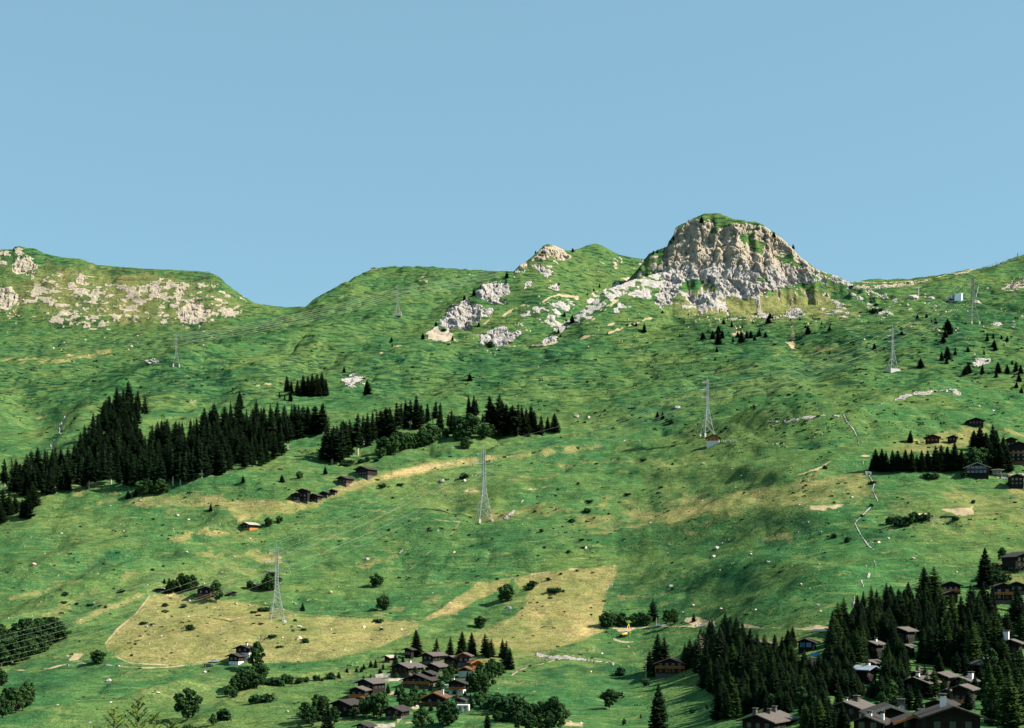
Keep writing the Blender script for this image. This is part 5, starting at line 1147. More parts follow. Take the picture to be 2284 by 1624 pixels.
for x, y, sz, lb in ((1540, 688, 1.6, 'wide pale stone mound left of the T shaped mast'), (1660, 692, 1.2, 'pointed pale stone heap between the mast and the lift station'), (1965, 722, 1.3, 'white rounded boulder right of the dark green pylon'), (1770, 700, 1.0, 'white boulder at the foot of the lift station')):
    p = G('C', x, y); r = random.Random(x); m = MB()
    bm = bmesh.new(); bmesh.ops.create_icosphere(bm, subdivisions=2, radius=1)
    for v in bm.verts: v.co *= r.uniform(.8, 1.15); v.co.x *= 5 * sz; v.co.y *= 3 * sz; v.co.z *= 3.2 * sz
    me = bpy.data.meshes.new('boulder'); bm.to_mesh(me); bm.free(); me.materials.append(M['stone_pale']); o = link('boulder', me, None, p); tag(o, lb, 'boulder')
def post_fence(name, label, cat, pts, h, gap, r, mat, rails=2, group=None, lean=0):
    m = MB()
    for k in range(len(pts) - 1):
        p, q = pts[k], pts[k + 1]; n = max(1, int((q - p).length / gap)); last = None
        for i in range(n + 1):
            a = p.lerp(q, i / n); a.z = zat(a.x, a.y); m.tube(a - Vector((0, 0, .8)), a + Vector((0, lean, h)), r, r, 4)
            if last is not None:
                for j in range(rails): f = (j + 1) / rails * .92; m.tube(last + Vector((0, lean * f, h * f)), a + Vector((0, lean * f, h * f)), r * .7, r * .7, 3)
            last = a
    return tag(m.build(name, mat), label, cat, group)
FG = 'avalanche barriers on the far left cliff'
for l, lb in (([(740, 398), (1040, 402)], 'longest avalanche barrier along the top of the far left cliff'), ([(770, 450), (880, 448), (1000, 455)], 'second highest avalanche barrier in the middle of the far left cliff'),
              ([(800, 508), (880, 512), (990, 512)], 'avalanche barrier above the pale rock slab in the middle of the far left cliff'), ([(810, 568), (900, 575), (985, 570)], 'avalanche barrier at the foot of the pale slab on the far left cliff'),
              ([(850, 632), (960, 636)], 'lowest avalanche barrier in the middle of the far left cliff'), ([(1262, 405), (1400, 408)], 'short avalanche barrier nearest to the right crest of the far left cliff'),
              ([(1290, 462), (1500, 468)], 'avalanche barrier just under the right shoulder of the far left cliff'), ([(1300, 515), (1450, 520)], 'avalanche barrier third down on the right of the far left cliff'),
              ([(1310, 575), (1380, 585), (1450, 585)], 'avalanche barrier above right of the white crag on the far left cliff'), ([(1350, 642), (1440, 645)], 'lowest avalanche barrier right of the white crag on the far left cliff'),
              ([(190, 478), (360, 480)], 'avalanche barrier on the left part of the far left cliff'), ([(280, 370), (380, 372)], 'small avalanche barrier high on the left part of the far left cliff')):
    post_fence('avalanche_barrier', lb, 'avalanche barrier', pts_('A', l), 5.5, 5.0, .28, 'fence_wood', 3, FG, -1.5)
l = [ground(u, v + 3) for u, v in ((2189, 599), (2223, 589), (2245, 581), (2266, 573), (2284, 568), (2320, 556))]
post_fence('ridge_fence', 'long thin snow fence climbing the skyline at the right edge', 'fence', l, 5.5, 6, .14, 'grey_metal', 4)
p = ground(2270, 574); o = MB().tube((0, 0, -1), (0, 0, 9), .7, .35, 6).build('pole', 'steel_dark'); o.location = p; tag(o, 'single dark pole on the skyline at the right edge', 'pole')
o = MB().box(-5, 5, -3, 3, -2, 4).prism([(-5.6, 4), (5.6, 4), (0, 6.5)], -3.4, 3.4).build('hut', 'stone_tan'); o.location = ground(834, 602) + Vector((0, 0, -1.5)); tag(o, 'tiny pinkish hut on the left shoulder of the round green hill skyline', 'hut')
post_fence('garden_fence', 'white picket fence right of the orange and white house', 'fence', pts_('F', [(262, 458), (300, 460), (358, 456)]), 1.6, 2.0, .12, 'white_metal', 2)
post_fence('pasture_fence', 'post and wire fence along the top of the dry field right of the front pylon', 'fence', pts_('2', [(260, 535), (420, 552), (750, 593), (1080, 605), (1470, 632)]), 1.2, 5, .07, 'fence_wood', 2)
post_fence('pasture_fence', 'terraced post and rail fence above the pale stony bank, lower middle', 'fence', pts_('3', [(230, 905), (420, 915), (600, 935), (760, 955), (880, 975)]), 1.0, 2.6, .09, 'fence_wood', 2)
post_fence('handrail', 'wooden handrail along the footpath climbing to the stony bank', 'fence', pts_('3', [(0, 1105), (60, 1062), (160, 1025), (300, 1000), (380, 972)]), 1.0, 2.2, .08, 'wood_grey', 2)
post_fence('pasture_fence', 'dark post fence by the mossy ledge right of the half buried shed', 'fence', pts_('F', [(1960, 955), (2100, 948), (2195, 930)]), 1.1, 4, .07, 'fence_wood', 2)

# ------------------------------------------------------------------ poles, vehicles, excavator
p = G('3', 1195, 1140); o = MB().tube((0, 0, -1), (0, 0, 165 * p.y / FP / 4), .2, .14, 8).build('wooden_pole', 'bark_pale'); o.location = p; tag(o, 'bare pale wooden pole left of the long chalet with orange balcony', 'pole')
p = G('3', 1288, 660); o = MB().tube((0, 0, -1), (0, 0, 62 * p.y / FP / 4), .16, .12, 8).build('wooden_pole', 'bark_pale'); o.location = p; tag(o, 'short pale wooden pole just left of the white pickup', 'pole')
def wheels(t, L, w, r):
    for sx in (-1, 1):
        for sy in (-1, 1):
            g = MB(); g.tube((sx * L * .31, sy * w * .5 - .12, r), (sx * L * .31, sy * w * .5 + .12, r), r, r, 14); o = g.build('wheel', 'rubber', t)
            MB().tube((sx * L * .31, sy * w * .5 - .13, r), (sx * L * .31, sy * w * .5 + .13, r), r * .55, r * .55, 10).build('rim', 'silver_paint', o)
def car(name, label, cat, pos, rz, body, kind='car'):
    t = thing(name, label, cat, pos, rz); L, w = (4.3, 1.75) if kind == 'car' else (5.2, 1.85)
    if kind == 'car':
        pr = [(-L / 2, .35), (L / 2, .35), (L / 2, .72), (L * .46, .86), (L * .24, .98), (-L * .47, 1.0), (-L / 2, .8)]
        cab = [(L * .24, .985), (L * .10, 1.42), (-L * .28, 1.45), (-L * .44, 1.0)]; gl = [(L * .20, 1.0), (L * .09, 1.36), (-L * .27, 1.38), (-L * .40, 1.02)]
    else:
        pr = [(-L / 2, .5), (L / 2, .5), (L / 2, .9), (L * .46, 1.05), (L * .24, 1.12), (-L * .10, 1.12), (-L / 2, 1.12)]
        cab = [(L * .22, 1.122), (L * .11, 1.78), (-L * .12, 1.8), (-L * .15, 1.122)]; gl = [(L * .18, 1.14), (L * .095, 1.7), (-L * .10, 1.7), (-L * .12, 1.14)]
    f = lambda prof, a, b: MB().prism([(x, z) for x, z in prof], a, b)
    B = f(pr, -w / 2, w / 2).build('body', body, t); f(cab, -w / 2 + .12, w / 2 - .12).build('cabin', body, t)
    f(gl, -w / 2 + .10, w / 2 - .10).build('window', 'glass', t)
    for s_ in (-1, 1): MB().box(L / 2 - .02, L / 2 + .02, s_ * w * .36 - .18, s_ * w * .36 + .18, .62, .78).build('headlight', 'plaster', t)
    wheels(t, L, w, .34 if kind == 'car' else .4)
    return t
car('pickup_truck', 'white pickup truck parked on the gravel road by the dark bushes', 'pickup', G('3', 1330, 680) + Vector((0, 1, 0)), rad(176), 'white_paint', 'pickup')
car('parked_car', 'silver blue car parked left of the white walled chalet, upper of two', 'car', G('1', 1915, 998), rad(12), 'silver_paint')
car('parked_car', 'dark car parked left of the white walled chalet, lower of two', 'car', G('1', 1862, 1036), rad(8), 'dark_paint')
car('parked_car', 'dark car parked in the yard beside the flat roofed grey shed', 'car', G('F', 2165, 690), rad(5), 'dark_paint')
p = G('3', 1000, 765); t = thing('excavator', 'small yellow excavator with raised boom digging in the bank by the gravel road', 'excavator', p, rad(25))
for s_ in (-1, 1): MB().prism([(-1.9, .1), (-1.5, 0), (1.5, 0), (1.9, .1), (1.9, .6), (1.5, .8), (-1.5, .8), (-1.9, .6)], s_ * 1.05 - .28, s_ * 1.05 + .28).build('track', 'rubber', t)
MB().box(-1.7, 1.3, -1.2, 1.2, .95, 1.7).box(-.5, .5, -.6, .6, .78, .948).build('body', 'yellow', t)
cb = MB().prism([(-.1, 1.702), (1.2, 1.702), (1.3, 2.2), (.9, 3.0), (-.1, 3.0)], -1.15, -.1).build('cab', 'white_paint', t); MB().prism([(.0, 2.0), (1.1, 2.0), (1.18, 2.25), (.85, 2.85), (.0, 2.85)], -1.18, -.07).build('window', 'glass', cb)
bm_ = MB()
for a, b, w1 in (((1.2, .45, 1.5), (2.2, .45, 4.6), .26), ((2.2, .45, 4.6), (3.0, .45, 6.4), .2)): bm_.tube(a, b, w1, w1 * .85, 4)
bm_.build('boom', 'yellow', t); MB().tube((3.0, .45, 6.4), (3.9, .45, 1.2), .2, .16, 4).build('stick', 'yellow', t)
MB().prism([(3.5, .2), (4.5, .1), (4.5, 1.0), (4.0, 1.3), (3.6, 1.0)], .0, .9).build('bucket', 'steel_dark', t)
# ------------------------------------------------------------------ trees, read off the photograph
R = random.Random(5)
def put(c, lst, kinds, label, group=None, cat='spruce', jitter=True, each=None):
    lst = sorted(lst)
    for n, q in enumerate(lst):
        p = G(c, q[0], q[1]); h = q[2] / SC[c] * p.y / FP
        lb = each[n] if each else label.replace('#', nth(n + 1) if n < 59 else 'last')
        TREES.append((R.choice(kinds), p, h, lb, group, cat, q[1]))
def inpoly(x, y, pts):
    c = False
    for k in range(len(pts)):
        (x1, y1), (x2, y2) = pts[k], pts[(k + 1) % len(pts)]
        if (y1 > y) != (y2 > y) and x < (x2 - x1) * (y - y1) / (y2 - y1) + x1: c = not c
    return c
# the long forest on the left slope
LOW = [(30, 792), (75, 800), (120, 805), (165, 812), (210, 820), (250, 822), (300, 812), (345, 802), (400, 790), (450, 782), (500, 776), (550, 770), (600, 765), (645, 758), (700, 750), (750, 742), (800, 742), (845, 752), (895, 756),
       (945, 757), (1000, 757), (1050, 757), (1100, 756), (1150, 752), (1200, 744), (1250, 735), (1300, 715), (1345, 700), (1390, 694), (1440, 684), (1490, 670), (1540, 655), (1590, 640), (1640, 635), (1690, 630), (1740, 622), (1790, 600),
       (1835, 570), (1880, 545), (1920, 510), (1935, 460), (1975, 430), (2020, 418), (2065, 412), (2110, 408), (2155, 405)]
lowv = [(x + R.uniform(-8, 8), y + R.uniform(-5, 3), R.uniform(165, 240)) for x, y in LOW]
FO = 'spruces of the long forest on the left slope'
put('D', lowv, [('con', k) for k in (0, 1, 2, 4, 5, 6, 7, 8)], 'dark tall spruce on the lower edge of the long left forest, # from the left', FO)
UP = [(0, 790), (60, 760), (150, 730), (260, 690), (370, 610), (480, 590), (560, 510), (640, 420), (690, 310), (740, 245), (850, 225), (930, 240), (985, 300), (960, 360), (925, 370), (880, 480), (930, 520), (1000, 500), (1100, 440), (1200, 430), (1320, 440), (1450, 350), (1560, 340), (1700, 350), (1850, 350), (1950, 350), (2060, 300), (2140, 390), (2150, 405)]
FP_ = UP + [(x, y - 28) for x, y in LOW[::-1]]
got = []
yy = 225
while yy < 830:
    xx = -10 + R.uniform(0, 40)
    while xx < 2170:
        x, y = xx + R.uniform(-12, 12), yy + R.uniform(-12, 12)
        if inpoly(x, y, FP_): got.append((x, y, R.choice([1, 1, 1, .75, 1.18]) * R.uniform(135, 205) * (0.9 if y < 420 else 1)))
        xx += 50
    yy += 40
put('D', got, [('con', k) for k in (0, 1, 2, 4, 3, 5, 6, 7)], 'dark spruce packed inside the long forest on the left slope, only its tip clear', FO)
put('D', [(1600, 248, 135)], [('con', 3)], 'isolated pointed spruce rising behind the long left forest', None)
put('D', [(20, 955, 190), (60, 950, 165), (100, 932, 125), (0, 1000, 160), (182, 962, 200), (150, 965, 130), (215, 890, 160)], [('con', 1), ('full', 0)], 'dark spruce at the far left edge below the long forest, # from the left', 'spruces at the far left edge')
put('D', [(1870, 162, 42), (1905, 182, 40), (1920, 122, 110), (1942, 184, 75), (1950, 135, 90), (1990, 150, 110), (2030, 152, 145), (2060, 145, 130), (2090, 152, 155), (2122, 150, 155), (2152, 146, 155), (2182, 146, 115)], [('con', 0), ('con', 1), ('con', 3)], 'dark spruce in the small upper stand above the long forest, # from the left', 'spruces of the small upper stand')
ST = 'spruces of the middle stand'
put('E', [(15, 520, 210), (60, 505, 200), (110, 545, 280), (150, 480, 200), (175, 480, 220), (210, 452, 200), (240, 440, 190), (265, 432, 190), (300, 425, 200), (330, 415, 190), (370, 395, 200), (400, 375, 180), (430, 365, 190), (462, 365, 190), (500, 368, 225), (532, 352, 150),
          (-95, 565, 225), (-60, 600, 250), (-25, 560, 220), (5, 580, 260), (-120, 590, 190), (35, 560, 240)], [('con', k) for k in (0, 2, 4, 5, 7, 8)], 'dark spruce in the left part of the middle stand, # from the left', ST)
put('E', [(580, 332, 135), (635, 335, 155), (660, 405, 215), (715, 372, 105), (740, 405, 165), (757, 422, 150), (855, 295, 150), (885, 302, 160), (905, 295, 125), (945, 332, 65)], [('con', 2), ('con', 5), ('con', 4)], 'slender spruce with open gaps around it in the middle stand, # from the left', ST)
put('E', [(993, 325, 180), (1020, 402, 200), (1060, 412, 275), (1080, 395, 220), (1102, 412, 210), (1130, 405, 185), (1150, 412, 205), (1182, 420, 220), (1210, 405, 195), (1240, 420, 190), (1270, 372, 160), (1290, 395, 150), (1340, 402, 125), (1380, 385, 100)], [('con', 0), ('con', 7), ('con', 3), ('con', 8)], 'dark spruce in the dense right part of the middle stand, # from the left', ST)
put('E', [(1425, 390, 130)], [('full', 0)], 'full skirted spruce ending the middle stand on the right')
put('E', [(1325, 408, 78)], [('full', 1)], 'low rounded spruce in front of the right end of the middle stand')
put('E', [(290, 545, 105), (340, 545, 115), (400, 515, 105), (440, 505, 95), (490, 502, 95), (540, 495, 105), (590, 475, 120), (622, 455, 95), (350, 485, 85), (270, 565, 60)], [('bro', 0), ('bro', 1), ('bro', 3)], 'grey green bushy tree before the middle stand, # from the left', 'bushy trees before the middle stand', 'broadleaf tree')
put('E', [(780, 452, 75), (820, 445, 130), (860, 432, 140), (832, 508, 80), (962, 442, 100), (1005, 432, 85), (1052, 432, 62), (700, 430, 60)], [('bro', 0), ('bro', 1), ('bro', 3)], 'bushy tree in front of the middle and right stand, # from the left', 'bushy trees before the middle stand', 'broadleaf tree')
put('E', [(40, 612, 45), (130, 602, 36), (230, 592, 30), (20, 620, 30), (180, 585, 30)], [('shr', 0), ('shr', 1)], 'low dark shrub just below the middle stand, # from the left', 'shrubs below the middle stand', 'shrub')
put('D', [(855, 836, 60), (905, 822, 52)], [('full', 0)], 'low dark spruce left of the bushy trees at the forest foot, # from the left')
put('D', [(950, 815, 90), (990, 812, 100), (1050, 808, 80), (1095, 805, 75), (1070, 806, 95)], [('bro', 0), ('bro', 1)], 'blue green bushy tree at the lower edge of the long forest, # from the left', None, 'broadleaf tree')
put('D', [(1625, 730, 52)], [('full', 0)], 'small round spruce alone on the meadow below the forest, left of two')
put('D', [(1885, 727, 54)], [('full', 1)], 'small round spruce alone on the meadow below the forest, right of two')
put('D', [(2005, 705, 44)], [('bro', 3)], 'round dark bush with a pale stone at its foot above the barns', None, 'bush')
put('D', [(2175, 673, 56)], [('full', 2)], 'stout little spruce between the two forests above the barns')
put('D', [(1410, 921, 52)], [('full', 0)], 'lone slender little spruce on the pale meadow left of the barn row')
put('D', [(1795, 1022, 52)], [('bro', 3)], 'round bush right of the lone pale roofed barn, nearer one', None, 'bush')
put('D', [(1870, 1002, 46)], [('bro', 1)], 'round tree right of the lone pale roofed barn, farther one', None, 'broadleaf tree')
put('E', [(172, 142, 102)], [('full', 0)], 'big lone spruce beside the white rock patch above the long forest')
put('E', [(860, 48, 52)], [('full', 1)], 'lone pointed spruce in the middle of the green slope')
put('E', [(2118, 300, 50), (2150, 305, 52)], [('full', 0)], 'small dark spruce left of the orange house pylon, # of two')
put('E', [(2210, 335, 34), (2185, 325, 24), (2000, 300, 14)], [('shr', 0)], 'dark shrub beside the two small spruces left of that pylon, # from the left', None, 'shrub')
# scattered spruces below the peak and on the right slope
CS = [(133, 965, 55), (200, 960, 60), (235, 995, 100), (265, 955, 62), (240, 920, 55), (228, 1048, 38), (335, 985, 40), (370, 950, 45), (392, 990, 85), (430, 955, 55), (455, 955, 55), (482, 970, 40), (513, 940, 50), (553, 948, 38), (573, 855, 55), (585, 822, 40), (602, 823, 25), (273, 860, 35), (328, 882, 45), (722, 838, 20), (785, 836, 20), (822, 888, 25), (837, 926, 60), (982, 903, 35), (990, 868, 20), (470, 856, 20), (290, 1085, 20), (218, 1105, 25), (870, 824, 14), (930, 862, 20), (400, 886, 18), (130, 1130, 15), (10, 852, 18), (40, 800, 14), (985, 1060, 26)]
put('C', CS, [('full', 0), ('full', 1), ('full', 2), ('con', 3)], 'small dark spruce scattered on the slope below the rocky peak, # from the left', 'spruces scattered below the rocky peak')
CT = [(1232, 1020, 25), (1282, 1036, 52), (1572, 832, 42), (1632, 820, 35), (1690, 856, 42), (1665, 852, 30), (1465, 932, 35), (1785, 930, 92), (1775, 900, 80), (1745, 982, 52), (1770, 1095, 90), (1730, 1105, 65), (1765, 1128, 60), (1825, 1067, 40), (1908, 1047, 40), (1590, 1152, 66), (2015, 1066, 35), (2040, 974, 55), (2080, 956, 38), (2132, 961, 32), (2172, 976, 40), (2085, 1012, 50), (2090, 1037, 45), (2015, 915, 16), (1910, 1192, 80), (2005, 1192, 68), (2110, 1187, 78), (2172, 1190, 62), (2232, 1178, 72), (1890, 1200, 60), (2250, 1245, 60), (2235, 1288, 45), (1755, 950, 60), (1800, 905, 30), (2260, 1190, 60), (2205, 1130, 30), (2100, 1215, 50)]
put('C', CT, [('full', 0), ('full', 1), ('full', 2), ('con', 3)], 'small dark spruce scattered on the upper right slope, # from the left', 'spruces scattered on the upper right slope')
put('C', [(1275, 790, 35), (1320, 777, 26), (1300, 740, 22), (1130, 615, 16)], [('shr', 0), ('shr', 1)], 'dark shrub on the saddle right of the rocky peak, # from the left', None, 'shrub')
for q, lb in (((125, 181, 46), 'dark spruce on the grassy crown of the rocky peak'), ((613, 279, 38), 'spruce on the upper right edge of the rocky peak'), ((738, 357, 36), 'slim spruce on the right skyline of the rocky peak'), ((38, 163, 12), 'tiny spruce at the left corner of the peak crown')):
    put('C', [q], [('full', 0)], lb)
BS = [(1300, 268, 20), (1548, 256, 27), (2220, 178, 36), (2207, 200, 26), (2090, 270, 25), (2115, 262, 22), (1110, 430, 42), (885, 549, 40), (823, 580, 36), (635, 755, 36), (545, 839, 44), (335, 861, 36), (340, 891, 20), (745, 852, 36), (920, 756, 32), (1493, 689, 32), (1548, 731, 56), (1455, 801, 32), (1468, 826, 20), (1780, 811, 22), (1975, 755, 32), (2028, 796, 64), (1915, 751, 18), (1865, 771, 14), (2150, 666, 20), (1690, 520, 22), (1730, 496, 30), (1650, 546, 20), (2265, 826, 26), (20, 1066, 46), (2045, 716, 12), (1340, 265, 14), (790, 600, 14), (1505, 720, 14), (260, 885, 16)]
put('B', BS, [('full', 0), ('full', 1), ('con', 3)], 'small dark spruce dotted around the rocky hill, # from the left', 'spruces dotted on the rocky hill')
put('B', [(988, 897, 42), (690, 790, 24)], [('shr', 0)], 'round dark bush at the foot of the rocky hill, # of two from the left', None, 'bush')
# right stand
RS = [(1290, 652, 150), (1330, 656, 155), (1362, 656, 142), (1400, 656, 148), (1440, 652, 142), (1462, 642, 92), (1490, 652, 148), (1530, 656, 152), (1570, 652, 112), (1600, 652, 142), (1640, 652, 142), (1690, 648, 165), (1730, 652, 178), (1770, 648, 165), (1820, 648, 190), (1862, 642, 142), (1268, 652, 90)]
put('F', RS, [('con', 0), ('con', 3), ('big', 0), ('big', 1)], 'dark spruce in the straight row left of the blue glazed chalet, # from the left', 'spruce row on the right hillside')
put('F', [(1950, 505, 130), (1985, 520, 175), (2025, 540, 150), (2075, 560, 220), (2105, 590, 215), (2140, 620, 200), (2165, 652, 175), (2120, 652, 185), (2080, 650, 150), (2050, 610, 180)], [('con', 3), ('big', 0), ('big', 2)], 'tall dark spruce in the clump behind the blue glazed chalet, # from the left', 'tall clump on the right hillside')
put('F', [(1945, 640, 125), (2005, 635, 128), (1905, 640, 105)], [('bro', 1), ('bro', 3)], 'wide bushy tree right behind the blue glazed chalet, # from the left', None, 'broadleaf tree')
put('F', [(1525, 461, 80)], [('full', 2)], 'lone round topped spruce left of the orange windowed chalet')
put('F', [(1672, 705, 50), (1380, 1012, 50), (1425, 1018, 66), (1482, 1012, 74), (1545, 995, 60), (1572, 988, 62), (1455, 1022, 50), (1520, 1010, 40), (2200, 750, 30), (1880, 700, 40)], [('shr', 0), ('shr', 1), ('bro', 3)], 'dark bush on the right meadow, # from the left', 'bushes on the right meadow', 'bush')
put('F', [(955, 640, 32), (1265, 740, 26), (1480, 1140 - 90, 16), (1015, 870, 18), (1095, 735, 10), (1510, 870, 16), (1940, 870, 30), (1100, 1130, 45), (1020, 1100, 40), (1265, 890, 24), (1830, 980, 30), (1200, 960, 22)], [('shr', 0), ('shr', 1), ('shr', 2)], 'small dark shrub dotted by the stream gullies on the right, # from the left', 'shrubs by the stream', 'shrub')
put('F', [(2250, 55, 52), (2232, 92, 36), (2268, 132, 46), (2000, 10, 20)], [('full', 0)], 'small spruce near the right edge above the huts, # from the left')
put('4', [(1928, 330, 360)], [('big', 0)], 'tall lone spruce towering over the chalets at the upper right of the forest')
put('4', [(2090, 110, 130), (2120, 90, 60)], [('bro', 2)], 'dark tree right of the towering lone spruce, # of two from the left', None, 'broadleaf tree')
put('4', [(2060, 150, 40), (2100, 175, 45), (2150, 160, 70), (2210, 190, 60), (2010, 260, 130), (2060, 280, 90), (1980, 250, 110)], [('bro', 1), ('shr', 1)], 'rounded garden bush below the large chalet at the right edge, # from the left', 'garden bushes at the right edge', 'bush')
# right forest
RF = [(60, 1000, 260), (120, 985, 230), (170, 1000, 300), (225, 860, 190), (205, 1100, 300), (40, 1250, 330), (110, 1250, 300), (180, 1300, 300), (250, 1250, 230), (10, 1120, 300), (-40, 1300, 300), (330, 1300, 260), (400, 1340, 240), (470, 1300, 260), (540, 1250, 260), (600, 1300, 260), (680, 1290, 240), (730, 1200, 200),
      (560, 970, 330), (620, 935, 330), (680, 900, 290), (740, 850, 300), (812, 840, 360), (850, 970, 300), (780, 1010, 330), (700, 1060, 260), (640, 1085, 240), (585, 1120, 200), (930, 720, 230), (985, 690, 240), (1040, 830, 290), (1085, 720, 220), (1160, 660, 325), (1212, 700, 240), (1280, 690, 270), (1345, 590, 220), (1395, 540, 400), (1482, 520, 385), (1335, 650, 200), (1440, 720, 230), (1100, 900, 180),
      (1130, 1010, 200), (1200, 1010, 230), (1120, 1250, 240), (1180, 1330, 220), (1060, 1220, 220), (1010, 1320, 220), (1060, 1030, 120), (1385, 1000, 320), (1450, 1010, 340), (1522, 1010, 360), (1600, 1010, 400), (1680, 1040, 420), (1750, 1040, 400), (1820, 1060, 420), (1850, 1010, 380), (1960, 930, 360), (2040, 930, 380), (2110, 830, 280), (2240, 720, 300), (1560, 730, 330), (1640, 710, 320), (1720, 660, 260), (1800, 680, 300), (1880, 640, 270), (1965, 660, 300), (1400, 800, 260), (1480, 800, 280), (2270, 860, 300), (2180, 620, 200)]
FILL4 = [(560, 700), (760, 640), (900, 560), (1150, 480), (1300, 400), (1560, 520), (1700, 500), (1950, 520), (2284, 520), (2284, 1000), (1900, 1060), (1500, 1030), (1420, 960), (1180, 1130), (1230, 1300), (1020, 1340), (820, 1320), (560, 1330), (300, 1330), (-40, 1330), (-300, 1250), (-60, 1000), (240, 1060), (540, 1050)]
HOLES = [(c_ - w_, c_ + w_, a_, b_) for c_, w_, a_, b_ in ((365, 110, 790, 1090), (1240, 110, 690, 830), (970, 90, 830, 930), (1270, 70, 850, 930), (950, 80, 980, 1100), (880, 110, 1040, 1150), (1640, 110, 290, 500), (2110, 100, 300, 500), (2200, 60, 800, 980), (1950, 50, 990, 1060))]
yy = 560
while yy < 1330:
    xx = -300 + R.uniform(0, 60)
    while xx < 2290:
        x, y = xx + R.uniform(-25, 25), yy + R.uniform(-22, 22); xx += 74; hh = R.uniform(190, 290)
        if inpoly(x, y, FILL4) and not any(a_ < x < b_ and y - hh < d_ and y > c_ for a_, b_, c_, d_ in HOLES): RF.append((x, y, hh))
    yy += 58
put('4', RF, [('big', 0), ('big', 1), ('big', 2), ('con', 3), ('lar', 0), ('lar', 1)], 'tall dark conifer among the chalets of the right forest, # from the left', 'conifers of the right forest', 'conifer')
RF3 = []
P3 = [(1640, 900), (1900, 760), (2060, 860), (2160, 980), (2284, 1000), (2284, 1400), (2160, 1440), (2000, 1560), (1850, 1560), (1860, 1300), (1700, 1200), (1600, 1060)]
yy = 780
while yy < 1560:
    xx = 1560 + R.uniform(0, 60)
    while xx < 2290:
        x, y = xx + R.uniform(-25, 25), yy + R.uniform(-22, 22); xx += 72
        if inpoly(x, y, P3): RF3.append((x, y, R.uniform(200, 300)))
    yy += 62
put('3', RF3, [('big', 0), ('big', 1), ('con', 3), ('lar', 0)], 'dark conifer packed inside the left part of the right forest', 'conifers of the right forest', 'conifer')
RL = [(420, 1480), (300, 1450), (200, 1420), (100, 1420), (20, 1440), (500, 1420), (640, 1390), (1020, 1440), (1100, 1400), (1560, 1330), (1620, 1460), (1780, 1420), (1740, 1330), (1150, 1560), (840, 1600), (330, 1520), (1340, 1420), (2060, 1160), (1400, 1230), (600, 1586), (660, 1600), (540, 1560), (700, 1600), (1330, 1300), (1420, 1310), (1950, 1420), (1900, 1330), (1850, 1290), (1990, 1150), (1480, 1300), (1180, 1450), (1240, 1420)]
put('4', [(x, y, R.uniform(150, 260)) for x, y in RL], [('big', 0), ('lar', 1), ('bro', 2)], 'dark tree squeezed between the roofs of the right village, # from the left', 'trees between the roofs of the right village', 'tree')
put('2', [(1560, 1250, 80), (1640, 1260, 90), (1250, 1290, 80), (1700, 1200, 110), (1420, 1130, 90), (1250, 1150, 60), (1780, 1100, 90), (1890, 1170, 100), (1140, 1330, 70), (1300, 1300, 90), (1560, 1430, 80), (1640, 1440, 90), (820, 1360, 70), (1780, 1280, 80), (1930, 1260, 110), (1500, 1120, 60), (870, 1500, 100), (1230, 1520, 60)], [('bro', 0), ('bro', 2), ('full', 0)], 'dark garden tree between the hamlet roofs, # from the left', 'trees between the hamlet roofs', 'tree')
ROOFS = [(575, 990, 1338, 1450), (1270, 1465, 1075, 1145), (1205, 1560, 1130, 1225), (1450, 1725, 1098, 1160), (1650, 1890, 1140, 1285), (1540, 1725, 1228, 1300), (1400, 1750, 1330, 1410), (900, 1300, 1372, 1620), (1150, 1450, 1462, 1620), (1400, 1950, 1402, 1620), (760, 1130, 1468, 1620), (-230, 300, 1465, 1620), (775, 990, 1038, 1100)]
RG = []
yy = 1090
while yy < 1600:
    xx = -60 + R.uniform(0, 60)
    while xx < 2290:
        x, y = xx + R.uniform(-22, 22), yy + R.uniform(-18, 18); xx += 54; hh = R.uniform(110, 230)
        if any(a_ - hh * .2 < x < b_ + hh * .2 and y > c_ and y - hh < d_ - .35 * min(90, d_ - c_) for a_, b_, c_, d_ in ROOFS): continue
        RG.append((x, y, hh))
    yy += 52
put('4', RG, [('big', 0), ('lar', 1), ('lar', 0), ('con', 3)], 'dark tree filling the gardens between the roofs of the right village', 'garden trees of the right village', 'tree')
put('4', [(2095, 1040, 150), (2150, 1050, 130), (2205, 1050, 140), (2260, 1040, 170), (2010, 1010, 160), (1900, 1190, 170), (1860, 1120, 120)], [('lar', 0), ('lar', 2), ('big', 0)], 'leafy tree before the tall white chimney at the right edge, # from the left', 'trees before the white chimney', 'tree')
RF2 = [(1230, 1090, 200), (1360, 1090, 330), (1540, 1035, 210), (1592, 1042, 255), (1640, 1045, 230), (1740, 1085, 340), (1800, 1095, 400), (1862, 1095, 420), (1932, 960, 310), (2000, 920, 330), (2062, 900, 260), (1900, 1160, 350), (1962, 1160, 330), (2030, 1210, 330), (2100, 1210, 330), (2165, 1220, 300), (1705, 1235, 160), (1785, 1260, 190), (1850, 1510, 330), (1905, 1490, 300), (1962, 1430, 320), (2040, 1430, 290), (2110, 1450, 260), (2180, 1380, 260), (2240, 1400, 240), (2120, 1020, 330), (2190, 1010, 280)]
put('3', RF2, [('big', 0), ('big', 1), ('big', 2), ('con', 3), ('lar', 2)], 'tall dark conifer at the left flank of the right forest, # from the left', 'conifers of the right forest', 'conifer')
put('3', [(1300, 1112, 375)], [('big', 1)], 'very tall dark spruce directly behind the long orange balcony chalet')
put('3', [(1672, 1055, 320)], [('dead', 0)], 'half bare brownish spruce in the right forest, above the long chalet')
put('3', [(1300, 1640, 460)], [('big', 0)], 'large isolated spruce at the lower edge, below the long orange balcony chalet')
put('4', [(1745, 1235, 115)], [('lar', 0)], 'small bright green larch in front of the long lit grey roof', None, 'larch')
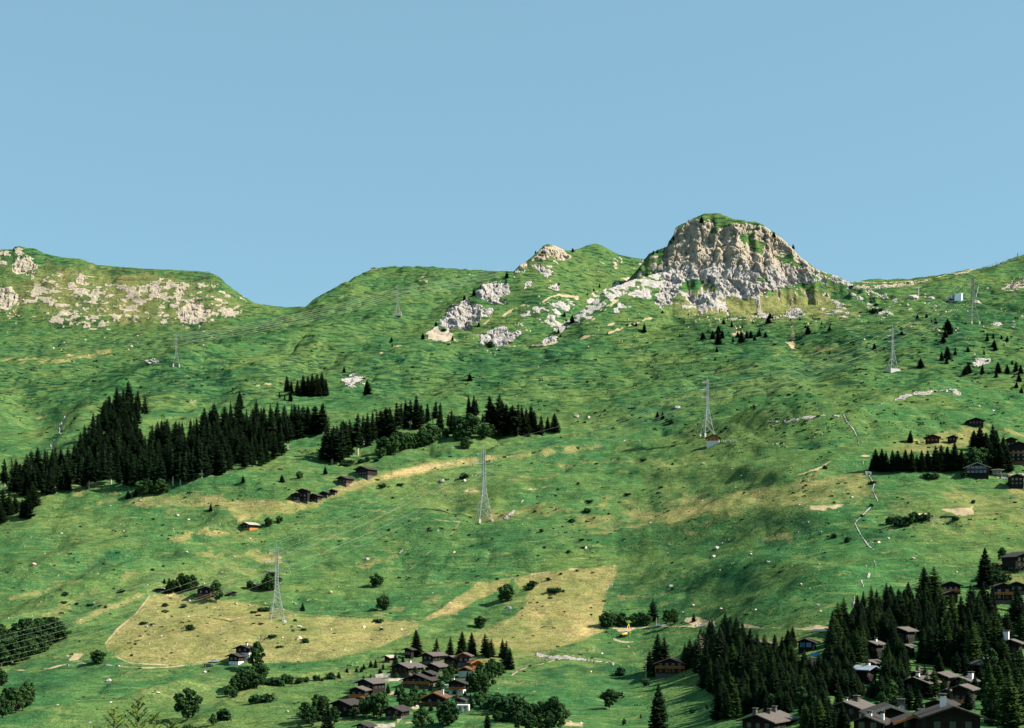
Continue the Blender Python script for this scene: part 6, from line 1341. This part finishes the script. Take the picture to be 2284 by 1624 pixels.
put('4', [(1500, 1262, 80)], [('full', 0)], 'tiny pointed spruce in front of the white chimneyed slab roof')
put('4', [(1965, 1330, 360), (2000, 1530, 420), (2080, 1480, 450), (2150, 1610, 520), (2240, 1520, 500), (2235, 1220, 350), (2110, 1260, 320), (2020, 1260, 260), (2280, 1400, 350)], [('lar', 0), ('lar', 1), ('lar', 2)], 'large yellow green tree at the lower right corner, # from the left', 'yellow green trees at the lower right corner', 'larch')
put('4', [(330, 1620, 260), (450, 1600, 280), (530, 1620, 250), (390, 1650, 230), (800, 1510, 130)], [('lar', 2), ('brl', 1), ('lar', 0)], 'yellow green tree between the front roofs at the lower edge, # from the left', 'yellow green trees at the lower edge', 'larch')
# road side
put('3', [(1260, 625, 205)], [('lar', 1)], 'dark open larch rising behind the white pickup', None, 'larch')
put('3', [(845, 685, 115), (885, 680, 110), (930, 672, 100), (980, 672, 112), (1100, 672, 100), (1140, 668, 110), (1182, 662, 95), (820, 680, 60), (1215, 665, 80)], [('bro', 0), ('bro', 3), ('bro', 1)], 'dark bush in the hedge along the gravel road, # from the left', 'hedge bushes along the gravel road', 'bush')
put('3', [(1445, 662, 125), (1385, 652, 110)], [('brl', 0)], 'pale brownish small tree right of the white pickup, # of two from the left', None, 'broadleaf tree')
put('3', [(1622, 632, 78)], [('full', 0)], 'neat little spruce on the road bank')
put('3', [(868, 1415, 170), (960, 1115, 90), (1205, 1205, 80), (880, 1330, 90), (1000, 1560, 60), (1740, 1420, 50), (1610, 1450, 50), (1150, 1500, 40), (1230, 1080, 60)], [('bro', 2), ('shr', 1), ('shr', 2)], 'small bush on the grass between the two villages, # from the left', 'bushes between the villages', 'bush')
put('3', [(40, 1510, 175), (110, 1530, 175), (180, 1540, 165), (250, 1510, 155), (312, 1510, 155), (380, 1570, 250), (430, 1600, 200), (60, 1600, 160), (150, 1610, 150), (240, 1610, 150), (330, 1610, 170)], [('bro', 0), ('bro', 2), ('bro', 1)], 'dark broadleaf tree in the clump right of the hamlet, # from the left', 'trees right of the hamlet', 'broadleaf tree')
# hamlet trees
put('2', [(1432, 935, 235)], [('big', 2)], 'tallest broad spruce at the upper left of the hamlet')
put('2', [(1240, 1060, 155), (1312, 1015, 85)], [('con', 3)], 'slim spruce left of the tallest at the hamlet top, # of two')
put('2', [(1612, 945, 170), (1735, 955, 190), (1840, 935, 220), (1925, 940, 215), (2200, 950, 170), (2232, 1020, 220), (2270, 1060, 200)], [('big', 1), ('con', 3), ('con', 1)], 'dark spruce in the row behind the top roofs of the hamlet, # from the left', 'spruce row behind the hamlet')
put('2', [(2040, 935, 200), (2100, 950, 170), (2070, 960, 140)], [('lar', 0), ('lar', 1)], 'open crowned dark larch behind the orange gabled chalet, # from the left', 'larches behind the hamlet', 'larch')
put('2', [(1135, 1062, 65), (1105, 1112, 72), (1022, 1042, 70), (1068, 1048, 85), (942, 1082, 52), (960, 1062, 62), (897, 1082, 46), (812, 1087, 50), (740, 1142, 70), (960, 1152, 42), (1025, 1132, 42), (590, 1165, 40), (560, 1160, 60)], [('full', 0), ('con', 3), ('full', 1)], 'young spruce planted on the lawn left of the hamlet, # from the left', 'young spruces left of the hamlet', 'young spruce')
put('2', [(655, 1145, 62), (670, 1140, 50), (400, 1185, 62), (450, 1180, 50), (530, 1165, 50), (260, 1190, 80), (180, 1210, 90), (120, 1200, 90), (300, 1190, 70)], [('shr', 0), ('shr', 1), ('bro', 3)], 'flowering bush in the hedge left of the hamlet, # from the left', 'hedge left of the hamlet', 'bush')
put('2', [(2000, 1120, 115), (2062, 1110, 105), (2165, 1130, 120), (2030, 1300, 200), (1985, 1260, 180), (2060, 1250, 160), (2110, 1160, 150), (1740, 1150, 125), (1690, 1110, 62), (1640, 1180, 60), (2100, 1090, 120)], [('bro', 0), ('bro', 2), ('bro', 1)], 'bushy garden tree in the upper right of the hamlet, # from the left', 'garden trees of the hamlet', 'broadleaf tree')
put('2', [(1180, 1275, 95), (1272, 1345, 105), (1910, 1405, 135), (1860, 1305, 62), (1380, 1290, 70), (1500, 1290, 70)], [('full', 0), ('con', 3)], 'small spruce between the lower houses of the hamlet, # from the left', 'small spruces of the hamlet')
put('2', [(1330, 1415, 135), (1420, 1340, 125), (1390, 1380, 115), (1480, 1360, 95), (1050, 1490, 200), (1112, 1500, 215), (960, 1480, 150), (990, 1450, 140), (2000, 1380, 125), (2062, 1370, 100), (1600, 1290, 60), (930, 1400, 60)], [('bro', 0), ('bro', 2), ('bro', 1)], 'dark bushy tree between the lower houses of the hamlet, # from the left', 'garden trees of the lower hamlet', 'broadleaf tree')
put('2', [(1705, 1570, 215)], [('bro', 1)], 'big round dark tree below the orange edged double gable', None, 'broadleaf tree')
put('2', [(1480, 1600, 195)], [('bro', 0)], 'big round dark tree right of the pale footpath at the hamlet bottom', None, 'broadleaf tree')
put('2', [(2068, 1620, 190)], [('con', 3)], 'thin dark spruce at the lower edge right of the hamlet')
put('2', [(2130, 1410, 105), (2200, 1430, 155), (2250, 1410, 165), (2150, 1520, 90), (1570, 1545, 42), (2230, 1520, 90)], [('bro', 1), ('shr', 1)], 'dark bushy tree on the slope right of the hamlet, # from the left', 'bushy trees right of the hamlet', 'broadleaf tree')
put('2', [(450, 1545, 180), (500, 1570, 165), (582, 1510, 230), (540, 1480, 190), (612, 1410, 110), (700, 1550, 150), (470, 1470, 100)], [('bro', 2), ('lar', 2), ('bro', 0)], 'dark bushy tree in the clump left of the large black chalet, # from the left', 'clump left of the hamlet', 'broadleaf tree')
put('2', [(642, 1600, 260)], [('full', 0)], 'stout dark spruce at the lower edge in front of the clump left of the hamlet')
put('2', [(8, 1065, 235)], [('bro', 2)], 'tall dark tree right against the white walled chalet at the foot of the dry field', None, 'broadleaf tree')
put('2', [(45, 1160, 140), (30, 1360, 100), (-20, 1130, 110)], [('bro', 3), ('shr', 1)], 'dark bush below the white walled chalet, # from the left', None, 'bush')
put('2', [(1072, 325, 112)], [('bro', 1)], 'broad round bush alone on the meadow with a stony foot, upper of two', None, 'broadleaf tree')
put('2', [(1130, 535, 118)], [('bro', 3)], 'round lone bush above the dry field boundary, lower of two', None, 'broadleaf tree')
put('2', [(418, 541, 82)], [('full', 0)], 'small lone spruce just right of the front pylon')
put('2', [(130, 358, 165), (80, 350, 80), (30, 350, 50)], [('bro', 1)], 'dark tree behind the front pylon, # from the left', None, 'broadleaf tree')
put('2', [(2230, 455, 135)], [('bro', 3)], 'round bush on the dry slope above the grey boulder', None, 'bush')
put('2', [(1995, 692, 95)], [('bro', 3)], 'round dark bush above the row of hamlet spruces', None, 'bush')
put('2', [(40, 660, 22), (430, 822, 46), (140, 775, 34), (185, 690, 14), (430, 712, 26), (345, 630, 24), (205, 865, 26), (60, 545, 50), (1090, 640, 40), (1115, 710, 24), (15, 585, 22)], [('shr', 0), ('shr', 1)], 'dark shrub in the right part of the dry field, # from the left', 'shrubs of the dry field', 'shrub')
# left edge
put('1', [(15, 830, 165), (120, 900, 190), (200, 905, 270), (262, 885, 260), (332, 875, 250), (402, 855, 240), (462, 835, 225), (520, 805, 160), (562, 792, 105), (60, 1005, 220), (132, 1022, 205), (200, 1005, 190), (262, 965, 170), (330, 925, 150), (10, 1040, 200), (90, 960, 230), (400, 900, 160)], [('bro', 0), ('bro', 2), ('bro', 1)], 'dark tree in the large clump at the left edge, # from the left', 'large tree clump at the left edge', 'broadleaf tree')
put('1', [(0, 1210, 150), (42, 1195, 105), (60, 1450, 210), (140, 1450, 215), (202, 1430, 205), (245, 1390, 185), (20, 1495, 190), (232, 1270, 95), (282, 1245, 65), (100, 1400, 170)], [('bro', 0), ('bro', 2)], 'brownish dark tree under the cables at the lower left edge, # from the left', 'trees at the lower left edge', 'broadleaf tree')
put('1', [(868, 1012, 110)], [('bro', 3)], 'round dark bush standing on the cart track left of the dry field', None, 'bush')
put('1', [(1675, 1515, 265)], [('bro', 1)], 'big round green tree standing alone at the lower left', None, 'broadleaf tree')
put('1', [(2005, 1515, 125), (1900, 1565, 105), (2085, 1310, 60), (1700, 1640, 110), (2240, 1370, 50)], [('bro', 2), ('shr', 2)], 'small tree right of the big round one at the lower left, # from the left', None, 'broadleaf tree')
put('1', [(2080, 1270, 120), (2130, 1250, 160), (2185, 1240, 165), (2250, 1225, 160), (2050, 1300, 90), (2290, 1230, 130)], [('bro', 0), ('bro', 1)], 'dark tree in the group below the parked cars, # from the left', 'tree group below the parked cars', 'broadleaf tree')
put('1', [(1510, 375, 135), (1545, 365, 100), (1572, 362, 115), (1620, 355, 145), (1665, 350, 125), (1715, 355, 130), (1465, 292, 52), (1740, 350, 90)], [('bro', 2), ('full', 2), ('bro', 0)], 'dark tree in the row at the top of the dry field, # from the left', 'tree row at the top of the dry field', 'tree')
put('1', [(1928, 462, 190)], [('bro', 2)], 'tall dark tree right against the small blue windowed chalet', None, 'broadleaf tree')
put('1', [(2232, 345, 70)], [('bro', 3)], 'round dark tree left of the small reddish hut', None, 'broadleaf tree')
put('1', [(1080, 372, 34), (590, 402, 40), (570, 470, 26), (1682, 712, 60), (1278, 662, 36), (1470, 502, 40), (1470, 552, 30), (1530, 592, 16), (1645, 510, 40), (1210, 842, 26), (1172, 942, 26), (690, 482, 26), (810, 492, 26), (945, 512, 30), (1360, 665, 22), (1530, 915, 14), (1360, 175, 20), (1455, 145, 20), (1635, 122, 18), (985, 570, 18), (890, 495, 16), (1660, 640, 10), (1965, 580, 12), (2255, 560, 28), (1860, 600, 12), (2240, 660, 12), (1850, 515, 14)], [('shr', 0), ('shr', 1), ('shr', 2)], 'small dark shrub dotted over the lower left meadow, # from the left', 'shrubs of the lower left meadow', 'shrub')
put('3', [(180, 330, 70), (320, 265, 30), (440, 215, 22), (365, 375, 55), (460, 365, 20), (225, 468, 18), (275, 500, 14), (345, 430, 22), (580, 185, 20), (150, 350, 40), (505, 20, 30), (1430, 115, 20), (1545, 35, 14), (1430, 345, 22), (50, 230, 18)], [('shr', 0), ('shr', 1)], 'small dark shrub on the dry slope and meadow right of it, # from the left', 'shrubs of the dry slope', 'shrub')
put('E', [(830, 705, 44), (275, 760, 26), (390, 750, 20), (1660, 862, 22), (1650, 935, 40), (1540, 1000, 34), (1340, 1058, 22), (1610, 1118, 18), (1300, 925, 14), (1790, 945, 16), (1450, 780, 14), (1705, 608, 14), (2140, 765, 14), (2220, 610, 14), (2020, 585, 20), (1915, 815, 20), (1590, 740, 16), (730, 560, 12), (320, 1050, 16), (1360, 1170, 18), (710, 920, 14)], [('shr', 0), ('shr', 1)], 'small dark shrub dotted over the middle meadow, # from the left', 'shrubs of the middle meadow', 'shrub')
put('A', [(1280, 1500 - 90, 10)], [('shr', 0)], 'faint shrub on the knoll behind the long forest', None, 'shrub')

def base_of(kind):
    k, i = kind
    return {'con': (CON, 16.0), 'full': (FULL, 16.0), 'big': (BIGC, 16.0), 'lar': (LAR, 16.0), 'dead': (DEADC, 16.0), 'bro': (BRO, (11, 9, 12, 7.5)), 'brl': (BRL, (10, 9)), 'shr': (SHR, (2.0, 1.8, 2.6))}[k]
CONF = [q for q in TREES if q[0][0] in ('con', 'full', 'big', 'lar', 'dead')]; REST = [q for q in TREES if q[0][0] not in ('con', 'full', 'big', 'lar', 'dead')]
CONF.sort(key=lambda q: -q[2] / q[1].y)
for q in TREES:
    if len(q[3].split()) > 16: print('LONG', len(q[3].split()), q[3])
print('conifers', len(CONF), 'others', len(REST))
far_c = CONF[300:]
for o_ in C.objects:
    if o_.parent is None and o_.get('label') and 'kind' not in o_: o_['kind'] = 'thing'
for kind, p, h, lb, grp, cat, _ in CONF[:300] + REST:
    ms, H0 = base_of(kind); H0 = H0[kind[1]] if isinstance(H0, tuple) else H0
    nm = {'con': 'spruce_tree', 'full': 'spruce_tree', 'big': 'spruce_tree', 'lar': 'larch_tree', 'dead': 'spruce_tree', 'bro': 'broadleaf_tree', 'brl': 'broadleaf_tree', 'shr': 'shrub'}[kind[0]]
    s_ = h / H0 * (1.12 if kind[0] in ('bro', 'brl') else 1.0); rz = R.uniform(0, 6.28)
    sxy = {'con': R.uniform(1.15, 1.75), 'big': R.uniform(1.05, 1.4), 'full': R.uniform(1.05, 1.35), 'lar': R.uniform(1.2, 1.6)}.get(kind[0], R.uniform(.95, 1.15))
    loc = p.copy(); loc.z -= 0.15
    if kind[0] == 'shr':
        o = link(nm, ms[kind[1]], None, loc); o.rotation_euler = (0, 0, rz); o.scale = (s_ * 1.15, s_ * 1.15, s_); tag(o, lb, cat, grp); continue
    o = thing(nm, lb, cat, loc, rz, grp, 1.0); o.scale = (s_ * sxy, s_ * sxy, s_)
    tk, cr = ms[kind[1]]
    for n_, m_ in (('trunk', tk), ('crown', cr)):
        c = bpy.data.objects.new(n_, m_); C.objects.link(c); c.parent = o
# the smaller rest of the conifers: one object
if far_c:
    V_, F_ = [], []; off = 0
    cache = {}
    for kind, p, h, lb, grp, cat, _ in far_c:
        ms, H0 = base_of(kind); me_ = ms[kind[1]][1]
        if me_.name not in cache:
            a_ = np.empty(len(me_.vertices) * 3, np.float32); me_.vertices.foreach_get('co', a_); cache[me_.name] = (a_.reshape(-1, 3), [tuple(q.vertices) for q in me_.polygons])
        a_, f_ = cache[me_.name]; s_ = h / H0; r_ = R.uniform(0, 6.28); c_, n_ = math.cos(r_), math.sin(r_)
        b_ = np.stack([(a_[:, 0] * c_ - a_[:, 1] * n_) * s_ * 1.45 + p.x, (a_[:, 0] * n_ + a_[:, 1] * c_) * s_ * 1.45 + p.y, a_[:, 2] * s_ + p.z - .2], 1)
        V_.append(b_); F_ += [tuple(i + off for i in q) for q in f_]; off += len(b_)
    me_ = bpy.data.meshes.new('spruce_trees'); me_.from_pydata(np.concatenate(V_).tolist(), [], F_); me_.materials.append(M['spruce'])
    tag(link('spruce_trees', me_), 'the remaining small spruces packed in the forests and dotted over the far slopes', 'spruces', None, 'stuff')

# ------------------------------------------------------------------ tree tops close to the camera, rising from below the lower edge
def near_larch(u, v, Y, label, seed):
    x = (u - CX) / FP * Y; ztop = (HZ - v) / FP * Y; zg = zat(x, Y); r = random.Random(seed)
    t = thing('larch_tree', label, 'larch', (x, Y, zg)); H = ztop - zg; tk = MB(); cr = MB()
    tk.tube((0, 0, -.5), (0, 0, H * .9), .16, .03, 8); tk.tube((0, 0, H * .9), (0, 0, H), .02, .004, 6)
    for k in range(46):
        f = .25 + .75 * (k + r.random()) / 46; z = H * f; L = (1 - f) * 2.6 + .12; a = k * 2.4
        d = Vector((math.cos(a), math.sin(a), .45)); e = Vector((0, 0, z)) + d * L
        tk.tube((0, 0, z), e, .018, .005, 4)
        n = int(10 + L * 26)
        for i in range(n):
            q = Vector((0, 0, z)).lerp(e, (i + 1) / n); 
            for _ in range(7):
                dd = Vector((r.uniform(-1, 1), r.uniform(-1, 1), r.uniform(-.3, 1))).normalized() * r.uniform(.02, .055); sd = dd.orthogonal().normalized() * .006
                cr.add([q - sd, q + sd, q + dd], [(0, 1, 2)])
    for k in range(26):
        z = H - .02 - .75 * (k / 26) ** 1.1; L = .05 + .42 * (H - z) * r.uniform(.6, 1.3); a = k * 2.4 + r.random(); d = Vector((math.cos(a), math.sin(a), r.uniform(.5, 1.1))); e = Vector((0, 0, z)) + d * L
        tk.tube((0, 0, z), e, .006, .003, 4)
        for i in range(int(8 + L * 60)):
            q = Vector((0, 0, z)).lerp(e, r.random())
            for _ in range(6):
                dd = Vector((r.uniform(-1, 1), r.uniform(-1, 1), r.uniform(-.3, 1))).normalized() * r.uniform(.015, .04); sd = dd.orthogonal().normalized() * .007
                cr.add([q - sd, q + sd, q + dd], [(0, 1, 2)])
    tk.build('trunk', 'bark', t); cr.build('crown', 'larch_near', t)
near_larch(308, 1562, 19, 'bright yellow green larch tip poking up nearest the lower left edge, leaning right', 1)
near_larch(255, 1580, 18, 'bright yellow green larch tip left of the tallest near one at the lower left edge', 2)
near_larch(345, 1596, 20, 'dark bladed twig tip right of the tallest near larch at the lower left edge', 3)
near_larch(385, 1608, 19, 'lowest bright larch tip, rightmost of those at the lower left edge', 4)

# ------------------------------------------------------------------ boulders and loose stones
def boulder_mesh(seed, mat):
    r = random.Random(seed); bm = bmesh.new(); bmesh.ops.create_icosphere(bm, subdivisions=2, radius=1)
    cuts = [(Vector((r.uniform(-1, 1), r.uniform(-1, 1), r.uniform(-.3, 1))).normalized(), r.uniform(.45, .85)) for _ in range(9)]
    for v in bm.verts:
        for n_, d_ in cuts:
            e = v.co.dot(n_) - d_
            if e > 0: v.co -= n_ * e
        v.co *= r.uniform(.93, 1.07)
    me_ = bpy.data.meshes.new('boulder'); bm.to_mesh(me_); bm.free(); me_.materials.append(M[mat]); return me_
BM = [boulder_mesh(k, m_) for k, m_ in enumerate(['stone_grey', 'stone_tan', 'stone_pale', 'stone_grey', 'stone_tan'])]
BL = [('1', 310, 125, 60, 1, 'tan boulder'), ('1', 1665, 15, 50, 0, 'grey boulder'), ('1', 2090, 55, 40, 0, 'grey boulder'), ('1', 1820, 300, 45, 2, 'pale split boulder'), ('1', 1980, 195, 40, 0, 'grey boulder'), ('1', 2105, 480, 55, 2, 'pale leaning boulder'), ('1', 2225, 490, 45, 1, 'reddish boulder'),
      ('1', 1410, 1270, 60, 1, 'flat reddish boulder'), ('1', 985, 1355, 36, 0, 'grey boulder'), ('1', 515, 1380, 34, 2, 'pale boulder'), ('1', 970, 1165, 80, 3, 'dark angular boulder'), ('1', 1830, 1085, 55, 3, 'dark hollow boulder'), ('1', 600, 945, 36, 2, 'pale boulder'), ('1', 1970, 1285, 40, 0, 'grey boulder'),
      ('1', 800, 1535, 40, 0, 'flat grey boulder'), ('1', 1180, 615, 40, 0, 'grey boulder'), ('1', 1370, 670, 32, 2, 'pale boulder'), ('1', 1310, 680, 50, 0, 'grey slab'), ('1', 1680, 590, 32, 0, 'grey boulder'), ('1', 1765, 552, 30, 2, 'white boulder'), ('1', 1690, 450, 50, 2, 'pale ragged boulder'),
      ('1', 1330, 835, 34, 2, 'pale boulder'), ('1', 1375, 730, 22, 2, 'pale stone'), ('1', 1440, 765, 32, 0, 'grey boulder'), ('1', 1360, 895, 22, 0, 'grey stone'), ('1', 1575, 828, 22, 2, 'pale stone'), ('1', 1275, 768, 22, 2, 'pale stone'), ('1', 60, 760, 40, 2, 'pale boulder'),
      ('2', 990, 80, 70, 0, 'large grey boulder'), ('2', 665, 375, 62, 1, 'low reddish boulder'), ('2', 735, 325, 32, 2, 'white boulder'), ('2', 1765, 20, 60, 1, 'tan boulder'), ('2', 2250, 515, 85, 0, 'big grey boulder'), ('2', 1730, 468, 34, 2, 'white boulder'), ('2', 385, 680, 70, 2, 'pale flat boulder'),
      ('2', 380, 795, 110, 1, 'wide tan boulder'), ('2', 670, 705, 36, 3, 'dark cleft boulder'), ('2', 1295, 705, 36, 0, 'upright grey boulder'), ('2', 1110, 690, 55, 0, 'grey slab boulder'), ('2', 955, 685, 55, 1, 'tan boulder'), ('2', 1075, 625, 30, 2, 'pale boulder'), ('2', 790, 885, 34, 2, 'pale boulder'),
      ('2', 20, 780, 40, 0, 'grey boulder'), ('2', 240, 780, 32, 1, 'tan boulder'), ('2', 280, 1438, 46, 1, 'tan boulder'), ('2', 1440, 1395, 55, 2, 'pale pointed boulder'), ('2', 1390, 1400, 40, 2, 'pale boulder'), ('2', 2015, 698, 40, 2, 'white boulder'), ('2', 2160, 1235, 26, 1, 'tan boulder'),
      ('3', 890, 305, 50, 0, 'grey boulder'), ('3', 1415, 318, 62, 0, 'grey boulder'), ('3', 1800, 55, 70, 0, 'large grey boulder'), ('3', 2135, 35, 40, 1, 'tan boulder'), ('3', 2275, 100, 30, 1, 'tan boulder'), ('3', 1620, 490, 46, 1, 'tan upright boulder'), ('3', 2170, 532, 46, 1, 'pinkish boulder'), ('3', 1870, 522, 46, 1, 'tan boulder'),
      ('3', 1525, 552, 40, 0, 'grey boulder'), ('3', 720, 890, 40, 2, 'white boulder'), ('3', 800, 922, 44, 2, 'white boulder'), ('3', 700, 1085, 46, 1, 'pinkish boulder'), ('3', 190, 1262, 50, 2, 'pale flat boulder'), ('3', 515, 1530, 46, 2, 'pale boulder'), ('3', 620, 1545, 60, 2, 'pale ragged boulder'), ('3', 655, 382, 18, 2, 'white stone'), ('3', 1460, 560, 30, 0, 'grey boulder'),
      ('4', 440, 487, 44, 2, 'white boulder'), ('4', 465, 545, 50, 1, 'tan boulder'), ('4', 455, 125, 34, 1, 'tan boulder'), ('4', 1300, 75, 58, 1, 'pinkish boulder'), ('4', 1680, 195, 42, 1, 'pinkish boulder'), ('4', 1055, 430, 34, 2, 'white boulder'), ('4', 5, 105, 40, 2, 'white boulder'), ('4', 300, 302, 36, 1, 'tan boulder'), ('4', 870, 145, 36, 1, 'tan patch boulder'),
      ('D', 1190, 950, 38, 0, 'grey boulder'), ('D', 1260, 978, 34, 0, 'grey flat boulder'), ('D', 740, 886, 16, 2, 'white stone'), ('D', 412, 1072, 28, 3, 'dark boulder'), ('D', 940, 853, 34, 0, 'grey boulder'), ('D', 830, 1055, 16, 2, 'white stone'), ('D', 1675, 1105, 18, 2, 'white stone'), ('D', 1160, 1042, 16, 2, 'white stone'), ('D', 2175, 272, 26, 2, 'white boulder'), ('D', 1470, 1012, 18, 2, 'white stone'), ('D', 1600, 1060, 12, 2, 'pale stone'),
      ('E', 670, 722, 66, 2, 'pale ragged boulder'), ('E', 825, 720, 44, 2, 'pale boulder'), ('E', 650, 1052, 24, 2, 'white boulder'), ('E', 1625, 482, 20, 1, 'upright orange boulder'), ('E', 1170, 157, 40, 2, 'pale flat boulder'), ('E', 1990, 457, 42, 2, 'white boulder'), ('E', 1895, 452, 26, 2, 'white stone'), ('E', 1645, 545, 14, 2, 'white stone'), ('E', 1675, 410, 22, 2, 'white stone'), ('E', 1570, 290, 60, 2, 'pale low rocks'), ('E', 1660, 298, 50, 2, 'pale low rocks'), ('E', 1055, 480, 18, 2, 'white stone'), ('E', 655, 480, 20, 2, 'pale stone'),
      ('E', 1985, 905, 24, 2, 'pale stone'), ('E', 1635, 1168, 38, 2, 'pale boulder'), ('E', 1020, 1152, 20, 2, 'pale stone'), ('E', 1215, 1010, 20, 2, 'pale stone'), ('E', 2070, 1000, 26, 2, 'pale stone'), ('E', 170, 450, 40, 2, 'pale fallen log rock'), ('E', 265, 435, 46, 2, 'pale rock'), ('E', 445, 355, 20, 2, 'pale rock'), ('E', 2245, 230, 60, 0, 'grey rocks'),
      ('F', 635, 473, 36, 0, 'grey boulder'), ('F', 503, 850, 26, 0, 'grey boulder'), ('F', 778, 880, 26, 0, 'grey boulder'), ('F', 895, 238, 18, 2, 'white stone'), ('F', 1103, 330, 26, 2, 'white boulder'), ('F', 1200, 462, 24, 2, 'white boulder'), ('F', 2075, 250, 30, 0, 'grey boulder'), ('F', 1980, 225, 40, 1, 'tan boulder'), ('F', 1305, 1135, 42, 1, 'pinkish boulder'), ('F', 1380, 1105, 30, 1, 'pinkish boulder'), ('F', 1910, 1130, 24, 2, 'white upright stone'), ('F', 230, 1170, 60, 0, 'grey boulder'),
      ('F', 1130, 830, 34, 0, 'grey boulder'), ('F', 2275, 905, 36, 0, 'grey boulder'), ('F', 600, 472, 18, 2, 'white stone'), ('F', 140, 605, 44, 1, 'flat tan boulder'), ('F', 930, 1060, 18, 2, 'white stone'), ('F', 395, 685, 16, 2, 'white stone'), ('F', 330, 640, 22, 2, 'white stone'), ('F', 2120, 125, 26, 2, 'white stone'), ('F', 2250, 1075, 20, 2, 'pinkish stone'),
      ('C', 1420, 716, 22, 2, 'white stone'), ('C', 1510, 736, 44, 2, 'white rocks'), ('C', 2200, 885, 50, 2, 'pale flat boulder'), ('C', 2215, 845, 30, 2, 'pale boulder'), ('C', 2155, 1000, 30, 2, 'pale boulder'), ('C', 2040, 625, 36, 2, 'pale rocks'), ('C', 1950, 1068, 36, 1, 'tan rock'), ('C', 1790, 780, 14, 2, 'white stone'), ('C', 2270, 810, 30, 2, 'white rocks'), ('C', 1270, 680, 30, 2, 'pale rocks')]
ARE = {'1': 'lower left meadow', '2': 'lower middle meadow', '3': 'meadow right of the dry slope', '4': 'lower right meadow', 'D': 'left meadow', 'E': 'middle meadow', 'F': 'right meadow', 'C': 'upper right slope'}
from collections import Counter
grp_n = Counter(); tot = Counter((b[0], b[5]) for b in BL)
for c, x, y, sz, k, lb in sorted(BL, key=lambda q: (q[0], q[5], q[1])):
    p = G(c, x, y); w_ = sz / SC[c] * p.y / FP * .44; o = link('boulder', BM[(k + (x % 2) * 0) % 5], None, p + Vector((0, 0, w_ * .15)))
    o.scale = (w_, w_ * .8, w_ * (.62 if 'flat' not in lb else .35)); o.rotation_euler = (R.uniform(-.2, .2), R.uniform(-.2, .2), R.uniform(0, 6))
    grp_n[(c, lb)] += 1; n_ = grp_n[(c, lb)]
    tail = '' if tot[(c, lb)] == 1 else f', {nth(n_)} such from the left'
    near = min((q for q in TREES), key=lambda q: (q[1] - p).length)
    tag(o, f'{lb} lying on the {ARE[c]}{tail}', 'boulder', 'boulders strewn over the meadows')
# loose stones and tussocks nobody could count
def strew(name, label, cat, mat, n, zones, smin, smax, flat, tuft=False, seed=3):
    r = np.random.default_rng(seed); V_, F_ = [], []; off = 0; cnt = 0
    while cnt < n:
        u0, u1, v0, v1, wz = zones[r.integers(len(zones))]
        u = r.uniform(u0, u1); v = r.uniform(v0, v1); i = int(np.clip(np.searchsorted(UC, u), 1, NC - 1))
        nv_ = float(vnoise(np.array([u / 60.0]), np.array([v / 25.0]), seed + 5)[0])
        if r.random() > wz * (0.35 + 0.9 * max(0, nv_ + .2)): cnt += .15; continue
        p = ground(u, v)
        if p.y < 250: continue
        k = min(4, 1 + 0) if r.random() < .7 else 3
        for _ in range(k):
            s_ = smin * (smax / smin) ** (r.random() ** 1.8) * p.y / 1000.0
            q = Vector((p.x + r.normal() * s_ * 2.4 * (k > 1), p.y + r.normal() * s_ * 3 * (k > 1), 0)); q.z = zat(q.x, q.y)
            if tuft:
                for _b in range(9):
                    a_ = r.uniform(0, 6.28); b_ = r.uniform(.3, 1) * s_; c_ = Vector((q.x + math.cos(a_) * b_, q.y + math.sin(a_) * b_, q.z + s_ * flat * r.uniform(.1, .8)))
                    d_ = Vector((r.normal(), r.normal(), r.normal())).normalized(); e_ = d_.orthogonal().normalized() * s_ * .5; f_ = d_.cross(e_)
                    V_ += [tuple(c_ - e_), tuple(c_ + f_), tuple(c_ + e_), tuple(c_ - f_)]; F_.append((off, off + 1, off + 2, off + 3)); off += 4
            else:
                h = s_ * flat; a0 = r.uniform(0, 6.28); ring = [(q.x + math.cos(a0 + a_) * s_ * r.uniform(.7, 1.1), q.y + math.sin(a0 + a_) * s_ * r.uniform(.5, .9), q.z - .3 * s_) for a_ in (0, 1.3, 2.5, 3.8, 5.1)]
                top = [(q.x + (x_ - q.x) * .55, q.y + (y_ - q.y) * .55, q.z + h * r.uniform(.6, 1.1)) for x_, y_, _z in ring]
                V_ += ring + top; F_ += [(off + a_, off + (a_ + 1) % 5, off + 5 + (a_ + 1) % 5, off + 5 + a_) for a_ in range(5)] + [tuple(off + 5 + a_ for a_ in range(5))]; off += 10
        cnt += 1
    me_ = bpy.data.meshes.new(name); me_.from_pydata(V_, [], F_); me_.materials.append(M[mat]); tag(link(name, me_), label, cat, None, 'stuff')
ALL = [(0, 2284, 760, 960, .5), (0, 2284, 960, 1250, .8), (0, 2284, 1200, 1480, 1.0), (200, 1300, 1300, 1500, 1), (1500, 2284, 950, 1400, 1.0), (0, 700, 1050, 1400, 1)]
strew('loose_stones', 'small pale stones strewn through the meadow grass', 'stones', 'stone_pale', 650, ALL, .22, 0.95, .55)
strew('scree', 'broken pale rocks lying below the peak, the rocky hill and the far cliff', 'scree', 'stone_tan', 360, [(1500, 1950, 640, 740, 1), (1900, 2280, 650, 760, .6), (950, 1450, 600, 790, .8), (0, 560, 640, 800, .7)], 0.45, 1.3, .7, seed=9)
strew('heath_tufts', 'low dark heath and tussocks scattered over the slopes', 'ground cover', 'shrub', 2600, [(0, 2284, 750, 980, 1.0), (0, 2284, 800, 1200, 1), (0, 2284, 1150, 1600, 1), (1400, 2284, 700, 1000, 1.0)], .45, 1.7, .45, True, 13)

for o in C.objects:
    if 'label' in o and len(o['label'].split()) > 16: print('LONGL', o['label'])
